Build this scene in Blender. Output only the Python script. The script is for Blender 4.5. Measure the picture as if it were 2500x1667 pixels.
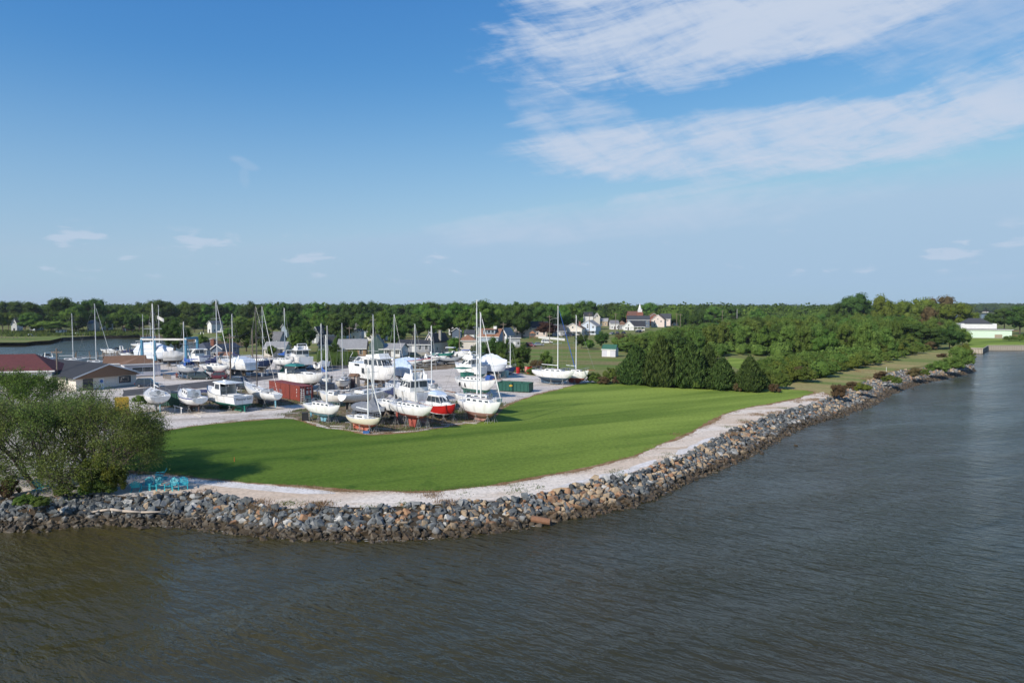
import bpy, math, random
import numpy as np
from mathutils import Vector, Matrix
from mathutils.geometry import tessellate_polygon
R = math.radians
scene = bpy.context.scene
col = scene.collection
for o in list(bpy.data.objects): bpy.data.objects.remove(o)

# ------------------------------------------------------------------ camera
CAMZ = 17.6; PITCH = R(2.97); FP = 1667.0; HAZE = .00007; GZ = 1.6      # eye height over the river, ground level of the land
cam = bpy.data.cameras.new('camera'); cam.sensor_width = 36; cam.lens = 24.0
cam.clip_start = .5; cam.clip_end = 30000
cam_o = bpy.data.objects.new('camera', cam); col.objects.link(cam_o)
cam_o.location = (0, 0, CAMZ); cam_o.rotation_euler = (R(90)-PITCH, 0, 0)
scene.camera = cam_o

# ------------------------------------------------------------------ sun and sky
SUN_EL = R(33); SUN_TRAVEL = (.68, .73)                  # light comes from behind the viewer's left shoulder
SUN_ROT = math.atan2(-SUN_TRAVEL[0], -SUN_TRAVEL[1])
sun = bpy.data.lights.new('sun', 'SUN'); sun.energy = 4.9; sun.angle = R(.53); sun.color = (1, .94, .86)
sun_o = bpy.data.objects.new('sun', sun); col.objects.link(sun_o); sun_o.location = (-60, -60, 80)
hx, hy = SUN_TRAVEL; hn = math.hypot(hx, hy)
sun_o.rotation_euler = Vector((hx/hn*math.cos(SUN_EL), hy/hn*math.cos(SUN_EL), -math.sin(SUN_EL))).to_track_quat('-Z', 'Y').to_euler()

world = bpy.data.worlds.new('World'); scene.world = world; world.use_nodes = True
wt = world.node_tree; wt.nodes.clear()
class NT:
    def __init__(s, t): s.t = t
    def n(s, ty, **k):
        x = s.t.nodes.new(ty)
        for a, b in k.items(): setattr(x, a, b)
        return x
    def l(s, a, b): s.t.links.new(a, b)
    def math(s, op, a, b=None, c=None, clamp=False):
        x = s.n('ShaderNodeMath', operation=op); x.use_clamp = clamp
        for i, v in enumerate((a, b, c)):
            if v is None: continue
            if isinstance(v, (int, float)): x.inputs[i].default_value = v
            else: s.l(v, x.inputs[i])
        return x.outputs[0]
    def ramp(s, f, lo, hi):                                   # smooth step of f from lo to hi
        x = s.n('ShaderNodeMapRange'); x.interpolation_type = 'SMOOTHSTEP'
        s.l(f, x.inputs[0]); x.inputs[1].default_value = lo; x.inputs[2].default_value = hi
        return x.outputs[0]
    def noise(s, v, sc, det=4, rough=.55, dist=0, dim='3D'):
        x = s.n('ShaderNodeTexNoise'); x.noise_dimensions = dim
        x.inputs['Scale'].default_value = sc; x.inputs['Detail'].default_value = det
        x.inputs['Roughness'].default_value = rough; x.inputs['Distortion'].default_value = dist
        if v is not None: s.l(v, x.inputs['Vector'])
        return x.outputs[0]
    def stretch(s, v, rot, sx, sy, loc=(0, 0, 0)):
        """coordinates turned by -rot, then scaled: features run long along direction rot when sx is small"""
        a = s.n('ShaderNodeMapping'); a.inputs['Rotation'].default_value = (0, 0, -rot); s.l(v, a.inputs[0])
        b = s.n('ShaderNodeMapping'); b.inputs['Scale'].default_value = (sx, sy, 1); b.inputs['Location'].default_value = loc; s.l(a.outputs[0], b.inputs[0])
        return b.outputs[0]
    def mix(s, f, a, b):
        x = s.n('ShaderNodeMix', data_type='RGBA')
        for sk, v in ((x.inputs[0], f), (x.inputs[6], a), (x.inputs[7], b)):
            if isinstance(v, (int, float)): sk.default_value = v
            elif isinstance(v, tuple): sk.default_value = (*v[:3], 1)
            else: s.l(v, sk)
        return x.outputs[2]
W = NT(wt)
sky = W.n('ShaderNodeTexSky'); sky.sky_type = 'NISHITA'; sky.sun_disc = False
sky.sun_elevation = SUN_EL; sky.sun_rotation = SUN_ROT
sky.altitude = 0; sky.air_density = 1.0; sky.dust_density = .5; sky.ozone_density = 2.2
ssep = W.n('ShaderNodeSeparateColor'); W.l(sky.outputs[0], ssep.inputs[0]); scmb = W.n('ShaderNodeCombineColor')
for i_, (ref, want, gam, cap) in enumerate([(1.31, .075, 1.5, .42), (2.24, .262, .95, .60), (3.83, .60, .50, .78)]):   # the deep clean blue of that afternoon, channel by channel
    v_ = W.math('MULTIPLY', W.math('POWER', W.math('DIVIDE', ssep.outputs[i_], ref), gam), want)
    W.l(W.math('MULTIPLY', W.math('MINIMUM', v_, cap), 10.0), scmb.inputs[i_])
bg = W.n('ShaderNodeBackground'); W.l(scmb.outputs[0], bg.inputs[0]); bg.inputs[1].default_value = .10
bgc = W.n('ShaderNodeBackground'); bgc.inputs[0].default_value = (.56, .645, .79, 1); bgc.inputs[1].default_value = 1.0
tc = W.n('ShaderNodeTexCoord'); sep = W.n('ShaderNodeSeparateXYZ'); W.l(tc.outputs['Generated'], sep.inputs[0])
X, Y, Z = sep.outputs
az = W.math('ARCTAN2', X, Y)                                  # 0 ahead, + to the right, radians
hyp = W.math('SQRT', W.math('ADD', W.math('MULTIPLY', X, X), W.math('MULTIPLY', Y, Y)))
el = W.math('ARCTAN2', Z, hyp)
def blob(ca, ce, ra, re, tilt=0.0, soft=.6):
    """soft elliptical region of the sky, by azimuth and elevation (radians)"""
    da = W.math('SUBTRACT', az, ca); de = W.math('SUBTRACT', el, ce)
    c, s = math.cos(tilt), math.sin(tilt)
    u = W.math('ADD', W.math('MULTIPLY', da, c), W.math('MULTIPLY', de, s))
    v = W.math('SUBTRACT', W.math('MULTIPLY', de, c), W.math('MULTIPLY', da, s))
    d = W.math('ADD', W.math('POWER', W.math('ABSOLUTE', W.math('DIVIDE', u, ra)), 2.0), W.math('POWER', W.math('ABSOLUTE', W.math('DIVIDE', v, re)), 2.0))
    return W.math('SUBTRACT', 1.0, W.ramp(d, 1-soft, 1+soft))
comb = W.n('ShaderNodeCombineXYZ'); W.l(az, comb.inputs[0]); W.l(el, comb.inputs[1])
v1_ = W.stretch(comb.outputs[0], R(5), .9, 3.0); v3_ = W.stretch(comb.outputs[0], R(9), .7, 7, (3, 1, 0)); v4_ = W.stretch(comb.outputs[0], R(-35), 1.2, 5, (7, 2, 0))
n1 = W.noise(v1_, 3.4, 9, .62, 1.2); n2 = W.noise(v1_, 15, 8, .66, .8); n3 = W.noise(v3_, 5, 7, .66, .9); n4 = W.noise(v4_, 5, 6, .62, 1.0)
nn = W.math('ADD', W.math('MULTIPLY', n1, .44), W.math('ADD', W.math('MULTIPLY', n2, .16), W.math('ADD', W.math('MULTIPLY', n3, .24), W.math('MULTIPLY', n4, .16))))
nn = W.math('ADD', W.math('MULTIPLY', W.math('SUBTRACT', nn, .5), 2.9), .47)
def lay(mask, amt, thr=.30, wid=.34):                          # noise eats into the region's edge
    f = W.math('ADD', nn, W.math('MULTIPLY', W.math('SUBTRACT', mask, 1.0), .85))
    return W.math('MULTIPLY', W.ramp(f, thr, thr+wid), amt)
parts_ = [lay(blob(.30, .385, .36, .092, .10, .8), .94, .02, .58),
          lay(blob(.07, .350, .14, .030, -.30, .9), .50, .16, .6),
          lay(blob(.50, .44, .30, .07, .16, .9), .88, .06, .6),
          lay(blob(.33, .217, .34, .052, .00, .8), .92, .02, .58),
          lay(blob(.64, .245, .26, .045, .16, .9), .80, .05, .6),
          lay(blob(.66, .35, .30, .07, .20, .9), .50, .16, .6),
          lay(blob(.10, .250, .13, .060, -.35, .9), .60, .12, .6),
          lay(blob(.22, .130, .40, .036, .08, .9), .50, .04, .7),
          lay(blob(.28, .166, .20, .009, .13, .9), .40, .02, .6),
          lay(blob(.16, .44, .20, .03, .1, .9), .38, .20, .6),
          lay(blob(-.37, .190, .022, .008, -.3, .9), .26, .0, .7), lay(blob(-.370, .172, .008, .018, .1, .9), .16, .0, .7)]
bk = W.math('MULTIPLY', W.ramp(n1, .50, .8), W.math('MULTIPLY', W.ramp(W.math('ABSOLUTE', az), 1.0, 1.6), .55))  # cirrus goes on behind the viewer
parts_.append(bk)
cl = parts_[0]
for p_ in parts_[1:]: cl = W.math('SUBTRACT', 1.0, W.math('MULTIPLY', W.math('SUBTRACT', 1.0, cl), W.math('SUBTRACT', 1.0, p_)))
# small fair-weather puffs low over the horizon, all the way round
mp3 = W.n('ShaderNodeMapping'); mp3.inputs['Scale'].default_value = (1.0, 3.4, 1); W.l(comb.outputs[0], mp3.inputs[0])
pn = W.noise(mp3.outputs[0], 15, 6, .55, .2); pn2 = W.noise(comb.outputs[0], 2.3, 2, .5)
band = W.math('MULTIPLY', W.ramp(el, .028, .05), W.math('SUBTRACT', 1.0, W.ramp(el, .085, .11)))
puff = W.math('MULTIPLY', W.math('MULTIPLY', W.ramp(W.math('ADD', pn, W.math('MULTIPLY', pn2, .5)), .825, .93), band), .60)
cl = W.math('MAXIMUM', cl, puff)
hz = W.math('MULTIPLY', W.math('SUBTRACT', 1.0, W.ramp(el, -.04, .34)), .80)   # thin haze veil toward the horizon
bgh = W.n('ShaderNodeBackground'); bgh.inputs[0].default_value = (.365, .515, .69, 1); bgh.inputs[1].default_value = 1.0
mh = W.n('ShaderNodeMixShader'); W.l(hz, mh.inputs[0]); W.l(bg.outputs[0], mh.inputs[1]); W.l(bgh.outputs[0], mh.inputs[2])
mxs = W.n('ShaderNodeMixShader'); W.l(cl, mxs.inputs[0]); W.l(mh.outputs[0], mxs.inputs[1]); W.l(bgc.outputs[0], mxs.inputs[2])
wo = W.n('ShaderNodeOutputWorld'); W.l(mxs.outputs[0], wo.inputs[0])

vs = scene.view_settings; vs.view_transform = 'Standard'; vs.look = 'None'; vs.gamma = 1; vs.use_curve_mapping = False
vs.exposure = 0.0
scene.render.engine = 'CYCLES'
scene.cycles.use_denoising = True; scene.cycles.denoising_prefilter = 'ACCURATE'; scene.cycles.denoising_input_passes = 'RGB_ALBEDO_NORMAL'
scene.cycles.max_bounces = 5; scene.cycles.diffuse_bounces = 2; scene.cycles.glossy_bounces = 2
scene.cycles.transparent_max_bounces = 6; scene.cycles.sample_clamp_indirect = 6

# ------------------------------------------------------------------ helpers
def G(px, py, z=GZ):
    """where the sight line of a photograph point meets the level z: used to survey the place"""
    dx = (px-1250)/FP; dy = (833.5-py)/FP
    y = math.cos(PITCH)+dy*math.sin(PITCH); zz = -math.sin(PITCH)+dy*math.cos(PITCH)
    t = (z-CAMZ)/zz
    return Vector((dx*t, y*t, z))
def AT(px, py, D):
    dx = (px-1250)/FP; dy = (833.5-py)/FP
    y = math.cos(PITCH)+dy*math.sin(PITCH); zz = -math.sin(PITCH)+dy*math.cos(PITCH)
    t = D/y
    return Vector((dx*t, D, CAMZ+zz*t))
MATS = {}
def pm(name, c, rough=.6, metal=0, var=.12, scale=2.0, bump=0, rnd=0, spec=.5, c2=None, c2amt=.5, c2scale=.5, detail=5, coat=0, bscale=None, stretch=None, generated=False):
    if name in MATS: return MATS[name]
    m = bpy.data.materials.new(name); m.use_nodes = True; T = NT(m.node_tree); T.t.nodes.clear()
    out = T.n('ShaderNodeOutputMaterial'); b = T.n('ShaderNodeBsdfPrincipled'); T.l(b.outputs[0], out.inputs[0])
    tcn = T.n('ShaderNodeTexCoord'); v = tcn.outputs['Object']
    if stretch:
        mpn = T.n('ShaderNodeMapping'); mpn.inputs['Scale'].default_value = stretch; T.l(v, mpn.inputs[0]); v = mpn.outputs[0]
    n = T.noise(v, scale, detail, .6)
    base = c
    if c2: base = T.mix(T.ramp(T.noise(v, c2scale, 4, .55), .5-.25*c2amt-.05, .5+.3*(1-c2amt)+.05), c, c2)
    hsv = T.n('ShaderNodeHueSaturation')
    if isinstance(base, tuple): hsv.inputs['Color'].default_value = (*base, 1)
    else: T.l(base, hsv.inputs['Color'])
    val = T.math('ADD', T.math('MULTIPLY', T.math('SUBTRACT', n, .5), var*4), 1.0)
    if rnd:
        oi = T.n('ShaderNodeObjectInfo'); val = T.math('ADD', val, T.math('MULTIPLY', T.math('SUBTRACT', oi.outputs['Random'], .5), rnd*2))
    T.l(val, hsv.inputs['Value']); T.l(hsv.outputs[0], b.inputs['Base Color'])
    b.inputs['Roughness'].default_value = rough; b.inputs['Metallic'].default_value = metal
    b.inputs['Specular IOR Level'].default_value = spec
    if coat: b.inputs['Coat Weight'].default_value = coat; b.inputs['Coat Roughness'].default_value = .08
    if bump:
        bn = T.n('ShaderNodeBump'); bn.inputs['Strength'].default_value = min(1, bump); bn.inputs['Distance'].default_value = .05 if bscale is None else bscale
        T.l(n, bn.inputs['Height']); T.l(bn.outputs[0], b.inputs['Normal'])
    MATS[name] = m
    return m

class MB:
    """collects shapes; build() links them as one mesh object"""
    def __init__(s): s.v = []; s.f = []; s.m = []
    def add(s, vs_, fs, mi=0):
        k = len(s.v); s.v += [tuple(p) for p in vs_]
        s.f += [tuple(i+k for i in f) for f in fs]; s.m += [mi]*len(fs)
        return s
    def quad8(s, p, mi=0):                                     # 8 corners: 4 bottom (ccw), 4 top
        return s.add(p, [(3,2,1,0),(4,5,6,7),(0,1,5,4),(1,2,6,5),(2,3,7,6),(3,0,4,7)], mi)
    def box(s, x0, x1, y0, y1, z0, z1, mi=0):
        return s.quad8([(x0,y0,z0),(x1,y0,z0),(x1,y1,z0),(x0,y1,z0),(x0,y0,z1),(x1,y0,z1),(x1,y1,z1),(x0,y1,z1)], mi)
    def taper(s, x0, x1, w0, w1, z0, z1, fs=0, bs=0, tum=0, mi=0, crown=0):
        """trunk along x: half widths w0 (aft) and w1 (fore), ends sloped by fs/bs, sides leaning in by tum"""
        p = [(x0,-w0,z0),(x1,-w1,z0),(x1,w1,z0),(x0,w0,z0),(x0+bs,-w0+tum,z1),(x1-fs,-w1+tum,z1),(x1-fs,w1-tum,z1),(x0+bs,w0-tum,z1)]
        if not crown: return s.quad8(p, mi)
        p += [(x0+bs,0,z1+crown),(x1-fs,0,z1+crown)]
        return s.add(p, [(3,2,1,0),(4,5,9,8),(8,9,6,7),(0,1,5,4),(1,2,6,9,5),(2,3,7,6),(3,0,4,8,7)], mi)
    def tube(s, a, b, r0, r1=None, n=6, mi=0, cap=True):
        a = Vector(a); b = Vector(b); r1 = r0 if r1 is None else r1
        d = (b-a)
        if d.length < 1e-6: return s
        q = d.to_track_quat('Z', 'Y')
        vs_ = []
        for c, r in ((a, r0), (b, r1)):
            for i in range(n):
                t = 2*math.pi*i/n; vs_.append(c+q@Vector((r*math.cos(t), r*math.sin(t), 0)))
        fs = [(i, (i+1) % n, n+(i+1) % n, n+i) for i in range(n)]
        if cap: fs += [tuple(range(n-1, -1, -1)), tuple(range(n, 2*n))]
        return s.add(vs_, fs, mi)
    def path(s, pts, r, n=5, mi=0):
        for a, b in zip(pts, pts[1:]): s.tube(a, b, r, r, n, mi)
        return s
    def build(s, name, mats, parent=None, smooth=False, loc=None):
        me = bpy.data.meshes.new(name); me.from_pydata(s.v, [], s.f)
        for m in (mats if isinstance(mats, (list, tuple)) else [mats]): me.materials.append(m)
        if any(s.m): me.polygons.foreach_set('material_index', s.m)
        if smooth: me.polygons.foreach_set('use_smooth', [True]*len(me.polygons))
        me.update()
        o = bpy.data.objects.new(name, me); col.objects.link(o)
        if parent is not None: o.parent = parent
        if loc is not None: o.location = loc
        return o
def tag(o, label=None, cat=None, group=None, kind=None):
    for k, v in (('label', label), ('category', cat), ('group', group), ('kind', kind)):
        if v: o[k] = v
    return o
def empty(name, loc, rz=0, label=None, cat=None, group=None):
    o = bpy.data.objects.new(name, None); col.objects.link(o); o.location = loc; o.rotation_euler = (0, 0, rz)
    o.empty_display_size = .5
    return tag(o, label, cat, group)
def children_of(o, idx=None): return [c for c in bpy.data.objects if c.parent == o]
def copy_thing(root, kids, loc, rz=0, label=None, group=None, scale=None):
    r = root.copy(); col.objects.link(r); r.location = loc; r.rotation_euler = (0, 0, rz)
    if scale: r.scale = scale
    if label: r['label'] = label
    if group: r['group'] = group
    for k in kids:
        c = k.copy(); col.objects.link(c); c.parent = r
    return r
def pane(mb, c, u0, u1, v0, v1, off=.012, th=.03, mi=0):
    """thin panel lying on a face with corners c (bl, br, tr, tl), proud by off"""
    c = [Vector(p) for p in c]
    def P(u, v): return c[0].lerp(c[1], u).lerp(c[3].lerp(c[2], u), v)
    q = [P(u0,v0), P(u1,v0), P(u1,v1), P(u0,v1)]
    nrm = (q[1]-q[0]).cross(q[3]-q[0]).normalized()
    a = [p+nrm*(off-th) for p in q]; b = [p+nrm*off for p in q]
    return mb.quad8(a+b, mi)

# ------------------------------------------------------------------ ground, water, shore
rng = random.Random(7)
def fractal_line(pts, step=1.2, amp=.35, seed=1, closed=True, fine_near=True):
    """densify an outline and fray it"""
    r = random.Random(seed); out = []
    n = len(pts)
    for i in range(n if closed else n-1):
        a = Vector(pts[i][:2]); b = Vector(pts[(i+1) % n][:2]); d = (b-a).length
        dist = min(a.length, b.length); st = step*max(1, dist/90)
        k = max(1, min(120, int(d/st)))
        nrm = Vector((-(b-a).y, (b-a).x)).normalized() if d > 0 else Vector((0, 0))
        for j in range(k):
            t = j/k
            ph = (a.x+b.x)*.37+j*st
            w = amp*(.6*math.sin(ph*.9+seed)+.4*math.sin(ph*2.3+seed*2)+r.uniform(-.6, .6))
            out.append(a.lerp(b, t)+nrm*(w if j else w*.3))
    if not closed: out.append(Vector(pts[-1][:2]))
    return out
def smooth_line(pts, it=2, closed=True):
    for _ in range(it):
        q = []; n = len(pts)
        for i in range(n if closed else n-1):
            a, b = pts[i], pts[(i+1) % n]
            q += [a.lerp(b, .25), a.lerp(b, .75)]
        if not closed: q = [pts[0]]+q+[pts[-1]]
        pts = q
    return pts
def sheet(name, outline, z, mat, label=None, cat=None, kind='structure'):
    vs_ = [Vector((p[0], p[1], 0)) for p in outline]
    tr = tessellate_polygon([vs_])
    area = sum((vs_[i].x*vs_[(i+1) % len(vs_)].y-vs_[(i+1) % len(vs_)].x*vs_[i].y) for i in range(len(vs_)))
    fs = []
    for t in tr:
        a, b, c = [vs_[i] for i in t]
        fs.append(tuple(t) if (b-a).cross(c-a).z > 0 else tuple(reversed(t)))
    me = bpy.data.meshes.new(name); me.from_pydata([(p.x, p.y, z) for p in vs_], [], fs); me.materials.append(mat)
    o = bpy.data.objects.new(name, me); col.objects.link(o); o['kind'] = kind
    if label: o['label'] = label
    return o

def ground_mat(name, stops, scale=.25, fine=3.0, rough=.9, bump=.4, bdist=.05, patch=None, streak=None, spots=None, east=None):
    """world-space ground: colours mixed by broad noise, fine grain, optional patches of another stuff"""
    m = bpy.data.materials.new(name); m.use_nodes = True; T = NT(m.node_tree); T.t.nodes.clear()
    out = T.n('ShaderNodeOutputMaterial'); b = T.n('ShaderNodeBsdfPrincipled'); T.l(b.outputs[0], out.inputs[0])
    ge = T.n('ShaderNodeNewGeometry'); v = ge.outputs['Position']
    vv = v
    if streak:
        vv = T.stretch(v, streak[0], streak[1], streak[2])
    if east:                                                    # the stand of grass changes across the plot
        mx_ = T.n('ShaderNodeSeparateXYZ'); T.l(v, mx_.inputs[0])
        eastf = T.ramp(T.math('ADD', T.math('ADD', mx_.outputs[0], T.math('MULTIPLY', mx_.outputs[1], .35)), T.math('MULTIPLY', T.noise(v, .05, 4, .6), 45)), east[1], east[2])
    n = T.noise(vv, scale, 6, .6, .3); f = T.noise(v, fine, 5, .65)
    c = stops[0]
    c = T.mix(T.ramp(n, .35, .62), stops[0], stops[1])
    if len(stops) > 2: c = T.mix(T.ramp(T.noise(vv, scale*2.7, 5, .6), .5, .72), c, stops[2])
    if patch:
        pc, psc, lo, hi = patch
        c = T.mix(T.ramp(T.noise(v, psc, 6, .62, .4), lo, hi), c, pc)
    if spots:
        pc, psc, lo, hi = spots
        c = T.mix(T.ramp(T.noise(v, psc, 3, .7), lo, hi), c, pc)
    if east: c = T.mix(T.math('MULTIPLY', eastf, T.math('ADD', .35, T.math('MULTIPLY', T.ramp(n, .34, .60), .6))), c, east[0])
    hsv = T.n('ShaderNodeHueSaturation'); T.l(c, hsv.inputs['Color'])
    T.l(T.math('ADD', T.math('MULTIPLY', T.math('SUBTRACT', f, .5), 1.3), 1.0), hsv.inputs['Value'])
    T.l(hsv.outputs[0], b.inputs['Base Color']); b.inputs['Roughness'].default_value = rough; b.inputs['Specular IOR Level'].default_value = .04
    bn = T.n('ShaderNodeBump'); bn.inputs['Strength'].default_value = bump; bn.inputs['Distance'].default_value = bdist
    T.l(f, bn.inputs['Height']); T.l(bn.outputs[0], b.inputs['Normal'])
    MATS[name] = m
    return m
m_meadow = ground_mat('meadow_grass', [(.12,.18,.04), (.23,.20,.085), (.085,.14,.032)], .05, 1.2, patch=((.22,.17,.09), .03, .55, .7), streak=(R(-8), .25, 1.6))
m_lawn = ground_mat('lawn_grass', [(.056,.112,.015), (.100,.160,.024), (.042,.088,.013)], .06, 2.4, bump=.6, bdist=.08, spots=((.17,.16,.05), .55, .64, .80), patch=((.035,.085,.012), .22, .56, .72), streak=(R(28), .22, 1.9), east=((.245,.315,.060), 14, 92))
m_gravel = ground_mat('pale_gravel', [(.52,.455,.395), (.62,.56,.50), (.37,.32,.27)], .12, 3.5, patch=((.30,.25,.19), .22, .56, .72), spots=((.14,.12,.08), .7, .65, .73), streak=(R(20), .16, 2.2))
m_path = ground_mat('sandy_path_gravel', [(.62,.49,.37), (.72,.63,.53), (.50,.37,.25)], .10, 4.0, patch=((.34,.24,.14), .2, .60, .74), spots=((.10,.12,.04), .45, .69, .76), streak=(R(10), .3, 1.4))
m_white = ground_mat('white_crushed_stone', [(.72,.67,.625), (.60,.55,.49)], .3, 4.0)
m_asph = ground_mat('worn_asphalt', [(.085,.083,.085), (.115,.11,.11), (.07,.07,.07)], .2, 3, bump=.2)
m_dirt = ground_mat('yard_dirt', [(.23,.165,.11), (.15,.115,.075), (.33,.29,.23)], .35, 2.5, patch=((.09,.10,.035), .3, .55, .66), bdist=.1)
m_dry = ground_mat('dry_edge_grass', [(.24,.13,.06), (.34,.24,.14), (.17,.10,.045)], .6, 3.0, bdist=.12, bump=.8)
m_bed = ground_mat('dark_rock_bed', [(.045,.036,.026), (.07,.055,.038)], .8, 3.0)
m_track = ground_mat('mown_bank_grass', [(.15,.20,.055), (.34,.27,.12), (.12,.18,.045)], .12, 2.0, streak=(R(-38), .15, 1.3))

# water
def water_mat(name, strength=.55, tint=(.030,.031,.014)):
    m = bpy.data.materials.new(name); m.use_nodes = True; T = NT(m.node_tree); T.t.nodes.clear()
    out = T.n('ShaderNodeOutputMaterial'); b = T.n('ShaderNodeBsdfPrincipled'); T.l(b.outputs[0], out.inputs[0])
    ge = T.n('ShaderNodeNewGeometry'); v = ge.outputs['Position']
    c = T.mix(T.ramp(T.noise(v, .035, 4, .6), .35, .7), tint, (.040, .035, .017))
    sx_ = T.n('ShaderNodeSeparateXYZ'); T.l(v, sx_.inputs[0])          # the silt plume lies off the west bank; the open river is greener
    west = T.math('SUBTRACT', 1.0, T.ramp(T.math('ADD', T.math('SUBTRACT', sx_.outputs[0], T.math('MULTIPLY', sx_.outputs[1], .25)), T.math('MULTIPLY', T.noise(v, .03, 4, .6), 40)), -10, 26))
    c = T.mix(west, c, (.052, .043, .013))
    T.l(c, b.inputs['Base Color']); b.inputs['Roughness'].default_value = .17; b.inputs['IOR'].default_value = 1.333
    def mapped(rot, sx, sy, sc, det, r=.55, dist=.4):
        return T.noise(T.stretch(v, R(rot), sx, sy), sc, det, r, dist)
    swell = mapped(24, .22, 1, .20, 2, .45, .5)      # long low swell crossing the wind ripples
    w1 = mapped(-38, .36, 1.3, .62, 3, .5, .5)
    w2 = mapped(-26, .42, 1.3, 1.5, 3, .55, .5)
    w3 = mapped(-48, .7, 1.5, 3.4, 2, .5, .3)
    gust = T.math('ADD', T.math('MULTIPLY', T.ramp(mapped(22, .3, 1, .12, 3), .36, .66), .65), .50)
    h = T.math('ADD', T.math('MULTIPLY', w1, .46), T.math('ADD', T.math('MULTIPLY', w2, .28), T.math('MULTIPLY', w3, .085)))
    h = T.math('ADD', T.math('MULTIPLY', h, gust), T.math('MULTIPLY', swell, .34))
    bn = T.n('ShaderNodeBump'); bn.inputs['Strength'].default_value = strength; bn.inputs['Distance'].default_value = .72
    T.l(h, bn.inputs['Height']); T.l(bn.outputs[0], b.inputs['Normal'])
    return m
m_water = water_mat('muddy_river_water', .9)
wm = MB(); wm.add([(-6000,-400,0),(6000,-400,0),(6000,8900,0),(-6000,8900,0)], [(0,1,2,3)])
water = wm.build('river_water', m_water); tag(water, 'rippled muddy river water reflecting the sky', kind='structure')

CREST = [(-420,1212),(-160,1212),(0,1214),(134,1211),(228,1208),(375,1211),(460,1203),(485,1203),(553,1211),(602,1226),(666,1243),(740,1240),(804,1236),(899,1238),(1064,1231),(1157,1225),(1251,1218),(1321,1204),(1379,1192),(1449,1174),(1526,1164),(1577,1146),(1616,1128),(1672,1112),(1718,1086),(1756,1066),(1789,1049),(1858,1023),(1935,1000),(1973,990),(2027,968),(2078,946),(2117,931),(2160,915),(2201,905),(2270,899),(2340,893),(2372,890)]
WATERL = [(-420,1292),(-160,1294),(0,1294),(88,1292),(187,1280),(295,1275),(402,1280),(485,1284),(549,1292),(613,1298),(687,1306),(761,1314),(846,1313),(900,1316),(1040,1312),(1145,1303),(1251,1287),(1333,1272),(1449,1252),(1565,1225),(1603,1207),(1680,1169),(1756,1138),(1807,1120),(1871,1087),(1922,1054),(1986,1031),(2049,1014),(2122,990),(2170,961),(2239,938),(2308,924),(2365,910),(2380,899)]
crest = [G(*p) for p in CREST]; shore = [G(p[0], p[1], 0.0) for p in WATERL]
inlet = [G(2380,882), G(2370,862), G(2364,850)]
bulk = [G(2400,850), G(2412,842), G(2500,842), G(2800,842)]
back = [G(3600,842), G(3600,788), G(2352,788), Vector((815, 1500, 0)), Vector((5200, 1900, 0)), Vector((5200, 8500, 0)), Vector((-5600, 8500, 0)),
        Vector((-5600, 560, 0)), G(-700,838), G(-100,836), G(60,836), G(85,833), G(122,831), G(150,824), G(250,819), G(345,816), G(430,822), G(520,830), G(600,836),
        G(596,846), G(520,856), G(450,864), G(400,872), G(330,880), G(250,890), G(100,902), G(0,908), G(-500,935), G(-900,1000), G(-900,1212)]
land_outline = [Vector((p.x, p.y)) for p in crest+inlet+bulk+back]
sheet('land_ground', fractal_line(land_outline, 3, .25, 3), GZ, m_meadow, 'grassy land behind the shore')
# bank that falls from the land's edge to below the water, all round
ol = land_outline
bk_ = MB(); 
def bank(pts, name, lab, mat, fall=3.2):
    b = MB(); n = len(pts)
    for i in range(n-1):
        a, c = pts[i], pts[i+1]
        def out(p, j):
            d = (pts[min(j+1, n-1)]-pts[max(j-1, 0)]); nn = Vector((d.y, -d.x, 0)).normalized(); return nn
        na, nc = out(a, i), out(c, i+1)
        q = [Vector((a.x, a.y, GZ+.02)), Vector((c.x, c.y, GZ+.02)), Vector((c.x, c.y, 0))+nc*fall+Vector((0, 0, -.5)), Vector((a.x, a.y, 0))+na*fall+Vector((0, 0, -.5))]
        b.add(q, [(3,2,1,0)])
    o = b.build(name, mat); tag(o, lab, kind='structure'); return o
bank([Vector((p.x, p.y, 0)) for p in back[13:30]], 'creek_bank', 'muddy bank round the creek', m_bed, 1.5)
# riprap bed between crest and waterline
def resample(line, n):
    L = [0]
    for a, b in zip(line, line[1:]): L.append(L[-1]+(b-a).length)
    out = []
    for i in range(n):
        s = L[-1]*i/(n-1); k = 0
        while k < len(L)-2 and L[k+1] < s: k += 1
        out.append(line[k].lerp(line[k+1], (s-L[k])/max(1e-6, L[k+1]-L[k])))
    return out
# pair each crest point with the nearest waterline point
shore_r = resample(shore, 400)
crest_r = resample(crest, 260)
pairs = []
for c in crest_r:
    w = min(shore_r, key=lambda p: (p.x-c.x)**2+(p.y-c.y)**2)
    pairs.append((c, w))
bed = MB()
for i in range(len(pairs)-1):
    (c0, w0), (c1, w1) = pairs[i], pairs[i+1]
    def low(c, w):
        d = Vector((w.x-c.x, w.y-c.y, 0)); d = d.normalized()*(d.length+1.6) if d.length > .1 else d
        return Vector((c.x+d.x, c.y+d.y, -.75))
    u0 = Vector((c0.x, c0.y, GZ+.0)); u1 = Vector((c1.x, c1.y, GZ+.0))
    bed.add([u0, u1, low(c1, w1), low(c0, w0)], [(3,2,1,0)])
tag(bed.build('rock_slope_bed', m_bed), 'dark muddy slope under the shore rocks', kind='structure')

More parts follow.
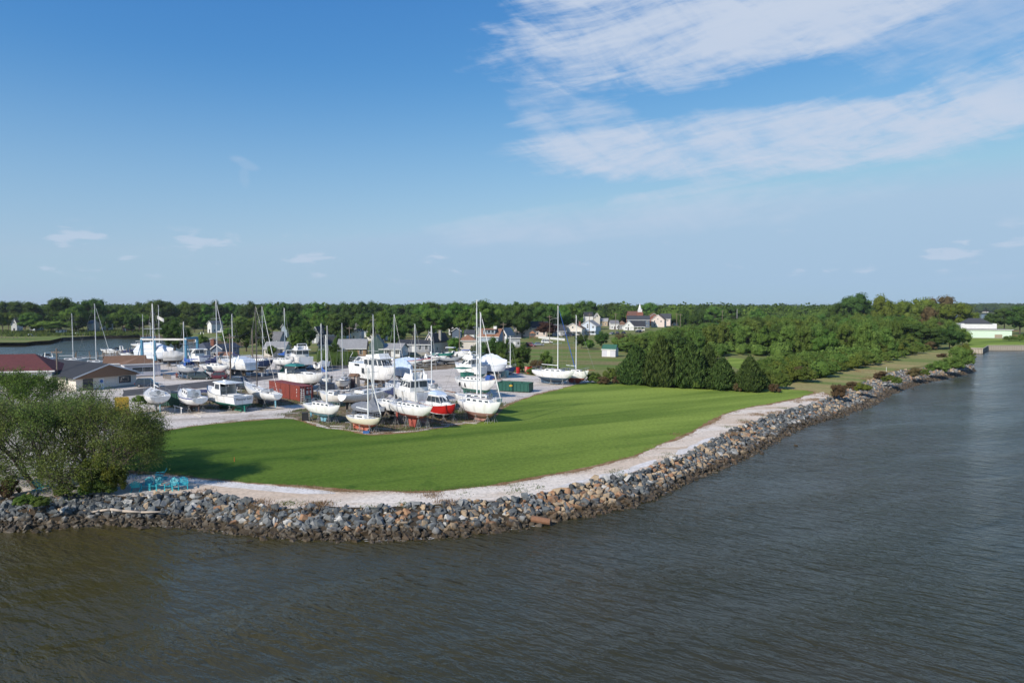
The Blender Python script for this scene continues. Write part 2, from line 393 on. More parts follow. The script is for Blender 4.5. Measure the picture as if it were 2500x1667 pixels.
LAWN = [(262,1152),(321,1149),(375,1152),(400,1154),(453,1162),(519,1170),(602,1178),(740,1186),(804,1191),(900,1197),(993,1200),(1064,1199),(1181,1188),(1297,1166),(1380,1150),(1450,1137),(1526,1119),(1572,1102),(1629,1079),(1695,1049),(1731,1028),(1771,1008),(1833,993),(1884,985),(1960,968),(1995,958),(1960,952),(1870,950),(1800,946),(1700,940),(1600,936),(1450,931),(1407,939),(1356,953),(1305,966),(1250,985),(1222,1002),(1206,1026),(1167,1031),(1110,1040),(1050,1049),(1000,1058),(950,1060),(900,1064),(850,1052),(780,1044),(740,1030),(705,1021),(620,1027),(500,1037),(395,1053),(320,1064),(262,1075),(240,1110)]
lawn_w = [G(*p) for p in LAWN]
GRAVEL = CREST[:28]+[(1900,992),(1700,1000),(1500,960),(1452,932),(1440,920),(1300,917),(1235,905),(1180,893),(1130,881),(1060,876),(980,879),(900,888),(850,893),(800,889),(760,880),(700,874),(640,868),(520,866),(420,868),(340,880),(200,900),(60,906),(-300,930),(-500,1212)]
gr = [G(*p) for p in GRAVEL]
gr_o = sheet('gravel_yard', fractal_line([Vector((p.x, p.y)) for p in gr], 1.5, .35, 5), GZ+.008, m_gravel, 'pale gravel boat yard')
ROAD = [(330,962),(400,952),(560,934),(700,913),(800,902),(862,895),(960,888),(1080,868),(1080,861),(960,878),(870,886),(780,889),(700,902),(620,912),(500,928),(380,944),(300,954)]
ROAD = [(300,968),(400,957),(560,940),(700,919),(800,905),(870,896),(960,888),(1060,872),(1060,864),(960,878),(862,887),(780,894),(700,905),(560,924),(400,942),(300,953)]
sheet('asphalt_road', fractal_line([Vector((G(*p).x, G(*p).y)) for p in ROAD], 1.5, .12, 9), GZ+.016, m_asph, 'grey asphalt lane through the boat yard')
# path along the shore
PATHP = [(380,1150),(460,1160),(602,1176),(804,1190),(1000,1198),(1181,1186),(1297,1164),(1450,1135),(1572,1100),(1695,1047),(1771,1006),(1884,983),(1960,966),(2010,957),(2027,966)]
cr_part = [p for p in CREST if 460 <= p[0] <= 2030]
PATHP = PATHP+list(reversed(cr_part))+[(375,1208)]
sheet('shore_path', fractal_line([Vector((G(*p).x, G(*p).y)) for p in PATHP], 1.2, .15, 11), GZ+.016, m_path, 'sandy gravel path between lawn and rocks')
for i, P_ in enumerate([[(460,1166),(560,1176),(680,1188),(800,1198),(830,1206),(740,1206),(640,1198),(520,1186),(450,1176)],
                        [(1330,1196),(1400,1176),(1500,1154),(1600,1118),(1606,1128),(1530,1160),(1440,1172),(1376,1192)],
                        [(1640,1108),(1700,1080),(1736,1066),(1750,1068),(1712,1086),(1668,1112)]]):
    sheet('crushed_stone_patch', fractal_line(smooth_line([Vector((G(*p).x, G(*p).y)) for p in P_]), .7, .3, 20+i), GZ+.024, m_white, 'whiter crushed stone spread on the path')
# dirt pads under the rows of boats
for i, P_ in enumerate([[(690,1012),(740,1026),(780,1038),(850,1047),(900,1058),(950,1056),(1000,1052),(1050,1044),(1110,1036),(1167,1027),(1206,1022),(1222,998),(1235,985),(1150,975),(1050,985),(960,975),(860,975),(780,995),(720,1000)],
                        [(350,985),(420,996),(520,1000),(640,995),(740,985),(820,968),(760,950),(640,950),(520,958),(400,965)],
                        [(930,905),(1000,893),(1120,884),(1160,890),(1100,900),(1010,908),(950,915)]]):
    sheet('dirt_ground', fractal_line([Vector((G(*p).x, G(*p).y)) for p in P_], .9, .5, 30+i), GZ+.020, m_dirt, 'brown dirt and weeds under the boat rows')
lawn_outline = fractal_line([Vector((p.x, p.y)) for p in lawn_w], .6, .16, 13)
# brown dried rim first, a little larger than the lawn
cen = sum((Vector((p.x, p.y)) for p in lawn_w), Vector((0, 0)))/len(lawn_w)
def inflate(pl, d):
    out = []; n = len(pl)
    ar = sum(pl[i].x*pl[(i+1) % n].y-pl[(i+1) % n].x*pl[i].y for i in range(n))
    sg = 1 if ar > 0 else -1
    for i in range(n):
        t = pl[(i+1) % n]-pl[i-1]
        nr = Vector((t.y, -t.x)).normalized()*sg
        dd = d if not callable(d) else d(i, pl[i])
        out.append(pl[i]+nr*dd)
    return out
base = smooth_line([Vector((p.x, p.y)) for p in lawn_w], 1)
rim = inflate(base, lambda i, p: .45+.3*math.sin(p.x*.31)+.25*math.sin(p.x*.9+2))
sheet('dry_grass_rim', fractal_line(rim, .5, .22, 15), GZ+.026, m_dry, 'dry brown grass edging the lawn')
sheet('lawn', fractal_line(base, .5, .2, 13), GZ+.034, m_lawn, 'mown green lawn on the point')
# bank top along the far shore: mown track between scrub and rocks
TRACK = [(1884,985),(1960,968),(2027,962),(2078,941),(2117,926),(2200,900),(2270,890),(2330,880),(2340,868),(2290,848),(2210,862),(2100,888),(2000,915),(1940,930),(1900,945),(1880,955),(1960,955)]
sheet('bank_grass', fractal_line([Vector((G(*p).x, G(*p).y)) for p in TRACK], 1.0, .3, 17), GZ+.012, m_track, 'mown grass track along the bank')
POCK = [(1780,872),(1850,880),(1920,888),(1960,900),(1900,912),(1830,908),(1770,890)]
sheet('grass_clearing', fractal_line([Vector((G(*p).x, G(*p).y)) for p in POCK], 1.0, .5, 18), GZ+.010, m_lawn, 'green clearing behind the cedars')
FAR = [(2364,851),(2364,828),(2380,822),(2800,822),(2800,845),(2500,845),(2412,845),(2398,852)]
sheet('waterside_lawn', fractal_line([Vector((G(*p).x, G(*p).y)) for p in FAR], 2.0, .1, 19), GZ+.010, m_lawn, 'lawn round the pale green building')

# ------------------------------------------------------------------ riprap
def rock_mesh(seed, n=13):
    import bmesh
    r = random.Random(seed); bm = bmesh.new()
    sx, sy, sz = r.uniform(.75, 1.25), r.uniform(.6, 1.0), r.uniform(.5, .85)
    for i in range(n):
        v = Vector((r.gauss(0, 1), r.gauss(0, 1), r.gauss(0, 1))).normalized()
        q = max(abs(v.x), abs(v.y), abs(v.z)); v = v.lerp(v/q, .55)*r.uniform(.82, 1)
        bm.verts.new((v.x*sx*.5, v.y*sy*.5, v.z*sz*.5))
    bmesh.ops.convex_hull(bm, input=bm.verts)
    bmesh.ops.delete(bm, geom=[v for v in bm.verts if not v.link_faces], context='VERTS')
    bmesh.ops.dissolve_limit(bm, angle_limit=R(11), verts=bm.verts, edges=bm.edges)
    bmesh.ops.triangulate(bm, faces=bm.faces)
    me = bpy.data.meshes.new('stone'); bm.to_mesh(me); bm.free()
    return me
def rock_mat(name, c, c2, pale):
    m = bpy.data.materials.new(name); m.use_nodes = True; T = NT(m.node_tree); T.t.nodes.clear()
    out = T.n('ShaderNodeOutputMaterial'); b = T.n('ShaderNodeBsdfPrincipled'); T.l(b.outputs[0], out.inputs[0])
    ge = T.n('ShaderNodeNewGeometry'); v = ge.outputs['Position']
    cc = T.mix(T.ramp(T.noise(v, 2.6, 5, .65), .38, .66), c, c2)
    cc = T.mix(T.math('MULTIPLY', T.ramp(T.noise(v, 1.1, 3, .6), .6, .75), .5), cc, pale)
    # band of wet silt and weed up to the tide line, frayed
    sp = T.n('ShaderNodeSeparateXYZ'); T.l(v, sp.inputs[0])
    tz = T.math('ADD', sp.outputs[2], T.math('MULTIPLY', T.math('SUBTRACT', T.noise(v, .9, 4, .6), .5), 1.1))
    wet = T.math('SUBTRACT', 1.0, T.ramp(tz, .40, .80))
    silt = T.mix(T.ramp(T.noise(v, 3.3, 4, .6), .4, .6), (.040,.030,.016), (.085,.060,.034))
    cc = T.mix(T.math('MULTIPLY', wet, .93), cc, silt)
    T.l(cc, b.inputs['Base Color'])
    T.l(T.math('ADD', .86, T.math('MULTIPLY', wet, -.35)), b.inputs['Roughness']); b.inputs['Specular IOR Level'].default_value = .3
    bn = T.n('ShaderNodeBump'); bn.inputs['Strength'].default_value = .5; bn.inputs['Distance'].default_value = .06
    T.l(T.noise(v, 7, 5, .7), bn.inputs['Height']); T.l(bn.outputs[0], b.inputs['Normal'])
    return m
rmats = [rock_mat('slate_rock', (.095,.103,.105), (.15,.16,.158), (.29,.29,.28)), rock_mat('dark_rock', (.060,.064,.065), (.105,.11,.108), (.19,.19,.185)),
         rock_mat('grey_rock', (.18,.185,.18), (.25,.25,.24), (.40,.39,.36)), rock_mat('pale_rock', (.38,.365,.33), (.50,.48,.44), (.62,.60,.56)),
         rock_mat('tan_rock', (.33,.24,.15), (.42,.32,.21), (.5,.42,.32)), rock_mat('rusty_rock', (.27,.14,.075), (.34,.21,.12), (.42,.32,.22))]
protos = []
for i in range(16):
    me = rock_mesh(100+i, 12+i % 5)
    co = np.array([v.co[:] for v in me.vertices]); fa = [tuple(p.vertices) for p in me.polygons]
    protos.append((me, co, fa))
rr = random.Random(41)
def tan_bias(px):                                               # the sandstone stretch of the shore
    if 1290 < px < 1470: return .62
    if 840 < px < 1290: return .26
    if 1560 < px < 1850: return .34
    if 1980 < px: return .25
    return .08
rocks = []
tot = 0
for i in range(len(pairs)-1):
    (c0, w0), (c1, w1) = pairs[i], pairs[i+1]
    seg = (c1-c0).length; wid = Vector((w0.x-c0.x, w0.y-c0.y)).length+.9
    D = c0.y
    size = .54 if D < 75 else .62
    cnt = seg*(wid+1.2)*(12.5 if D < 80 else 8.0)*(.6/size)
    k = int(cnt)+(rr.random() < cnt % 1)
    px = c0.x/D*FP+1250
    for _ in range(k):
        t = rr.random(); u = rr.random()**.80
        c = c0.lerp(c1, t); w = w0.lerp(w1, t)
        d = Vector((w.x-c.x, w.y-c.y, 0)); dl = max(.1, d.length); d /= dl
        run = -.12+u*(dl+1.1)
        z = GZ-(GZ+.30)*(max(0, run)/(dl+.9))**.85+rr.uniform(-.05, .15)
        s = size*rr.choice([.45, .6, .75, .85, .95, 1.05, 1.15, 1.35, 1.7])*(1.1 if tan_bias(px) > .5 else 1)
        tb = tan_bias(px)
        q = rr.random()
        if q < tb: mi = rr.choice([4, 4, 5])
        else: mi = rr.choice([0, 0, 0, 0, 1, 1, 1, 2, 2, 3 if rr.random() < .5 else 0, 4 if rr.random() < .4 else 1])
        if u > .8: s *= .85
        p = Vector((c.x, c.y, 0))+d*run; p.z = z
        rocks.append((s/max(20, p.y)*(1 if abs(p.x/p.y) < .78 else .01), p, s, mi, rr.randrange(16), (rr.uniform(0, 6.28), rr.uniform(-.7, .7), rr.uniform(-.7, .7))))
# stragglers in the shallows
for px, py in [(335,1286),(350,1290),(246,1280),(90,1300),(115,1298),(605,1322),(640,1318),(820,1318),(870,1322),(1140,1304),(1862,1108),(1858,1104),(1944,1088),(1940,1056),(2070,1022),(2230,950)]:
    p = G(px, py, 0); s = rr.uniform(.45, .8)
    rocks.append((s/p.y*.5, Vector((p.x, p.y, -.02)), s, 1, rr.randrange(16), (rr.uniform(0, 6), .3, .2)))
rocks.sort(key=lambda t: -t[0])
rev = empty('rock_revetment', crest[12], 0, 'long bank of broken grey and tan stones between the path and the river', 'rock bank')
rev_inv = Vector(crest[12])
from mathutils import Euler
pm_cache = {}
for (_, p, s, mi, k, e) in rocks[:290]:
    key = (k, mi)
    if key not in pm_cache:
        me = protos[k][0].copy(); me.materials.clear(); me.materials.append(rmats[mi]); pm_cache[key] = me
    o = bpy.data.objects.new('stone', pm_cache[key]); col.objects.link(o); o.parent = rev
    o.location = p-rev_inv; o.scale = (s, s, s); o.rotation_euler = e
V = []; F = []; MI = []
kk = 0
for (_, p, s, mi, k, e) in rocks[290:]:
    me, co, fa = protos[k]
    m3 = np.array(Euler(e).to_matrix())*s
    V.append(co@m3.T+np.array(p-rev_inv)); F += [(a+kk, b+kk, c+kk) for a, b, c in fa]; MI += [mi]*len(fa); kk += len(co)
me = bpy.data.meshes.new('small_stones'); me.from_pydata(np.concatenate(V).tolist(), [], F)
for m in rmats: me.materials.append(m)
me.polygons.foreach_set('material_index', MI); me.update()
so = bpy.data.objects.new('small_stones', me); col.objects.link(so); so.parent = rev; so['kind'] = 'stuff'
so['label'] = 'the rest of the broken shore stones'
print('rocks', len(rocks), 'tris', len(F))

# foam where ripples break on the stones
m_foam = pm('water_foam', (.50,.49,.46), .8, var=.3, scale=6)
fm = MB(); rf = random.Random(5)
for (a, b, n) in [(402,420,6),(540,640,26),(700,720,6),(830,1060,40),(1210,1330,16),(1370,1450,14),(1600,1690,60),(1740,1790,8),(1815,1850,8),(2215,2235,5),(2378,2388,10)]:
    for _ in range(n):
        px = rf.uniform(a, b)
        for i in range(len(WATERL)-1):
            if WATERL[i][0] <= px <= WATERL[i+1][0]:
                t = (px-WATERL[i][0])/(WATERL[i+1][0]-WATERL[i][0]); py = WATERL[i][1]*(1-t)+WATERL[i+1][1]*t+rf.uniform(-3, 5)
        c = G(px, py, .012+rf.random()*.02); an = rf.uniform(-.5, .9); L_ = rf.uniform(.12, .6); w_ = rf.uniform(.03, .10)
        ring = []
        for k in range(9):
            th = k/9*6.283; q = rf.uniform(.6, 1.2)
            x, y = math.cos(th)*L_*q, math.sin(th)*w_*q
            ring.append((c.x+x*math.cos(an)-y*math.sin(an), c.y+x*math.sin(an)+y*math.cos(an), c.z))
        fm.add(ring, [tuple(range(9))])
tag(fm.build('water_foam', m_foam), 'thin broken foam along the foot of the rocks', kind='stuff')

# ------------------------------------------------------------------ vegetation
def leaf_mat(name, c, c2, rnd=.16, trans=.25, hue=.02):
    m = bpy.data.materials.new(name); m.use_nodes = True; T = NT(m.node_tree); T.t.nodes.clear()
    out = T.n('ShaderNodeOutputMaterial'); b = T.n('ShaderNodeBsdfDiffuse'); tr = T.n('ShaderNodeBsdfTranslucent')
    at = T.n('ShaderNodeAttribute'); at.attribute_name = 'tint'
    oi = T.n('ShaderNodeObjectInfo')
    cc = T.mix(at.outputs['Fac'], c, c2)
    hsv = T.n('ShaderNodeHueSaturation'); T.l(cc, hsv.inputs['Color'])
    r = T.math('SUBTRACT', oi.outputs['Random'], .5)
    T.l(T.math('ADD', 1.0, T.math('MULTIPLY', r, rnd*2)), hsv.inputs['Value'])
    T.l(T.math('ADD', .5, T.math('MULTIPLY', r, hue*2)), hsv.inputs['Hue'])
    T.l(hsv.outputs[0], b.inputs[0]); T.l(hsv.outputs[0], tr.inputs[0])
    mx = T.n('ShaderNodeMixShader'); mx.inputs[0].default_value = trans; T.l(b.outputs[0], mx.inputs[1]); T.l(tr.outputs[0], mx.inputs[2])
    T.l(mx.outputs[0], out.inputs[0]); MATS[name] = m
    return m
lm = {'oak': leaf_mat('oak_leaves', (0.035,0.064,0.017), (0.107,0.166,0.042)),
      'maple': leaf_mat('maple_leaves', (0.052,0.102,0.020), (0.157,0.252,0.051)),
      'locust': leaf_mat('locust_leaves', (0.104,0.167,0.029), (0.185,0.246,0.051)),
      'yellow': leaf_mat('yellow_green_leaves', (.095,.125,.020), (.165,.185,.038)),
      'scrub': leaf_mat('scrub_leaves', (0.064,0.110,0.022), (0.194,0.264,0.061)),
      'sumac': leaf_mat('sumac_leaves', (0.072,0.128,0.027), (0.152,0.244,0.059)),
      'brown': leaf_mat('rusty_leaves', (.110,.080,.040), (.155,.115,.058)),
      'purple': leaf_mat('purple_leaves', (.050,.022,.020), (.085,.040,.030)),
      'cedar': leaf_mat('cedar_needles', (0.039,0.071,0.021), (0.123,0.184,0.050), .1),
      'river': leaf_mat('river_tree_leaves', (0.061,0.096,0.023), (0.236,0.295,0.079), .12, .3),
      'straw': leaf_mat('straw_blades', (.20,.125,.065), (.36,.27,.15)),
      'dead': leaf_mat('dry_twigs', (.12,.085,.065), (.17,.12,.085)),
      'reed': leaf_mat('reed_leaves', (.075,.125,.025), (.14,.17,.05))}
m_bark = pm('bark', (.085,.065,.05), .9, var=.25, scale=4, bump=.5)
def mesh_np(name, co, faces4, faces3, tint, mat, extra=None):
    """fast mesh from arrays: quads and triangles with a per-vertex tint"""
    me = bpy.data.meshes.new(name)
    nq = len(faces4) if faces4 is not None else 0; nt = len(faces3) if faces3 is not None else 0
    me.vertices.add(len(co)); me.vertices.foreach_set('co', np.asarray(co, 'f').ravel())
    loops = []
    if nq: loops.append(np.asarray(faces4, 'i').ravel())
    if nt: loops.append(np.asarray(faces3, 'i').ravel())
    loops = np.concatenate(loops); me.loops.add(len(loops)); me.loops.foreach_set('vertex_index', loops)
    st = np.concatenate([np.arange(nq)*4, nq*4+np.arange(nt)*3]).astype('i')
    me.polygons.add(nq+nt); me.polygons.foreach_set('loop_start', st)
    me.update(calc_edges=True); me.validate()
    at = me.attributes.new('tint', 'FLOAT', 'POINT'); at.data.foreach_set('value', np.asarray(tint, 'f'))
    me.materials.append(mat)
    return me
ICO = None
def ico():
    global ICO
    if ICO is None:
        import bmesh
        bm = bmesh.new(); bmesh.ops.create_icosphere(bm, subdivisions=1, radius=1)
        ICO = (np.array([v.co[:] for v in bm.verts]), np.array([[v.index for v in f.verts] for f in bm.faces])); bm.free()
    return ICO
def leaves_at(P, N, size, g, aspect=.55):
    """one bent-looking quad per point P facing roughly N"""
    n = len(P)
    N = N+g.normal(0, .55, (n, 3)); N /= np.linalg.norm(N, axis=1)[:, None]+1e-9
    A = np.cross(N, g.normal(0, 1, (n, 3))); A /= np.linalg.norm(A, axis=1)[:, None]+1e-9
    B = np.cross(N, A); s = (size*g.uniform(.6, 1.35, n))[:, None]
    co = np.stack([P-A*s*.5, P-B*s*aspect*.5, P+A*s*.5, P+B*s*aspect*.5], 1).reshape(-1, 3)
    return co, np.arange(4*n).reshape(-1, 4)
def crown_mesh(name, seed, shape, mat, n_blob=26, n_leaf=2600, leaf=.055, rz=.5, core=.82, br=(.085,.165), tall=1.0):
    """crown of unit width (radius .5) and height 1 from z 0 to 1: leaf faces over lumpy clumps with gaps between"""
    g = np.random.default_rng(seed); C = []; RR_ = []
    while len(C) < n_blob:
        p = g.uniform(-1, 1, 3); r = np.linalg.norm(p)
        if r > 1 or r < .35 and g.random() < .6: continue
        z = p[2]
        if shape == 'round': q = np.array([p[0]*.38, p[1]*.38, .52+z*.38])
        elif shape == 'flat': q = np.array([p[0]*.42, p[1]*.42, .62+z*.26])
        elif shape == 'oval': q = np.array([p[0]*.30*(1.1-.35*z), p[1]*.30*(1.1-.35*z), .5+z*.42])
        elif shape == 'shrub': q = np.array([p[0]*.42, p[1]*.42, .30+abs(z)*.45-.12])
        else: q = np.array([p[0]*.38*(1-.3*z), p[1]*.38*(1-.3*z), .5+z*.4])
        C.append(q); RR_.append(g.uniform(*br)*(1.15 if shape != 'oval' else .95))
    C = np.array(C); RR_ = np.array(RR_); tb = g.uniform(0, 1, n_blob)
    w = RR_**2; w /= w.sum(); idx = g.choice(n_blob, n_leaf, p=w)
    d = g.normal(0, 1, (n_leaf, 3)); d[:, 2] = np.abs(d[:, 2])*.9-.25*g.random(n_leaf); d /= np.linalg.norm(d, axis=1)[:, None]
    P = C[idx]+d*(RR_[idx]*g.uniform(.80, 1.25, n_leaf))[:, None]*np.array([1, 1, tall])
    co, f4 = leaves_at(P, d, leaf, g)
    ti = np.repeat(np.clip(tb[idx]*.6+g.uniform(0, .5, n_leaf), 0, 1), 4)
    iv, if_ = ico(); cc = []; ff = []; tt = []; k = len(co)
    for i in range(n_blob):
        v = C[i]+iv*np.array([1, 1, tall])*(RR_[i]*core)*(1+g.uniform(-.16, .16, (len(iv), 1)))
        cc.append(v); ff.append(if_+k); k += len(iv); tt.append(np.full(len(iv), tb[i]*.5))
    co = np.concatenate([co]+cc); f3 = np.concatenate(ff); ti = np.concatenate([ti]+tt)
    return mesh_np(name, co, f4, f3, ti, mat)
def cedar_mesh(name, seed, mat, n=7000):
    """dense juniper cone, unit base width 1 and height 1, with ragged upswept sprays"""
    g = np.random.default_rng(seed)
    lob = g.uniform(0, 6.28, 5); la = g.uniform(.03, .09, 5)
    def rad(t, a):
        r = .50*np.clip(np.sin(np.clip((t+.10)/.36, 0, 1)*np.pi/2), 0, 1)*np.power(np.clip(1-t, 0, 1), .72)*1.18
        for k in range(5): r = r*(1+la[k]*np.sin((k+2)*a+lob[k]+t*7*(k % 3)))
        return r
    t = 1-np.sqrt(g.uniform(0.0004, 1, n)); a = g.uniform(0, 6.283, n)
    tuft = .84+.13*np.sin(t*30+4*np.sin(a*4))+.10*np.sin(a*9+t*17)+g.uniform(-.14, .20, n)
    r = rad(t, a)*tuft
    P = np.stack([np.cos(a)*r, np.sin(a)*r, t*.985], 1)
    N = np.stack([np.cos(a), np.sin(a), np.full(n, .55)], 1)
    up = np.stack([np.cos(a)*.55, np.sin(a)*.55, np.full(n, 1.0)], 1)+g.normal(0, .35, (n, 3)); up /= np.linalg.norm(up, axis=1)[:, None]
    N = N+g.normal(0, .45, (n, 3)); S = np.cross(up, N); S /= np.linalg.norm(S, axis=1)[:, None]
    L_ = (.075*g.uniform(.5, 1.3, n))[:, None]
    co = np.stack([P-up*L_*.4, P-S*L_*.26, P+up*L_*.75, P+S*L_*.26], 1).reshape(-1, 3)
    f4 = np.arange(4*n).reshape(-1, 4); ti = np.repeat(np.clip(g.uniform(0, .7, n)+.25*np.sin(t*46+3*np.sin(a*5)), 0, 1), 4)
    rings = 14; seg = 16; cv = []; cf = []
    for i in range(rings+1):
        tt = i/rings
        for j in range(seg):
            aa = j/seg*6.283; q = float(rad(np.array(tt), np.array(aa)))*.80*(1+g.uniform(-.1, .1))
            cv.append((math.cos(aa)*q, math.sin(aa)*q, tt*.93))
    k = len(co)
    for i in range(rings):
        for j in range(seg): cf.append((k+i*seg+j, k+i*seg+(j+1) % seg, k+(i+1)*seg+(j+1) % seg, k+(i+1)*seg+j))
    co = np.concatenate([co, np.array(cv)]); f4 = np.concatenate([f4, np.array(cf)]); ti = np.concatenate([ti, np.full(len(cv), .1)])
    return mesh_np(name, co, f4, None, ti, mat)
def trunk_mesh(seed, forks=5):
    """trunk of unit height with limbs reaching into the crown"""
    r = random.Random(seed); b = MB()
    pts = [Vector((0, 0, -.02)), Vector((r.uniform(-.01, .01), r.uniform(-.01, .01), .22)), Vector((r.uniform(-.03, .03), r.uniform(-.03, .03), .45)), Vector((r.uniform(-.05, .05), r.uniform(-.05, .05), .8))]
    rad = [.026, .020, .014, .004]
    for i in range(3): b.tube(pts[i], pts[i+1], rad[i], rad[i+1], 7, cap=False)
    for k in range(forks):
        a = k/forks*6.28+r.uniform(-.4, .4); z = r.uniform(.2, .5)
        p = Vector((0, 0, z)); q = Vector((math.cos(a)*r.uniform(.16, .28), math.sin(a)*r.uniform(.16, .28), z+r.uniform(.18, .34)))
        b.tube(p, q, .010, .003, 5, cap=False)
    me = b.build('trunk', m_bark); d = me.data; bpy.data.objects.remove(me); return d
TR = [trunk_mesh(i) for i in range(3)]
CR = {}
def crowns(kind, shape, mat, seeds, **k):
    CR[kind] = [crown_mesh('crown', s, shape, lm[mat], **k) for s in seeds]
crowns('oak', 'round', 'oak', [1, 2, 201], n_blob=52, n_leaf=5200, leaf=.036, br=(.07,.135))
crowns('maple', 'round', 'maple', [3, 4, 5], n_blob=52, n_leaf=5200, leaf=.036, br=(.065,.125))
crowns('tall', 'oval', 'maple', [6, 7], n_blob=30, n_leaf=3000, leaf=.043)
crowns('locust', 'flat', 'locust', [8, 9], n_blob=26, n_leaf=3000, leaf=.042)
crowns('yellow', 'round', 'yellow', [10, 11], n_blob=30, n_leaf=3200, leaf=.042)
crowns('scrub', 'oval2', 'scrub', [12, 13, 14, 112], n_blob=64, n_leaf=7500, leaf=.034, core=.70, br=(.05,.10), tall=1.4)
crowns('scrublight', 'round', 'sumac', [15, 16, 115], n_blob=60, n_leaf=7500, leaf=.034, core=.70, br=(.05,.10), tall=1.4)
crowns('shrub', 'shrub', 'scrub', [17, 18, 117], n_blob=56, n_leaf=6500, leaf=.036, core=.68, br=(.05,.10), tall=1.2)
crowns('brownshrub', 'shrub', 'brown', [19], n_blob=20, n_leaf=2600, leaf=.055)
crowns('brown', 'round', 'brown', [20], n_blob=28, n_leaf=2800, leaf=.045)
crowns('purple', 'round', 'purple', [21], n_blob=28, n_leaf=3400, leaf=.05)
crowns('darkscrub', 'round', 'oak', [22, 23], n_blob=60, n_leaf=7500, leaf=.032, core=.72, br=(.055,.11), tall=1.3)
crowns('yellowshrub', 'shrub', 'yellow', [24], n_blob=20, n_leaf=2600, leaf=.055)
for i, s in enumerate([31, 32, 33]): CR.setdefault('cedar', []).append(cedar_mesh('crown', s, lm['cedar'], 12000))
rt = random.Random(99)
NTREE = {}
def tree(kind, x, y, w, h, label, group=None, cat=None, z0=GZ, trunk=.16, rz=None, name=None):
    """a tree or shrub: crown w wide, whole plant h high"""
    isb = 'shrub' in kind
    name = name or ('shrub' if isb else 'cedar_tree' if kind == 'cedar' else {'oak': 'oak_tree', 'maple': 'maple_tree', 'tall': 'maple_tree', 'locust': 'locust_tree'}.get(kind, 'leafy_tree'))
    me = rt.choice(CR[kind])
    rz = rt.uniform(0, 6.28) if rz is None else rz
    if isb:
        o = bpy.data.objects.new(name, me); col.objects.link(o); o.location = (x, y, z0-.05); o.scale = (w, w, h/.72); o.rotation_euler = (0, 0, rz)
        tag(o, label, cat or 'shrub', group); return o
    r = empty(name, (x, y, z0), rz, label, cat or 'tree', group)
    c = bpy.data.objects.new('crown', me); col.objects.link(c); c.parent = r
    cz = h*(trunk if kind != 'cedar' else .0)
    c.location = (0, 0, cz-h*.02); c.scale = (w, w, (h-cz)/.97)
    t = bpy.data.objects.new('trunk', rt.choice(TR)); col.objects.link(t); t.parent = r; t.scale = (h, h, h*.9)
    return r
def treetop(px, pbase, ptop, wpx, kind, label, group=None, D=None, **k):
    """surveyed tree: base line pbase gives its distance (or D), ptop its height, wpx its width"""
    p = G(px, pbase) if D is None else Vector((AT(px, 800, D).x, D, GZ))
    top = AT(px, ptop, p.y).z
    return tree(kind, p.x, p.y, wpx/FP*p.y, top-GZ, label, group, **k)

# row of cedars
for i, (px, pb, pt, w, lab) in enumerate([(1552,938,840,80,'wide dark cedar at the shed end of the cedar row'), (1614,943,818,88,'tallest dark cedar, second in the row from the shed'),
        (1684,946,832,92,'broad dark cedar in the middle of the cedar row'), (1728,941,838,60,'narrow cedar set back behind the gap in the cedar row'),
        (1763,951,872,76,'shorter cedar beside the tall ones in the row'), (1830,955,868,74,'small pointed cedar standing last, toward the river')]):
    treetop(px, pb, pt, w, 'cedar', lab, 'row of dark cedars behind the lawn')
# low brush beside the cedars
for px, pb, pt, w, k, lab in [(1450,936,906,46,'shrub','green bush next to the bow of the two-masted white boat'), (1490,935,893,44,'shrub','bush between the white boats and the first cedar'), (1512,937,912,34,'brownshrub','rusty low bush at the foot of the first cedar'),
        (1475,938,918,40,'brownshrub','brown-green brush at the lawn edge near the white boats'), (1875,948,902,54,'shrub','bush just beyond the last cedar'), (1905,950,910,52,'shrub','rounded green bush at the corner of the mown track'), (1890,958,936,30,'brownshrub','dry brown bush low by the lawn corner'),
        (1700,950,925,26,'shrub','small bush between the middle cedars'), (1800,956,934,24,'brownshrub','small brownish bush in the gap before the last cedar')]:
    treetop(px, pb, pt, w, k, lab, 'brush round the cedars')
# clump by the boat yard
for px, pb, pt, w, k, lab in [(1200,897,822,66,'darkscrub','dark leafy tree behind the shrink-wrapped hull'), (1238,902,828,60,'darkscrub','dark tree in the clump behind the red drums'), (1275,906,838,58,'darkscrub','dark tree at the meadow end of the yard clump'),
        (1220,905,862,50,'scrub','lower green tree in front of the yard clump'), (1262,908,872,44,'shrub','bush in front of the yard clump by the drums'), (1165,892,838,40,'darkscrub','dark tree behind the flybridge trawler'),
        (1332,905,856,44,'scrub','small tree alone in the meadow behind the white boats'), (1310,910,878,40,'brownshrub','brownish brush behind the white sailboats'), (1353,912,884,34,'shrub','low bush under the white sailboats meadow edge'),
        (1300,913,895,40,'shrub','low bush beside the red drums')]:
    treetop(px, pb, pt, w, k, lab, 'clump at the back of the boat yard')
treetop(1112, 862, 822, 52, 'maple', 'round green tree between the pink cottage and the orange roof', 'garden trees in the village')
treetop(1335, 826, 786, 66, 'purple', 'round purple-leaved tree in front of the long cream house', 'garden trees in the village')
treetop(1262, 838, 822, 26, 'purple', 'small purple-leaved bush tree by the grey cottage', 'garden trees in the village')
treetop(1112, 826, 811, 26, 'purple', 'dark red small tree behind the orange-roofed garage', 'garden trees in the village')
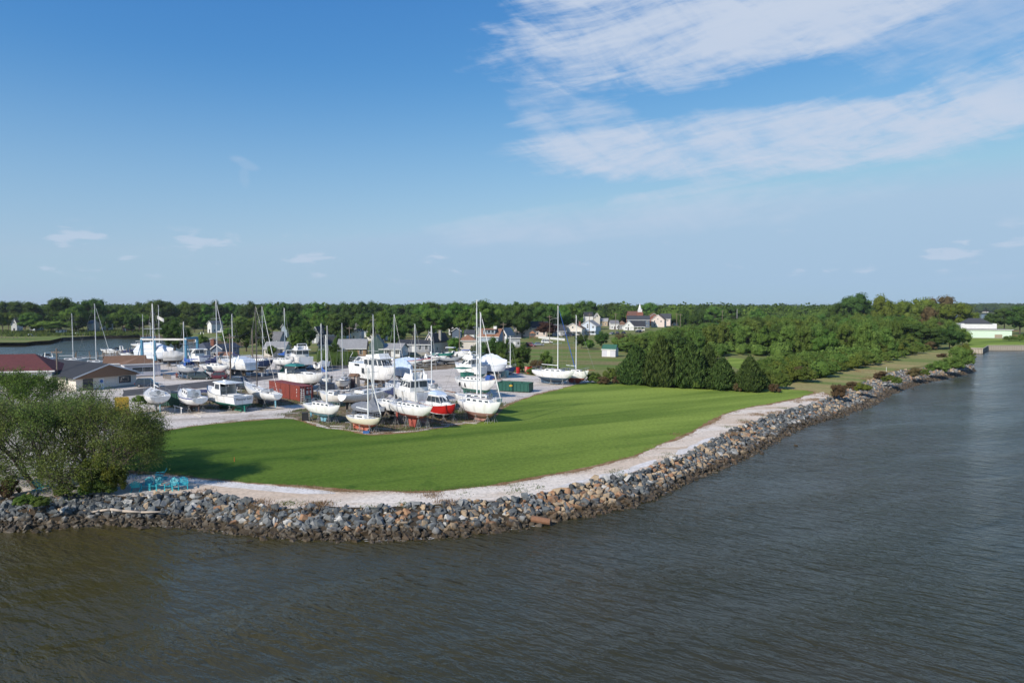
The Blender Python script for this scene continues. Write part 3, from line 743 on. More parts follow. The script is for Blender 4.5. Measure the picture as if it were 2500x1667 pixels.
# reeds beside the unfinished house
rd = MB(); g_ = np.random.default_rng(5)
nP = 5200; px = g_.uniform(775, 872, nP); 
pts = []
for i in range(nP):
    a = g_.random(); pp = G(px[i], 868+a*24*(1 if px[i] < 850 else .6)); pts.append((pp.x, pp.y, GZ))
P = np.array(pts); hgt = g_.uniform(1.6, 3.4, nP); lean = g_.normal(0, .25, (nP, 2))
side = np.stack([np.cos(g_.uniform(0, 6, nP)), np.sin(g_.uniform(0, 6, nP)), np.zeros(nP)], 1)*.09
top = P+np.stack([lean[:, 0], lean[:, 1], hgt], 1)
co = np.stack([P-side, P+side, top], 1).reshape(-1, 3)
me = mesh_np('reed_bed', co, None, np.arange(3*nP).reshape(-1, 3), np.repeat(g_.random(nP), 3), lm['reed'])
o = bpy.data.objects.new('reed_bed', me); col.objects.link(o); tag(o, 'tall green reeds beside the unfinished house', kind='stuff')

# scrub wood on the right, plant by plant
def inside(p, poly):
    x, y = p; c = False; n = len(poly)
    for i in range(n):
        x1, y1 = poly[i]; x2, y2 = poly[i-1]
        if (y1 > y) != (y2 > y) and x < (x2-x1)*(y-y1)/(y2-y1)+x1: c = not c
    return c
WOOD = [G(*p)[:2] for p in [(1530,868),(1570,882),(1640,886),(1720,888),(1790,868),(1860,872),(1940,888),(1935,925),(1905,938),(1960,935),(2020,918),(2100,890),(2200,862),(2285,846),(2310,838),(2330,832),(2364,826),(2364,800),(2280,785),(2150,778),(1950,772),(1850,776),(1780,790),(1700,800),(1640,812),(1560,825),(1500,838),(1505,855)]]
HOLE = [G(*p)[:2] for p in [(1770,866),(1850,870),(1925,882),(1975,902),(1900,915),(1830,912),(1760,894)]]
placed = []
xs = [p[0] for p in WOOD]; ys = [p[1] for p in WOOD]
rw = random.Random(17); tries = 0; wood = []
while tries < 30000 and len(wood) < 262:
    tries += 1
    y = rw.uniform(min(ys), min(max(ys), 560)); 
    if rw.random() > (160/y)**1.1: continue
    x = rw.uniform(min(xs), max(xs))
    if not inside((x, y), WOOD) or inside((x, y), HOLE): continue
    mind = 3.3+(y-110)*.021
    if any((x-a)**2+(y-b)**2 < mind*mind for a, b, *_ in wood): continue
    wood.append((x, y, mind))
SKL = [(1400,846),(1480,838),(1560,820),(1600,810),(1650,800),(1700,788),(1800,774),(1900,766),(2000,762),(2200,764),(2300,774),(2400,795)]
def wood_top(px):
    for (a, ya), (b_, yb) in zip(SKL, SKL[1:]):
        if a <= px <= b_: return ya+(yb-ya)*(px-a)/(b_-a)
    return 800
def dist_edge(p):
    return min(abs((p[0]-WOOD[i][0])*(WOOD[i][1]-WOOD[i-1][1])-(p[1]-WOOD[i][1])*(WOOD[i][0]-WOOD[i-1][0]))/max(1, math.hypot(WOOD[i][0]-WOOD[i-1][0], WOOD[i][1]-WOOD[i-1][1])) if min(WOOD[i][1], WOOD[i-1][1])-12 < p[1] < max(WOOD[i][1], WOOD[i-1][1])+12 else 99 for i in range(12))
def sector(px, y):
    a = 'behind the cedar row' if px < 1720 else 'beyond the green clearing' if px < 1930 else 'above the mown track' if px < 2150 else 'near the river corner'
    d = 'front' if y < 175 else 'middle' if y < 240 else 'back'
    return d, a
for (x, y, md) in wood:
    px = x/y*FP+1250; sd_, sa_ = sector(px, y); e = dist_edge((x, y)); q = rw.random()
    far = min(1, max(0, (y-130)/170))
    if e < 5 and y < 230 or q < .12:
        h = rw.uniform(2.4, 4.2); w = h*rw.uniform(1.1, 1.5)+md*.4
        k = 'brownshrub' if rw.random() < .14 else 'shrub'
        tree(k, x, y, w, h, ('rusty brown shrub ' if k == 'brownshrub' else 'low green shrub ')+'in the %s of the scrub wood %s' % (sd_, sa_), 'shrubs, %s, %s %s' % ('rusty' if k == 'brownshrub' else 'green', sd_, sa_))
    else:
        h = rw.uniform(5.6, 8.6)+far*4.0+(1.6 if px > 2050 else 0); w = md*rw.uniform(1.1, 1.6)+.8
        h = min(h, max(2.4, AT(px, wood_top(px)+rw.uniform(0, 9), y).z-GZ))
        k = rw.choice(['scrub', 'scrub', 'scrub', 'scrublight', 'scrublight', 'darkscrub', 'maple', 'yellow' if rw.random() < .35 else 'scrub'])
        kd = {'scrub': 'mid green young tree', 'scrublight': 'blue-green young tree', 'darkscrub': 'dark rounded tree', 'maple': 'fresh green tree', 'yellow': 'yellow-green young tree'}[k]
        hd_ = 'tall ' if h > 8.2 else 'low ' if h < 6 else ''
        tree(k, x, y, w, h, hd_+kd+' in the %s of the scrub wood %s' % (sd_, sa_), 'wood trees, %s%s, %s %s' % (hd_, kd, sd_, sa_), trunk=.06, name='young_tree')
# larger trees that stand out above the scrub
for px, pb, pt, w, k, lab in [(2087,806,714,96,'oak','huge dark oak rising above the scrub wood'), (2040,812,738,60,'oak','dark oak at the flank of the huge oak'), (2158,812,719,66,'yellow','tall yellow-green tree next to the huge oak'), (2195,810,732,64,'yellow','yellowish tree behind the scrub, lower than its neighbour'),
        (2245,806,724,80,'locust','pale green tree with thin crown on the skyline above the river corner'), (2296,804,724,80,'brown','brownish tree on the skyline above the river corner'), (2330,812,737,90,'yellow','bright yellow-green tree near the pale green building'), (2365,806,758,50,'yellow','small golden tree leaning over the pale green building'),
        (2215,850,782,110,'oak','big dark spreading tree at the end of the mown track'), (2268,853,800,86,'oak','dark tree just above the mown track'), (2140,826,770,76,'darkscrub','dark tree in the middle of the scrub'), (2318,852,796,70,'darkscrub','olive dark tree behind the river corner bushes'),
        (2265,838,750,60,'brown','rusty tree between the dark tree and the yellow one'), (2350,842,800,46,'scrub','green tree against the pale green building'),
        (1790,800,741,50,'oak','oak on the skyline right of the grey gable'), (1745,798,748,60,'maple','maple behind the orange roof on the skyline'), (1850,800,752,60,'tall','tall tree on the skyline over the scrub')]:
    treetop(px, pb, pt, w, k, lab, 'big trees over the scrub wood', trunk=.1)
# thick rim of brush along the mown track
rb_ = random.Random(61)
EDGE = [(1868,942),(1900,938),(1935,932),(1990,922),(2050,910),(2110,897),(2160,886),(2215,872),(2260,860),(2295,849)]
for row in range(3):
    for i in range(len(EDGE)-1):
        for t in (.0, .33, .66):
            t += rb_.uniform(-.12, .12); px = EDGE[i][0]+(EDGE[i+1][0]-EDGE[i][0])*t; py = EDGE[i][1]+(EDGE[i+1][1]-EDGE[i][1])*t-row*8-rb_.uniform(0, 4)
            p = G(px, py); h = rb_.uniform(2.2, 3.6)+row*.9; k = 'brownshrub' if rb_.random() < .10 and row == 0 else 'yellowshrub' if rb_.random() < .12 else 'shrub'
            wh_ = 'near the lawn corner' if px < 1960 else 'half way along' if px < 2120 else 'toward the river corner'
            cn_ = {'brownshrub': 'rusty', 'yellowshrub': 'lime green', 'shrub': 'green'}[k]
            tree(k, p.x, p.y, h*rb_.uniform(1.3, 1.8), h, '%s bush, %s row by the mown track %s' % (cn_, ('first', 'second', 'third')[row], wh_), 'track brush, %s row %d %s' % (cn_, row+1, wh_))
# bushes on the rocky bank
for px, pb, pt, w, k, lab in [(2047,972,937,42,'brownshrub','round purple-brown dead bush on the rocky bank'), (2110,958,934,44,'yellowshrub','lime green bush low on the rocks'), (2078,950,930,30,'brownshrub','straw brown tuft bush above the lime one'),
        (2170,935,912,40,'shrub','green bush half way along the rocky bank'), (2150,925,905,34,'brownshrub','reddish bush beside the half-way green one'), (2190,938,918,30,'shrub','second green bush on the bank, lower on the rocks'),
        (2232,920,896,40,'brownshrub','russet bush on top of the rocky bank'), (2255,918,898,30,'shrub','small green bush beside the russet one'), (2290,912,876,60,'shrub','wide green bush near the river corner'), (2325,905,868,60,'shrub','big green bush at the river corner'), (2352,898,848,56,'shrub','tall green bush out on the river corner'),
        (2340,880,842,50,'shrub','bright bush behind the river corner'), (2365,885,850,36,'scrub','small tree hanging over the water at the river corner'), (2300,872,862,26,'brownshrub','straw coloured tuft on the track edge'), (2345,868,838,44,'yellowshrub','yellow-green bush above the river corner')]:
    treetop(px, pb, pt, w, k, lab, 'bushes on the rocky bank')
# trees at the right edge behind the pale building
for px, pb, pt, w, k, lab in [(2452,806,750,60,'oak','dark tree right behind the pale green building'), (2490,816,744,80,'oak','big dark tree at the far side of the pale green building'), (2530,822,740,90,'oak','dark tree past the frame of the pale green building'),
        (2420,806,763,40,'oak','smaller dark tree at the back of the pale green building'), (2500,835,812,30,'shrub','clipped bush on the waterside lawn'), (2468,832,818,40,'shrub','low hedge bush in front of the pale green wall')]:
    treetop(px, pb, pt, w, k, lab, 'trees round the pale green building')

# far shore and village trees
ft = random.Random(23)
SEC = ['behind the red roof', 'behind the office roof', 'over the boat lift', 'over the ranch house', 'over the sailboat row', 'left of the village', 'over the village roofs', 'over the grey long house', 'over the pink cottage', 'behind the ketch mast', 'over the cream house', 'over the pale blue house', 'left of the church', 'by the church steeple', 'right of the church', 'by the grey gable', 'by the orange roof', 'over the scrub wood', 'over the scrub wood end', 'by the huge oak']
def band(n, x0, x1, d0, d1, topf, kinds, label, group, wmul=1.0):
    for i in range(n):
        px = x0+(x1-x0)*(i+ft.uniform(-.4, .4))/n; D = ft.uniform(d0, d1)
        k = ft.choice(kinds); top = topf(px)+ft.uniform(-3, 9)
        h = AT(px, top, D).z-GZ; h = max(6, min(24, h)); w = h*ft.uniform(.75, 1.1)*wmul
        X_ = AT(px, 780, D).x
        kk = {'oak': 'dark', 'maple': 'green', 'tall': 'slender green', 'locust': 'pale green', 'yellow': 'yellowish', 'purple': 'purple', 'darkscrub': 'dark dense', 'brown': 'brownish', 'scrub': 'mid green'}[k]
        q_ = (px-x0)/(x1-x0); where = SEC[min(len(SEC)-1, max(0, int((px+60)/2560*len(SEC))))]
        tree(k, X_, D, w, h, kk+' '+label+' '+where, group+', '+kk+', '+where, trunk=.12)
sky_l = lambda px: 736
band(24, -40, 640, 470, 560, sky_l, ['oak','oak','maple','darkscrub'], 'tree in the wood across the creek', 'trees of the wood across the creek')
band(24, -60, 640, 400, 460, lambda px: 762, ['oak','maple','maple','locust','darkscrub'], 'tree along the far creek bank', 'trees along the far creek bank')
band(40, 640, 1460, 430, 560, lambda px: 735, ['oak','maple','oak','tall','darkscrub'], 'tree in the wood behind the village', 'trees of the wood behind the village')
band(26, 660, 1240, 300, 420, lambda px: 760, ['maple','maple','oak','tall'], 'tree among the village gardens', 'trees among the village gardens')
band(20, 1400, 1960, 580, 640, lambda px: 746, ['maple','oak','locust','darkscrub','tall'], 'tree behind the church street', 'trees behind the church street')
for px, D, pt, w, k, lab in [(148,430,724,84,'oak','tall dark oak across the creek, left of the bigger one'), (226,440,722,76,'oak','tallest dark oak across the creek'), (185,415,742,70,'maple','green tree between the two tall creek oaks'), (75,400,762,60,'maple','round tree beside the white creek house'),
        (130,395,782,90,'locust','pale willow-like tree over the creek edge'), (395,460,726,90,'oak','dark oak on the skyline above the blue boat lift'), (60,470,734,90,'oak','oak wood tree at the left end of the skyline'), (300,430,748,70,'maple','tree over the creek bank by the brick house'), (340,420,765,60,'locust','light tree on the creek bank'),
        (425,232,780,84,'darkscrub','dense dark tree behind the shrink-wrapped white hull'), (600,240,782,84,'darkscrub','dense dark tree behind the blue gabled house'), (640,236,790,60,'darkscrub','dark tree behind the navy-hulled sloop'), (740,232,786,74,'darkscrub','dense tree left of the village roofs'), (720,225,812,40,'maple','lighter tree below the dense one'),
        (660,212,842,36,'maple','small tree in front of the grey-roofed sheds'), (495,252,812,34,'maple','tree behind the blue-grey ranch house'), (560,260,800,50,'maple','tree at the far end of the ranch house'), (830,226,815,40,'darkscrub','dark tree between the white gable and the unfinished house'), (812,205,838,50,'darkscrub','dark bush tree beside the unfinished house'),
        (965,262,790,64,'darkscrub','dark tree behind the white cottage'), (940,300,770,60,'maple','tall tree behind the grey long house'), (1180,330,728,110,'maple','very large green tree above the mast of the ketch'), (1120,380,738,90,'maple','large green tree on the skyline'), (1230,360,742,80,'oak','large tree right of the ketch mast'),
        (1275,350,735,70,'oak','round dark tree on the skyline over the cream house'), (1330,370,738,80,'oak','dark tree over the long cream house'), (1370,380,742,60,'maple','tree behind the tall white mast'), (1060,330,752,80,'maple','tree behind the pink cottage'), (1010,330,770,70,'oak','dark tree behind the grey roofs'),
        (1490,600,734,54,'oak','dark crown rising left of the church'), (1465,600,745,60,'maple','green tree left of the church'), (1585,600,738,56,'maple','round tree right behind the church'), (1610,600,742,40,'maple','second round tree right of the church'), (1700,380,760,46,'darkscrub','dark tree by the grey gable'), (1670,400,755,40,'darkscrub','dark tree between the white house and the grey gable'),
        (1470,262,808,44,'darkscrub','dark tree behind the small shed'), (1420,258,815,44,'darkscrub','dark tree left behind the small shed'), (1440,250,828,36,'maple','lighter tree behind the shed'), (1590,300,806,44,'scrub','olive tree at the village edge'), (1640,290,800,50,'scrub','tree covering the foot of the pink house'), (1545,262,815,40,'scrub','tree at the start of the scrub wood'),
        (1505,240,830,20,'scrub','slim small tree beside the meadow'), (1570,230,820,50,'scrub','rounded tree at the front of the village scrub')]:
    p = AT(px, 800, D); top = AT(px, pt, D).z
    tree(k, p.x, D, w/FP*D, top-GZ, lab, 'single trees round the creek and village', trunk=.1)

# woods that read as one mass out to the horizon
def mass(name, label, spots, kinds, seed, nl=70, leaf=.12):
    g = np.random.default_rng(seed); CO = []; F4 = []; TI = []; F3 = []; k = 0
    iv, if_ = ico(); n = len(spots)
    for (x, y, w, h) in spots:
        tb = g.random()
        d = g.normal(0, 1, (nl, 3)); d[:, 2] = np.abs(d[:, 2]); d /= np.linalg.norm(d, axis=1)[:, None]
        P = np.array([x, y, GZ+h*.5])+d*np.array([w*.5, w*.5, h*.5])*g.uniform(.85, 1.1, (nl, 1))
        c4, f4 = leaves_at(P, d, leaf*w, g, .8); CO.append(c4); F4.append(f4+k); k += len(c4); TI.append(np.clip(tb*.7+g.uniform(0, .4, 4*nl), 0, 1))
        v = np.array([x, y, GZ+h*.45])+iv*np.array([w*.46, w*.46, h*.48])*(1+g.uniform(-.14, .14, (len(iv), 1)))
        CO.append(v); F3.append(if_+k); k += len(iv); TI.append(np.full(len(iv), tb*.6))
    me = mesh_np(name, np.concatenate(CO), np.concatenate(F4), np.concatenate(F3), np.concatenate(TI), lm[kinds])
    o = bpy.data.objects.new(name, me); col.objects.link(o); tag(o, label, kind='stuff'); return o
fm_ = random.Random(77); sp = {'maple': [], 'oak': []}
for i in range(2300):
    D = 560+(fm_.random()**1.5)*1900; x = fm_.uniform(-1.0, .70)*D*.95
    if x/D > .63 and D < 1650: continue
    h = fm_.choice([fm_.uniform(10, 15), fm_.uniform(13, 19)])+(D-560)*.0018; sp[fm_.choice(['maple', 'oak'])].append((x, D, h*fm_.uniform(.9, 1.3), h))
for i in range(420):                                            # far side of the bay
    D = fm_.uniform(1650, 2300); x = D*fm_.uniform(.60, .86); h = fm_.uniform(15, 24); sp['oak'].append((x, D, h*1.3, h))
mass('distant_woods', 'lighter woods that close the horizon all round', sp['maple'], 'maple', 1)
mass('distant_dark_woods', 'darker woods that close the horizon all round', sp['oak'], 'oak', 2)
# under-storey of the scrub wood
us = []
for _ in range(5000):
    y = rw.uniform(min(ys), 400); x = rw.uniform(min(xs), max(xs))
    if inside((x, y), WOOD) and not inside((x, y), HOLE): us.append((x, y, rw.uniform(2.5, 4.8), rw.uniform(2.2, 4.6)*(1 if x/y*FP+1250 > 1620 else .7)))
    if len(us) > 1500: break
mass('scrub_undergrowth', 'dense undergrowth filling the scrub wood', us, 'scrub', 3, 110, .13)
# marsh grass at the creek edge, tufts along the path and dry weeds at edges
def tufts(name, label, mat, pts, h0, h1, wid, seed, per=26, rad=.35):
    g = np.random.default_rng(seed); P = np.repeat(np.array(pts, float), per, 0); n = len(P)
    P[:, :2] += g.normal(0, rad, (n, 2)); h = g.uniform(h0, h1, n)
    a = g.uniform(0, 6.28, n); s = np.stack([np.cos(a), np.sin(a), a*0], 1)*wid
    top = P+np.stack([g.normal(0, .3, n)*h, g.normal(0, .3, n)*h, h], 1)
    me = mesh_np(name, np.stack([P-s, P+s, top], 1).reshape(-1, 3), None, np.arange(3*n).reshape(-1, 3), np.repeat(g.random(n), 3), mat)
    o = bpy.data.objects.new(name, me); col.objects.link(o); tag(o, label, kind='stuff'); return o
gt = random.Random(3); pts_g = []; pts_d = []
for (cx, cy, n, sx, sy) in [(988,1232,8,10,3),(705,1231,8,10,3),(733,1231,4,5,2),(1262,1186,4,10,2),(1258,1201,5,10,2),(1317,1190,4,14,2),(1120,1205,3,12,2),(1500,1152,6,12,3),(1512,1162,3,6,2),(1620,1117,5,14,2),(1633,1110,3,8,2),(1815,1026,5,12,2),(1915,998,5,12,2),(1780,1044,4,10,2),(1868,1016,4,12,2),(800,1228,3,8,2),(905,1237,3,6,2)]:
    for _ in range(n): p = G(cx+gt.gauss(0, sx*.6), cy+gt.gauss(0, sy*.6)); pts_g.append((p.x, p.y, GZ+.02))
for (cx, cy, n, sx, sy) in [(630,1228,5,8,3),(660,1240,6,8,3),(775,1235,12,16,4),(1085,1228,6,14,3),(1060,1210,4,10,2),(500,1201,3,10,2),(1660,1062,3,10,2),(1830,1032,6,20,3),(1780,1058,6,16,3),(1850,1012,6,22,3),(1900,1008,8,20,4),(2010,965,8,16,4),(2060,945,10,24,4),(2120,925,10,20,4),(2200,906,10,26,4),(2260,900,10,20,3),(2320,880,14,20,6),(2100,905,8,40,3),(1985,975,8,16,4),(1950,980,6,16,3)]:
    for _ in range(n): p = G(cx+gt.gauss(0, sx*.6), cy+gt.gauss(0, sy*.6)); pts_d.append((p.x, p.y, GZ+.02))
tufts('weed_tufts', 'green weeds growing through the path gravel', lm['reed'], pts_g[::2], .05, .20, .03, 1, 30, .45)
tufts('dry_weeds', 'dry straw and russet weeds on the shore edge', lm['straw'], pts_d, .06, .26, .025, 2, 60, .5)
pts_m = []
for _ in range(900):
    px = gt.uniform(-60, 380); p = G(px, 812+gt.uniform(-3, 9)-abs(px-60)*.01); pts_m.append((p.x, p.y, GZ))
tufts('marsh_grass', 'marsh grass along the far creek bank', lm['reed'], pts_m, .6, 1.6, .5, 4, 8, 2.5)
pts_e = []
for _ in range(700):
    i = gt.randrange(len(rim)); p = rim[i].lerp(rim[(i+1) % len(rim)], gt.random()); pts_e.append((p.x+gt.uniform(-.3, .3), p.y+gt.uniform(-.3, .3), GZ+.03))
tufts('edge_weeds', 'dry grass blades round the rim of the lawn', lm['straw'], pts_e, .04, .13, .018, 6, 26, .35)
dp = []
for poly in ([(690,1012),(850,1047),(1000,1050),(1160,1025),(1230,985),(1060,980),(860,978)], [(350,985),(520,1000),(740,985),(820,968),(640,950),(400,965)]):
    for _ in range(210):
        i = gt.randrange(len(poly)); j = (i+gt.randrange(1, len(poly))) % len(poly); t = gt.random()
        p = G(poly[i][0]*(1-t)+poly[j][0]*t, poly[i][1]*(1-t)+poly[j][1]*t); dp.append((p.x, p.y, GZ+.02))
tufts('yard_weeds', 'weeds growing between the parked boats', lm['reed'], dp, .08, .34, .03, 8, 34, .8)

# ---- near trees on the left, branch by branch
def near_tree(name, seed, base, h, spread, label, nleaf=22000, lean=(0, 0), stems=3, leaf=.135, mat='river', low=.12):
    r = random.Random(seed); g = np.random.default_rng(seed); b = MB(); tips = []
    def grow(p, d, L, rad, lv):
        n = 3; q = p
        for i in range(n):
            d2 = (d+Vector((r.gauss(0, .13), r.gauss(0, .13), r.gauss(0, .07)))).normalized()
            e = q+d2*(L/n); b.tube(q, e, rad*(1-.25*i/n), rad*(1-.25*(i+1)/n), 6 if lv < 2 else 4, cap=False); q = e; d = d2
            if lv >= 2: tips.append((q.copy(), d.copy(), lv))
        if lv < 5:
            for k in range(r.choice([2, 3, 3]) if lv < 4 else 2):
                ax = Vector((r.gauss(0, 1), r.gauss(0, 1), r.gauss(0, .4))).normalized()
                nd = (d*1.0+ax*(.62 if lv else .45)+Vector((0, 0, .10))).normalized()
                grow(q, nd, L*r.uniform(.62, .82), rad*.62, lv+1)
    for k in range(stems):
        a = k/stems*6.28+r.random()
        d = Vector((math.cos(a)*.30*spread+lean[0], math.sin(a)*.30*spread+lean[1], 1)).normalized()
        grow(Vector((math.cos(a)*.15, math.sin(a)*.15, -.1)), d, h*.27, h*.0155, 0)
    for k in range(int((14 if low < .1 else 12)*spread)):                               # low side limbs that hang outward
        z = r.uniform(.12, .5)*h*.55; a = r.random()*6.28; q = Vector((math.cos(a)*.3, math.sin(a)*.3, z)); d = Vector((math.cos(a), math.sin(a), r.uniform(.15, .5))).normalized()
        grow(q, d, h*.20, h*.005, 2)
    mx = max(t[0].z for t in tips); sc = h/mx*.97
    root = empty(name, base, 0, label, 'tree', None)
    for i, v in enumerate(b.v): b.v[i] = (v[0]*sc, v[1]*sc, v[2]*sc)
    b.build('trunk', m_bark, root, smooth=True)
    T_ = np.array([t[0][:] for t in tips])*sc; T_ = T_[T_[:, 2] > h*.05]
    cl = g.uniform(0, 1, len(T_)); keep = g.random(len(T_)) > .16; T_ = T_[keep]; cl = cl[keep]
    idx = g.integers(0, len(T_), nleaf)
    # feathery sprays that droop off each twig
    big = (cl[idx] > .45)[:, None]; off = g.normal(0, 1, (nleaf, 3))*np.where(big, .46, .27)*np.array([1, 1, .62]); off[:, 2] -= .22*np.abs(g.normal(0, 1, nleaf))*(1+.8*(T_[idx][:, 2] < h*.5))
    P = T_[idx]+off; N = off/np.linalg.norm(off, axis=1)[:, None]; N[:, 2] += .5
    co, f4 = leaves_at(P, N, leaf, g, .42)
    me = mesh_np('crown', co, f4, None, np.repeat(np.clip(cl[idx]*.6+g.uniform(0, .45, nleaf), 0, 1), 4), lm[mat])
    c = bpy.data.objects.new('crown', me); col.objects.link(c); c.parent = root
    return root
near_tree('river_tree', 5, G(92,1190), 8.2, 1.25, 'open feathery tree with forked trunk on the shore, left of its pair', 32000, (-.05, .0), 4)
near_tree('river_tree', 8, G(150,1186), 8.6, .9, 'upright feathery tree close beside the forked one', 27000, (.1, .1), 3)
near_tree('river_tree', 11, G(258,1196), 8.3, 1.35, 'wide drooping olive tree next to the blue garden chairs', 44000, (.16, .06), 5, low=.04)
near_tree('river_tree', 14, G(215,1150), 9.0, 1.2, 'taller tree set back behind the drooping one', 27000, (0, .1), 4)
near_tree('river_tree', 21, G(-30,1175), 8.2, 1.2, 'bushy tree half outside the view at the shore', 24000, (0, 0), 3)
near_tree('garden_tree', 17, G(50,1040), 8.4, 1.0, 'bright green tree in front of the white building with dark red roof', 26000, (0, 0), 5, .20, 'maple')
near_tree('garden_tree', 27, G(-60,1010), 9.0, 1.0, 'green tree at the wall of the white building', 16000, (0, 0), 5, .22, 'maple')
for px, pb, pt, w, k, lab in [(60,1232,1204,60,'shrub','weedy bush on the rocks under the left tree'), (100,1238,1206,50,'shrub','pale weedy bush spilling down the rocks'), (255,1208,1160,70,'shrub','low leafy bush under the drooping tree'), (160,1212,1176,60,'shrub','bush at the feet of the paired trees'),
        (20,1212,1165,60,'brownshrub','dull brown bush at the left shore'), (210,1210,1176,44,'shrub','small bush between the shore trees'), (222,1207,1105,84,'yellowshrub','tall olive bush at the foot of the drooping tree'), (275,1206,1128,66,'yellowshrub','hanging olive foliage low beside the garden chairs'), (340,985,962,40,'shrub','low weeds under the first parked sailboat'), (300,1015,985,40,'brownshrub','brownish bush near the yellow loader')]:
    treetop(px, pb, pt, w, k, lab, 'bushes under the shore trees')

# ------------------------------------------------------------------ buildings
m_glass = pm('window_glass', (.035,.045,.055), .08, var=.1, scale=.4, spec=.7)
m_wtrim = pm('white_trim', (.72,.71,.68), .5, var=.05)
m_brick = pm('red_brick', (.20,.075,.045), .85, var=.18, scale=6)
m_fnd = pm('block_foundation', (.30,.28,.25), .9, var=.15)
def siding(name, c):
    if 'siding_'+name in MATS: return MATS['siding_'+name]
    m = bpy.data.materials.new('siding_'+name); m.use_nodes = True; T = NT(m.node_tree); T.t.nodes.clear()
    out = T.n('ShaderNodeOutputMaterial'); b = T.n('ShaderNodeBsdfPrincipled'); T.l(b.outputs[0], out.inputs[0])
    tcn = T.n('ShaderNodeTexCoord'); sp = T.n('ShaderNodeSeparateXYZ'); T.l(tcn.outputs['Object'], sp.inputs[0])
    fr = T.math('FRACT', T.math('MULTIPLY', sp.outputs[2], 4.5)); 
    hsv = T.n('ShaderNodeHueSaturation'); hsv.inputs['Color'].default_value = (*c, 1)
    T.l(T.math('ADD', .86, T.math('MULTIPLY', T.noise(tcn.outputs['Object'], .9, 5, .65), .28)), hsv.inputs['Value']); T.l(hsv.outputs[0], b.inputs['Base Color'])
    b.inputs['Roughness'].default_value = .7
    bn = T.n('ShaderNodeBump'); bn.inputs['Strength'].default_value = .5; bn.inputs['Distance'].default_value = .03; T.l(fr, bn.inputs['Height']); T.l(bn.outputs[0], b.inputs['Normal'])
    MATS['siding_'+name] = m; return m
def shingle(name, c):
    return pm('shingles_'+name, c, .9, var=.22, scale=1.6, bump=.35, detail=8)
WALLC = {'white': (.70,.69,.67), 'cream': (.66,.60,.52), 'pink': (.68,.56,.50), 'grey': (.30,.31,.33), 'bluegrey': (.28,.33,.38), 'lightblue': (.52,.58,.66), 'darkblue': (.09,.12,.17), 'tan': (.42,.32,.22), 'green': (.06,.10,.085), 'mint': (.60,.72,.60), 'ply': (.40,.25,.14), 'brick': (.26,.10,.065), 'lilac': (.56,.55,.60)}
ROOFC = {'dark': (.050,.052,.058), 'grey': (.17,.165,.165), 'blue': (.075,.085,.105), 'brown': (.17,.095,.055), 'red': (.105,.028,.028), 'orange': (.27,.13,.075), 'lightgrey': (.30,.29,.28), 'charcoal': (.030,.032,.037), 'green': (.03,.11,.075), 'brickroof': (.16,.075,.05)}
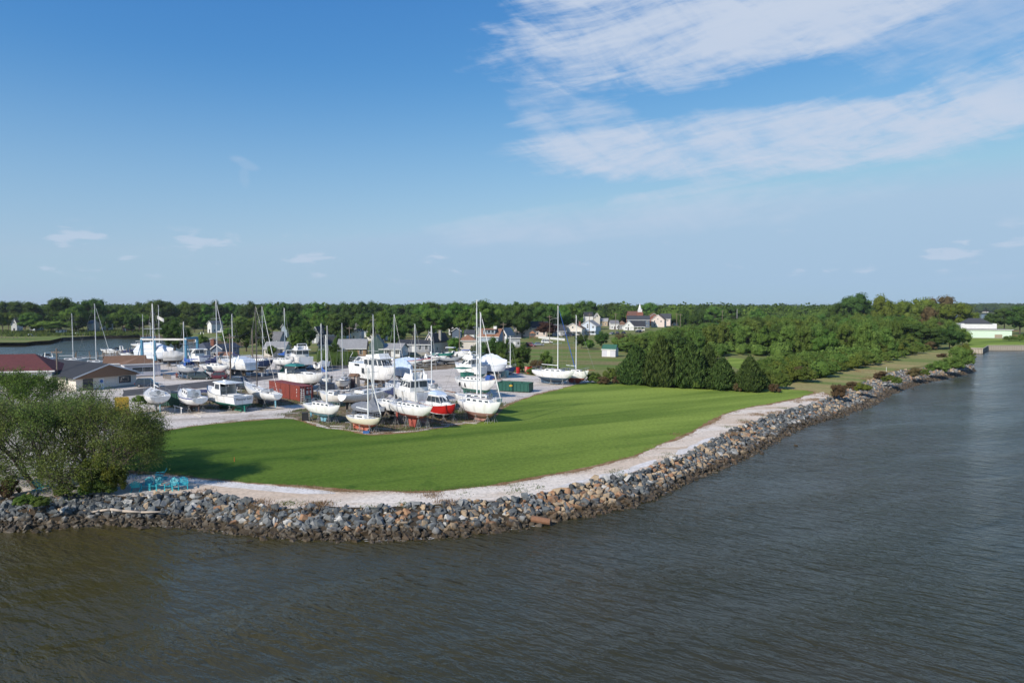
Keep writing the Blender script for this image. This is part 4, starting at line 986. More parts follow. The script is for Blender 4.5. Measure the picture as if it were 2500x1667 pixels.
def house(name, label, loc, yaw, w, d, eave, ridge, wall, roof, style='gx', chimney=None, wins=((0, 3, .9, 1.2),), door=True, base=.3, over=.35, cat='house', gable=None, rows=1, dormer=False, porch=False, sidewins=2, solar=False, far=False):
    """a house w wide (x) and d deep (y), origin at ground centre of its front; style gx: ridge along x, gy: gable to the front, hip, flat"""
    r = empty(name, loc, yaw, label, cat, None)
    wm_, rm_ = siding(wall, WALLC[wall]), shingle(roof, ROOFC[roof]); gm_ = siding(gable, WALLC[gable]) if gable else wm_
    x0, x1, y0, y1 = -w/2, w/2, 0, d
    b = MB(); b.box(x0, x1, y0, y1, base, eave)
    if style == 'gx': b.add([(x0,y0,eave),(x0,y1,eave),(x0,d/2,ridge),(x1,y0,eave),(x1,y1,eave),(x1,d/2,ridge)], [(0,1,2),(4,3,5)] , 1)
    if style == 'gy': b.add([(x0,y0,eave),(x1,y0,eave),(0,y0,ridge),(x0,y1,eave),(x1,y1,eave),(0,y1,ridge)], [(0,1,2),(4,3,5)][::1], 1)
    b.build('wall', [wm_, gm_], r)
    if not far: f = MB(); f.box(x0+.03, x1-.03, y0+.03, y1-.03, -.4, base); f.build('foundation', m_fnd, r)
    th = .16; rb = MB(); o_ = over
    if style == 'gx':
        s = (ridge-eave)/(d/2); e = eave-s*o_
        for sg in (0, 1):
            ya, yb = (y0-o_, d/2) if sg == 0 else (y1+o_, d/2)
            rb.add([(x0-o_,ya,e),(x1+o_,ya,e),(x1+o_,yb,ridge),(x0-o_,yb,ridge),(x0-o_,ya,e+th),(x1+o_,ya,e+th),(x1+o_,yb,ridge+th),(x0-o_,yb,ridge+th)], [(0,1,2,3),(4,5,6,7),(0,1,5,4),(1,2,6,5),(3,0,4,7)])
    elif style == 'gy':
        s = (ridge-eave)/(w/2); e = eave-s*o_
        for xa in (x0-o_, x1+o_):
            rb.add([(xa,y0-o_,e),(xa,y1+o_,e),(0,y1+o_,ridge),(0,y0-o_,ridge),(xa,y0-o_,e+th),(xa,y1+o_,e+th),(0,y1+o_,ridge+th),(0,y0-o_,ridge+th)], [(0,1,2,3),(4,5,6,7),(0,1,5,4),(0,3,7,4),(1,2,6,5)])
    elif style == 'hip':
        m = min(w, d)/2
        A = [(x0-o_,y0-o_,eave),(x1+o_,y0-o_,eave),(x1+o_,y1+o_,eave),(x0-o_,y1+o_,eave)]
        if w >= d: B = [(x0+m,d/2,ridge),(x1-m,d/2,ridge)]; fs = [(0,1,5,4),(1,2,5),(2,3,4,5),(3,0,4),(3,2,1,0)]
        else: B = [(0,y0+m,ridge),(0,y1-m,ridge)]; fs = [(0,1,4),(1,2,5,4),(2,3,5),(3,0,4,5),(3,2,1,0)]
        rb.add(A+B, fs)
    else:
        rb.box(x0-o_, x1+o_, y0-o_, y1+o_, eave, eave+.22)
    ro = rb.build('roof', rm_, r)
    # fascia boards
    if style in ('gx', 'hip', 'flat') and not far:
        f = MB(); ee = eave-((ridge-eave)/(d/2)*o_ if style == 'gx' else 0); f.box(x0-o_-.02, x1+o_+.02, y0-o_-.05, y0-o_-.01, ee-.06, ee+th+.02); f.build('fascia', m_wtrim, r)
    if style == 'gy':
        f = MB()
        for sx in (-1, 1):
            a, c_ = Vector((sx*(w/2+o_), y0-o_-.03, eave-s*o_)), Vector((0, y0-o_-.03, ridge))
            f.add([a+Vector((0,0,-.05)), c_+Vector((0,0,-.05)), c_+Vector((0,0,th+.03)), a+Vector((0,0,th+.03)), a+Vector((0,-.04,-.05)), c_+Vector((0,-.04,-.05)), c_+Vector((0,-.04,th+.03)), a+Vector((0,-.04,th+.03))], [(0,1,2,3),(7,6,5,4),(0,4,5,1),(3,2,6,7)])
        f.build('fascia', m_wtrim, r)
    # windows: frame with a recessed-looking pane on it
    def win(face, u, z, ww, hh):
        fr = MB(); gl = MB()
        if face == 'f': c = [(x0,y0,0),(x1,y0,0),(x1,y0,1),(x0,y0,1)]; L_ = w
        elif face == 'r': c = [(x1,y0,0),(x1,y1,0),(x1,y1,1),(x1,y0,1)]; L_ = d
        else: c = [(x0,y1,0),(x0,y0,0),(x0,y0,1),(x0,y1,1)]; L_ = d
        pane(fr, c, u-ww/2/L_-.07/L_, u+ww/2/L_+.07/L_, z-.08, z+hh+.08, .03, .05)
        k = 2 if ww > 1.0 else 1
        fo = fr.build('window', m_wtrim, r)
        for j in range(k):
            ua = u-ww/2/L_+ww/L_*j/k; ub = ua+ww/L_/k-.03/L_*(k > 1)
            g1 = MB(); pane(g1, c, ua+.03/L_, ub-.02/L_, z+.03, z+hh*.48, .042, .02); g1.build('pane', m_glass, fo)
            g2 = MB(); pane(g2, c, ua+.03/L_, ub-.02/L_, z+hh*.52, z+hh-.03, .042, .02); g2.build('pane', m_glass, fo)
    for rw_ in range(rows):
        zz = base+.9+rw_*2.7
        for (_, n, ww, hh) in wins:
            for i in range(n):
                u = (i+.5)/n
                if door and rw_ == 0 and n > 1 and i == n//2: continue
                win('f', u, zz, ww, hh)
        for i in range(sidewins):
            win('r', (i+.5)/sidewins, zz, .8, 1.1); win('l', (i+.5)/sidewins, zz, .8, 1.1)
    if style == 'gy' and ridge-eave > 1.8: win('f', .5, eave+.2, .8, .9)
    if door:
        dm = MB(); pane(dm, [(x0,y0,0),(x1,y0,0),(x1,y0,1),(x0,y0,1)], .5-.48/w if wins[0][1] != 2 else .47-.45/w, .5+.48/w if wins[0][1] != 2 else .47+.45/w, base+.02, base+2.05, .035, .05)
        dm.build('door', m_wtrim if wall != 'white' else pm('dark_door', (.10,.09,.09), .5), r)
    if chimney:
        cx, cw, cm = chimney; cb = MB(); cb.box(cx-cw/2, cx+cw/2, d*.42, d*.42+cw*.8, eave, ridge+.9); cb.box(cx-cw/2-.06, cx+cw/2+.06, d*.42-.06, d*.42+cw*.8+.06, ridge+.9, ridge+1.05)
        cb.build('chimney', cm, r)
    if dormer:
        db = MB(); zz = eave+(ridge-eave)*.35; dw = w*.30
        db.box(-dw, dw, d*.12, d*.5, zz, ridge-.15); do = db.build('dormer', wm_, r)
        dr = MB(); dr.box(-dw-.2, dw+.2, d*.08, d*.52, ridge-.15, ridge); dr.build('roof', rm_, do)
        for i in range(3):
            g1 = MB(); pane(g1, [(-dw,d*.12,zz),(dw,d*.12,zz),(dw,d*.12,ridge-.15),(-dw,d*.12,ridge-.15)], .1+i*.3, .3+i*.3, .25, .8, .03, .04); g1.build('pane', m_glass, do)
    if porch:
        pb = MB(); pb.box(x0, x1, y0-1.8, y0-.35, 2.35, 2.5)
        for i in range(5): xx = x0+.1+(w-.2)*i/4; pb.box(xx-.06, xx+.06, y0-1.78, y0-1.66, 0, 2.35)
        pb.build('porch', m_wtrim, r)
    return r
def _ext(w, d, yaw, ox, D):
    xs_ = []
    for lx, ly in ((-w/2-.3, -.3), (w/2+.3, -.3), (-w/2-.3, d+.3), (w/2+.3, d+.3)):
        X = ox+lx*math.cos(yaw)-ly*math.sin(yaw); Y = D+lx*math.sin(yaw)+ly*math.cos(yaw); xs_.append(1250+FP*X/Y)
    return min(xs_), max(xs_)
def _fit(x0, x1, D, d, yaw):
    w = 8; ox = ((x0+x1)/2-1250)/FP*D
    for _ in range(30):
        a, b = _ext(w, d, yaw, ox, D); w = min(40, max(3, w+((x1-x0)-(b-a))/FP*D*.8)); a, b = _ext(w, d, yaw, ox, D); ox += ((x0+x1)/2-(a+b)/2)/FP*D
    return w, ox
def solve_w(x0, x1, D, d, yaw): return _fit(x0, x1, D, d, yaw)[0]
def solve_loc(x0, x1, D, d, w, yaw): return Vector((_fit(x0, x1, D, d, yaw)[1], D, GZ))
def hp(name, label, x0, x1, yb, ye, yr, wall, roof, style='gx', yaw=0, d=8, D=None, **k):
    """survey a house from its outline in the photograph: left, right, base, eave and ridge lines"""
    D = G(0, yb).y if D is None else D
    ca, sa = math.cos(R(yaw)), abs(math.sin(R(yaw)))
    W_ = (x1-x0)/FP*D; tx = ((x0+x1)/2-1250)/FP; vis = d*max(0, math.sin(R(yaw))*(-1 if tx < 0 else 1) if False else 0)
    w = solve_w(x0, x1, D, d, R(yaw))
    cx = (x0+x1)/2; ex = AT(cx, 800, D).x
    eave = AT(cx, ye, D).z-GZ; ridge = AT(cx, yr, D+d*.4).z-GZ
    eave = max(2.2, eave); ridge = max(eave+(.5 if style != 'flat' else .2), ridge)
    # centre the footprint on the sight line
    off = Vector((-math.sin(R(yaw))*-1*d/2, 0, 0)) if yaw else Vector((0, 0, 0))
    loc = solve_loc(x0, x1, D, d, w, R(yaw))
    return house(name, label, loc, R(yaw), w, d, eave, ridge, wall, roof, style, **k)
H = hp
# --- yard buildings
a = G(118,950); 
house('marina_building', 'white building with dark red hip roof and white eaves', (-89.2-12*math.cos(R(14))+.6, 131-12*math.sin(R(14)), GZ), R(14), 24, 9, 3.5, 6.6, 'white', 'red', 'hip', wins=((0, 5, 2.0, 1.4),), door=False, over=.7, cat='building')
# grey roofed office with brown gable
nc = Vector((-81.8, 127.5)); fc = Vector((-75.6, 136.8)); yawo = math.atan2((fc-nc).y, (fc-nc).x)
mid = (nc+fc)/2
mo = house('yard_office', 'cream office with charcoal low roof, brown board gable and picture window', (mid.x, mid.y, GZ), yawo, (fc-nc).length, 21, 2.75, 4.7, 'cream', 'charcoal', 'gy', wins=((0, 1, .1, .1),), door=False, over=.9, cat='building', gable='ply', sidewins=3)
wo_ = (fc-nc).length
bb = MB(); bb.add([(-wo_/2-.5,-.75,2.35),(wo_/2+.5,-.75,2.35),(0,-.75,4.6),(-wo_/2-.5,-.55,2.35),(wo_/2+.5,-.55,2.35),(0,-.55,4.6)], [(0,1,2),(5,4,3),(0,3,4,1)]); bb.build('gable_board', pm('brown_boards', (.22,.125,.07), .8, var=.15, scale=5, stretch=(6,1,1)), mo)
bw = MB(); bw.box(2.0, 4.6, -.10, .02, .7, 2.3); bo_ = bw.build('picture_window', m_wtrim, mo); bg_ = MB(); bg_.box(2.12, 4.48, -.14, -.09, .82, 2.2); bg_.build('pane', m_glass, bo_)
dw = MB(); dw.box(-1.6, -.6, -.08, .02, .05, 2.15); dd_ = dw.build('door', m_wtrim, mo); sg = MB(); sg.tube((-1.1,-.08,1.5), (-1.1,-.12,1.5), .33, .33, 14); sg.build('round_sign', pm('sign_blue', (.05,.15,.42), .5), dd_)
dw = MB(); dw.box(-4.4, -2.6, -.06, .02, .05, 2.2); dw.build('dark_doorway', m_glass, mo)
# white cottage with brown hip roof
house('marina_cottage', 'small white cottage with brown hip roof and long window band', (-83.3, 153.5, GZ), R(36), 7.2, 6.5, 2.9, 4.3, 'lilac', 'brown', 'hip', wins=((0, 1, 4.2, 1.0),), door=False, over=.45, sidewins=2)
house('cottage_wing', 'long white wing with brown gabled roof beside the marina cottage', (-91.5, 160.5, GZ), R(24), 8, 6, 2.6, 4.0, 'white', 'brown', 'gx', wins=((0, 3, .8, 1.0),), door=False, over=.4)
# ranch house with chimney
r1 = H('ranch_house', 'blue-grey ranch house with slate roof and red brick chimney', 456, 552, 874, 853, 836, 'bluegrey', 'blue', 'hip', yaw=-6, d=11, chimney=(2.0, 1.1, m_brick), wins=((0, 4, 1.0, 1.1),), over=.6)
H('gabled_wing', 'navy gabled wing at the end of the ranch house', 520, 578, 873, 851, 840, 'darkblue', 'blue', 'gy', yaw=-6, d=10, D=196, wins=((0, 4, 1.2, 1.4),), door=False)
H('brown_garage', 'low garage with rust-brown roof in front of the navy gable', 519, 580, 884, 871, 861, 'cream', 'orange', 'gx', d=6, D=188, wins=((0, 3, .9, .6),), door=False, sidewins=0)
H('grey_shed_house', 'grey house with large dark roof behind the navy-hulled sloop', 658, 700, 868, 831, 810, 'grey', 'grey', 'gx', d=8, D=250)
H('low_barn', 'low pale barn with weathered grey roof behind the row of sailboats', 640, 712, 872, 850, 835, 'cream', 'lightgrey', 'gx', d=9, D=214, yaw=6)
# --- village
H('grey_gable_house', 'dark grey gabled house at the left end of the village', 760, 794, 848, 815, 797, 'grey', 'dark', 'gy', d=10, D=290, wins=((0, 2, .8, 1.1),), rows=2)
H('white_gable_house', 'white two-storey house with steep dark gable', 789, 814, 826, 812, 794, 'white', 'charcoal', 'gy', yaw=-24, d=12, wins=((0, 2, .8, 1.1),), rows=2)
H('white_dormer_house', 'white house with small dormered gable next to the steep one', 820, 858, 828, 812, 799, 'white', 'charcoal', 'gy', yaw=-16, d=9, wins=((0, 2, .8, 1.1),))
H('slate_roof_cottage', 'low cottage with dark slate roof in front of the white gable', 773, 833, 866, 842, 822, 'grey', 'charcoal', 'gx', d=10, D=236, wins=((0, 3, .9, 1.0),))
H('teal_gable_house', 'pale house with grey roof and teal gable at the back', 863, 929, 824, 803, 789, 'bluegrey', 'grey', 'gx', d=9, rows=1, wins=((0, 4, .9, 1.0),))
H('blue_box_house', 'square grey-blue house with shallow dark roof', 856, 890, 832, 809, 803, 'lightblue', 'charcoal', 'hip', d=9, rows=2, wins=((0, 2, .8, 1.1),))
H('white_long_house', 'long white house on tan base with flat grey roof', 894, 948, 833, 809, 802, 'white', 'dark', 'gx', d=8, rows=1, wins=((0, 3, .9, 1.1),))
hb = H('unfinished_house', 'unfinished house with raw plywood walls and patched pale roof', 820, 900, 874, 851, 829, 'ply', 'lightgrey', 'gx', yaw=9, d=14, D=209, wins=((0, 3, .9, 1.3),), door=True, gable='green', sidewins=0)
ext = MB(); ext.box(5.2, 9.6, .6, 13.0, .1, 4.2); ext.add([(5.2,.6,4.2),(9.6,.6,4.2),(7.4,.6,6.9),(5.2,13,4.2),(9.6,13,4.2),(7.4,13,6.9)], [(0,1,2),(4,3,5),(0,2,5,3),(1,4,5,2)]); ext.build('green_wing', siding('green', WALLC['green']), hb)
st = MB()
for i in range(13): st.box(-4.7+i*.76, -4.62+i*.76, -.05, -.01, .3, 2.7)
st.build('stud', pm('raw_timber', (.45,.32,.19), .8), hb)
rp = MB()
for i in range(9): rp.add([(-1.0+i*.62,3.0,4.05),(-.55+i*.62,3.0,4.05),(-.55+i*.62,4.6,4.85),(-1.0+i*.62,4.6,4.85)], [(0,1,2,3)])
H('white_cottage', 'bright white cottage with grey roof and sunlit side wall', 921, 998, 874, 852, 839, 'white', 'lightgrey', 'gx', yaw=-7, d=9, D=211, wins=((0, 4, 1.2, 1.5),), over=.5)
hj = H('grey_long_house', 'long grey house with charcoal roof, white corner boards and deck stairs', 966, 1066, 868, 841, 830, 'grey', 'charcoal', 'gx', yaw=-5, d=10, D=222, wins=((0, 5, 1.0, 1.3),), base=1.0)
sr = MB()
for i in range(8): sr.box(4.2+i*.28, 4.5+i*.28, -1.8, -.8, 1.9-i*.24-.05, 1.9-i*.24)
sr.tube((4.2,-1.8,2.9), (6.5,-1.8,.9), .05); sr.tube((4.2,-1.8,1.9), (6.5,-1.8,0), .06); sr.build('stairs', pm('weathered_deck', (.30,.25,.20), .85), hj)
H('pink_cottage', 'pale pink cottage with steep dark roof and side dormer', 1036, 1096, 862, 833, 814, 'pink', 'charcoal', 'gy', yaw=-22, d=11, D=226, wins=((0, 2, .8, 1.1),), chimney=(1.5, .8, m_fnd))
H('orange_roof_garage', 'cream garage with orange hip roof behind the round tree', 1115, 1168, 858, 832, 817, 'cream', 'orange', 'hip', d=9, D=240, wins=((0, 2, .8, .9),), door=False)
H('dormer_house', 'blue-grey house with terracotta roof and long front dormer', 1165, 1234, 842, 822, 803, 'bluegrey', 'orange', 'gx', yaw=-12, d=11, D=262, wins=((0, 4, .9, 1.2),), dormer=True, porch=True, chimney=(1.6, 1.2, m_wtrim))
H('white_barn_house', 'white house with pale grey roofs beside the dormer house', 1219, 1256, 840, 817, 801, 'white', 'lightgrey', 'gy', yaw=-18, d=10, D=280, wins=((0, 2, .9, 1.2),))
H('green_porch_cottage', 'small green-grey cottage with dark shed roof beside the clump', 1240, 1272, 842, 825, 820, 'grey', 'dark', 'flat', d=7, D=262, wins=((0, 3, .9, 1.1),))
H('long_cream_house', 'large cream house with long plain black roof', 1253, 1338, 823, 801, 785, 'pink', 'charcoal', 'gx', yaw=-3, d=12, wins=((0, 5, .9, 1.2),), rows=2)
H('slate_gable_house', 'grey house with slate roof behind the tall white mast', 1346, 1384, 821, 808, 794, 'grey', 'dark', 'gx', d=8, wins=((0, 3, .8, 1.1),))
H('brown_roof_house', 'cream-white house with brown roof near the small mast', 1374, 1430, 820, 802, 789, 'cream', 'brown', 'gy', yaw=-14, d=12, wins=((0, 3, .9, 1.1),), chimney=(3, .9, m_brick), porch=True)
H('big_blue_house', 'large pale blue house with white deck and grey roof', 1413, 1468, 818, 796, 782, 'lightblue', 'lightgrey', 'gy', yaw=-20, d=12, wins=((0, 3, .9, 1.1),), rows=2, porch=True)
H('white_dark_roof_house', 'small white house with dark roof high in the trees', 1423, 1449, 800, 771, 762, 'white', 'charcoal', 'gx', d=8, D=470, wins=((0, 2, .8, 1),), far=True)
H('cream_gable_house', 'cream gabled house beside it high in the trees', 1448, 1466, 800, 774, 765, 'cream', 'lightgrey', 'gy', d=8, D=460, wins=((0, 1, .8, 1),), far=True)
H('tan_house', 'tan house with shallow grey roof', 1452, 1487, 796, 784, 777, 'tan', 'lightgrey', 'gx', yaw=-14, d=8, wins=((0, 3, .8, 1),))
H('white_terrace_house', 'white house with low roof at the start of the church street', 1486, 1512, 805, 790, 782, 'white', 'grey', 'gx', d=8, wins=((0, 3, .8, 1),))
H('grey_brown_house', 'grey house with brown-grey hip roof on the church street', 1503, 1534, 805, 794, 783, 'grey', 'brown', 'hip', d=8, wins=((0, 3, .8, 1),))
H('white_blue_house', 'white house with light blue front on the church street', 1521, 1552, 807, 796, 783, 'white', 'lightgrey', 'gy', yaw=-16, d=9, wins=((0, 2, .8, 1),))
H('cream_porch_house', 'cream house with black roof and white fence posts', 1538, 1576, 807, 797, 784, 'cream', 'charcoal', 'gx', yaw=-12, d=9, wins=((0, 3, .9, 1),), porch=True)
H('navy_house', 'tall navy house with white window rows', 1530, 1587, 800, 781, 771, 'darkblue', 'dark', 'gx', yaw=-10, d=12, wins=((0, 5, .9, 1.1),), rows=2)
H('brick_gable_house', 'orange brick gabled house beside the church', 1577, 1612, 795, 775, 765, 'brick', 'brickroof', 'gy', d=9, wins=((0, 2, .8, 1),), far=True)
H('pink_gable_house', 'pale pink house with tall brown gable at the end of the street', 1589, 1628, 799, 781, 768, 'pink', 'brown', 'gy', yaw=-20, d=12, wins=((0, 2, .9, 1.2),), rows=2)
H('pink_wing_house', 'pink house with dark roof right of the tall brown gable', 1610, 1640, 796, 778, 766, 'pink', 'dark', 'gx', yaw=-18, d=9, wins=((0, 2, .8, 1.1),), rows=2)
H('flat_white_building', 'flat-roofed white building at the village edge', 1638, 1662, 795, 781, 778, 'white', 'lightgrey', 'flat', d=8, wins=((0, 2, .8, 1.1),), rows=2)
H('slate_tall_gable', 'tall grey gable house alone in the trees', 1692, 1714, 790, 774, 763, 'grey', 'dark', 'gy', yaw=-10, d=9, wins=((0, 1, .8, 1),), far=True)
H('orange_roof_house', 'orange-roofed cream house among the scrub trees', 1742, 1764, 788, 775, 767, 'cream', 'orange', 'gx', d=8, wins=((0, 2, .8, 1),), far=True)
H('roof_in_trees', 'dark roofed house half hidden behind the grey long house', 1044, 1068, 824, 796, 788, 'grey', 'dark', 'gx', d=8, D=350, far=True, wins=((0, 2, .8, 1),))
H('white_house_in_trees', 'white house deep in the trees behind the thin poles', 1094, 1114, 824, 794, 784, 'white', 'lightgrey', 'gx', d=8, D=370, far=True, wins=((0, 2, .8, 1),))
H('dark_gable_in_trees', 'dark gabled roof behind the orange garage', 1102, 1130, 836, 808, 800, 'darkblue', 'dark', 'gy', d=8, D=300, far=True, wins=((0, 1, .8, 1),))
H('white_roofs_cottage', 'low white cottage behind the orange garage', 1132, 1162, 846, 815, 806, 'white', 'dark', 'gx', d=8, D=280, wins=((0, 2, .8, 1),), far=True)
# --- across the creek
H('white_creek_house', 'white gabled house with brown side roof across the creek', 28, 54, 809, 790, 775, 'white', 'brown', 'gy', yaw=16, d=9, D=420, wins=((0, 1, .9, 1),), far=True)
H('blue_creek_house', 'small blue-grey house with deck across the creek', 80, 98, 806, 788, 777, 'lightblue', 'dark', 'gy', d=8, D=425, wins=((0, 1, .9, 1),), far=True)
H('beige_creek_house', 'beige house behind the second leaning mast across the creek', 216, 240, 812, 790, 782, 'cream', 'grey', 'gx', d=8, D=420, wins=((0, 2, .9, 1),), far=True)
H('creek_boat_shed', 'white boat shed at the creek edge', 135, 162, 816, 806, 803, 'white', 'lightgrey', 'flat', d=5, D=392, wins=((0, 1, .9, 1),), door=False, far=True)
H('cream_creek_house', 'tall cream house peeping between creek trees', 254, 268, 806, 785, 774, 'cream', 'grey', 'gy', d=8, D=430, wins=((0, 1, .9, 1),), rows=2, far=True)
H('brick_creek_house', 'brick house low behind the creek bank', 306, 322, 812, 800, 793, 'brick', 'brown', 'gx', d=8, D=415, wins=((0, 2, .9, 1),), far=True)
H('white_gable_over_docks', 'white gabled house above the creek docks', 512, 538, 812, 790, 783, 'white', 'grey', 'gy', yaw=-20, d=9, D=400, wins=((0, 1, .9, 1),), far=True)
H('grey_house_over_docks', 'grey-blue house above the sloop with bright blue cover', 692, 714, 820, 798, 787, 'bluegrey', 'grey', 'gy', yaw=-10, d=8, D=340, wins=((0, 2, .9, 1),), far=True)
# green roofed shed in the meadow
sh = H('garden_shed', 'pale grey shed with green roof alone in the meadow', 1467, 1513, 871, 853, 842, 'lilac', 'green', 'gx', yaw=-24, d=3.4, D=214, wins=((0, 1, .1, .1),), door=True, sidewins=0, cat='shed', base=.1, over=.15)
# pale green building at the right
mb_ = house('pale_green_building', 'long pale mint building with white upper storey and grey roof across the inlet', (235.5, 338, GZ), R(-16), 21, 12, 4.2, 4.3, 'mint', 'grey', 'flat', wins=((0, 1, .1, .1),), door=False, sidewins=0, cat='building', over=.5)
u_ = MB(); u_.box(-10.2, 5.4, 4.0, 11.8, 4.6, 7.2); u_.build('upper_storey', siding('white', WALLC['white']), mb_)
u_ = MB(); u_.add([(-8.8,3.6,7.2),(3.4,3.6,7.2),(5.0,12.2,7.2),(-8.8,12.2,7.2),(-5.8,8.0,9.9),(-.2,8.0,9.9)], [(0,1,5,4),(1,2,5),(2,3,4,5),(3,0,4),(3,2,1,0)]); u_.build('upper_roof', shingle('dark', ROOFC['dark']), mb_)
u_ = MB(); u_.box(10.0, 13.4, .5, 6, 3.7, 3.95); u_.box(10.3, 12.9, .8, 5, .6, 1.6); u_.build('side_deck', pm('reddish_deck', (.20,.09,.06), .8), mb_)
u_ = MB(); u_.box(3.2, 6.4, -.14, -.02, .4, 2.0); u_.build('lattice_panel', pm('lattice_tan', (.33,.27,.2), .85), mb_)
H('far_bay_house', 'red-roofed house far across the bay', 2392, 2414, 770, 766, 760, 'white', 'brickroof', 'gx', d=14, D=1640, wins=((0, 4, 1.5, 1.5),), far=True, base=.0)
# church
ch = H('church', 'brick church with dark red roof and white steeple', 1528, 1572, 800, 771, 760, 'brick', 'brickroof', 'gx', d=14, D=545, wins=((0, 5, 1.0, 1.8),), far=True, cat='church')
cp = AT(1565, 760, 538); sx_ = cp.x-ch.location.x
st_ = MB(); st_.box(sx_-2.2, sx_+2.2, -4.5, -.1, 0, AT(1565,762,536).z-GZ); st_.build('tower', siding('brick', WALLC['brick']), ch)
z1 = AT(1565,762,536).z-GZ; z2 = AT(1565,755,536).z-GZ; z3 = AT(1565,740,536).z-GZ
st_ = MB(); st_.box(sx_-1.5, sx_+1.5, -3.8, -.8, z1, z2); st_.tube((sx_,-2.3,z2), (sx_,-2.3,z3), 1.35, .05, 8); st_.build('steeple', m_wtrim, ch)
# small brown privy shed among the boats
p_ = G(862, 951); ps = empty('tool_shed', p_, R(-14), 'narrow tan shed with brown roof and dark door between the boats', 'shed')
b_ = MB(); b_.box(-.8, .8, 0, 1.3, 0, 2.5); b_.build('wall', pm('tan_panel', (.36,.31,.27), .8), ps)
b_ = MB(); b_.add([(-.95,-.15,2.5),(.95,-.15,2.5),(.95,1.45,2.5),(-.95,1.45,2.5),(-.95,.65,3.05),(.95,.65,3.05)], [(0,1,5,4),(2,3,4,5),(0,4,3),(1,2,5),(3,2,1,0)]); b_.build('roof', shingle('brown', ROOFC['brown']), ps)
b_ = MB(); b_.box(-.38, .38, -.05, .01, .05, 2.1); b_.build('door', pm('maroon_door', (.075,.045,.05), .6), ps)
# bulkhead at the right shore
bh = empty('timber_bulkhead', G(2412,842), 0, 'pale timber bulkhead along the waterside lawn', 'sea wall')
pl = [G(2364,851), G(2400,852), G(2412,845), G(2500,845), G(2640,845)]
b_ = MB(); q0 = Vector(bh.location)
m_tim = pm('grey_timber', (.40,.35,.28), .85, var=.2, scale=3)
for a_, c_ in zip(pl, pl[1:]):
    d_ = (c_-a_); n_ = max(1, int(d_.length/.45))
    for i in range(n_):
        p = a_.lerp(c_, i/n_)-q0; e = d_.normalized()*.40; b_.add([p+Vector((0,-.02-.04*(i % 2),-1.8)), p+e+Vector((0,-.02-.04*(i % 2),-1.8)), p+e+Vector((0,-.02-.04*(i % 2),.15)), p+Vector((0,-.02-.04*(i % 2),.15))], [(0,1,2,3)])
b_.build('sheet_boards', m_tim, bh)['kind'] = 'stuff'
b_ = MB()
for a_, c_ in zip(pl, pl[1:]): b_.tube(a_-q0+Vector((0,0,.2)), c_-q0+Vector((0,0,.2)), .18, .18, 4)
b_.build('cap_rail', m_tim, bh)

# picket fence by the play set
fx = MB(); A_, B_ = G(1315,826), G(1378,832)
pf = empty('picket_fence', A_, 0, 'white vinyl picket fence below the long cream house', 'fence')
n_ = 40
pk = MB(); pk.box(-.16, .16, -.03, .03, .05, 1.1); pk.add([(-.16,-.03,1.1),(.16,-.03,1.1),(0,-.03,1.22),(-.16,.03,1.1),(.16,.03,1.1),(0,.03,1.22)], [(0,1,2),(5,4,3),(0,2,5,3),(2,1,4,5)])
pk0 = None
for i in range(n_):
    p = A_.lerp(B_, i/(n_-1))-A_
    if pk0 is None: pk0 = pk.build('picket', m_wtrim, pf); o = pk0
    else: o = pk0.copy(); col.objects.link(o); o.parent = pf
    o.location = p
rl = MB(); rl.tube((0,.06,.3), (B_-A_)+Vector((0,.06,.3)), .05, .05, 4); rl.tube((0,.06,.95), (B_-A_)+Vector((0,.06,.95)), .05, .05, 4); rl.build('rail', m_wtrim, pf)
# play set
ps_ = empty('play_set', G(1300,829), 0, 'brown and green wooden play set in the cream house garden', 'playground')
b_ = MB()
for x in (-1.2, 1.2):
    for y in (0, 1.8): b_.box(x-.08, x+.08, y-.08, y+.08, 0, 3.0)
b_.box(-1.3, 1.3, -.1, 1.9, 1.4, 1.55); b_.build('tower_frame', pm('orange_timber', (.30,.13,.06), .8), ps_)
b_ = MB(); b_.add([(-1.5,-.3,3),(1.5,-.3,3),(1.5,2.1,3),(-1.5,2.1,3),(0,.9,4.2)], [(0,1,4),(1,2,4),(2,3,4),(3,0,4),(3,2,1,0)]); b_.build('roof', pm('orange_timber', (.3,.13,.06)), ps_)
b_ = MB(); b_.add([(-1.3,.3,1.5),(-1.3,.9,1.5),(-4.2,.9,.2),(-4.2,.3,.2),(-1.3,.3,1.35),(-1.3,.9,1.35),(-4.2,.9,.05),(-4.2,.3,.05)], [(0,1,2,3),(7,6,5,4),(0,3,7,4),(1,5,6,2)]); b_.build('slide', pm('play_green', (.03,.16,.09), .5), ps_)
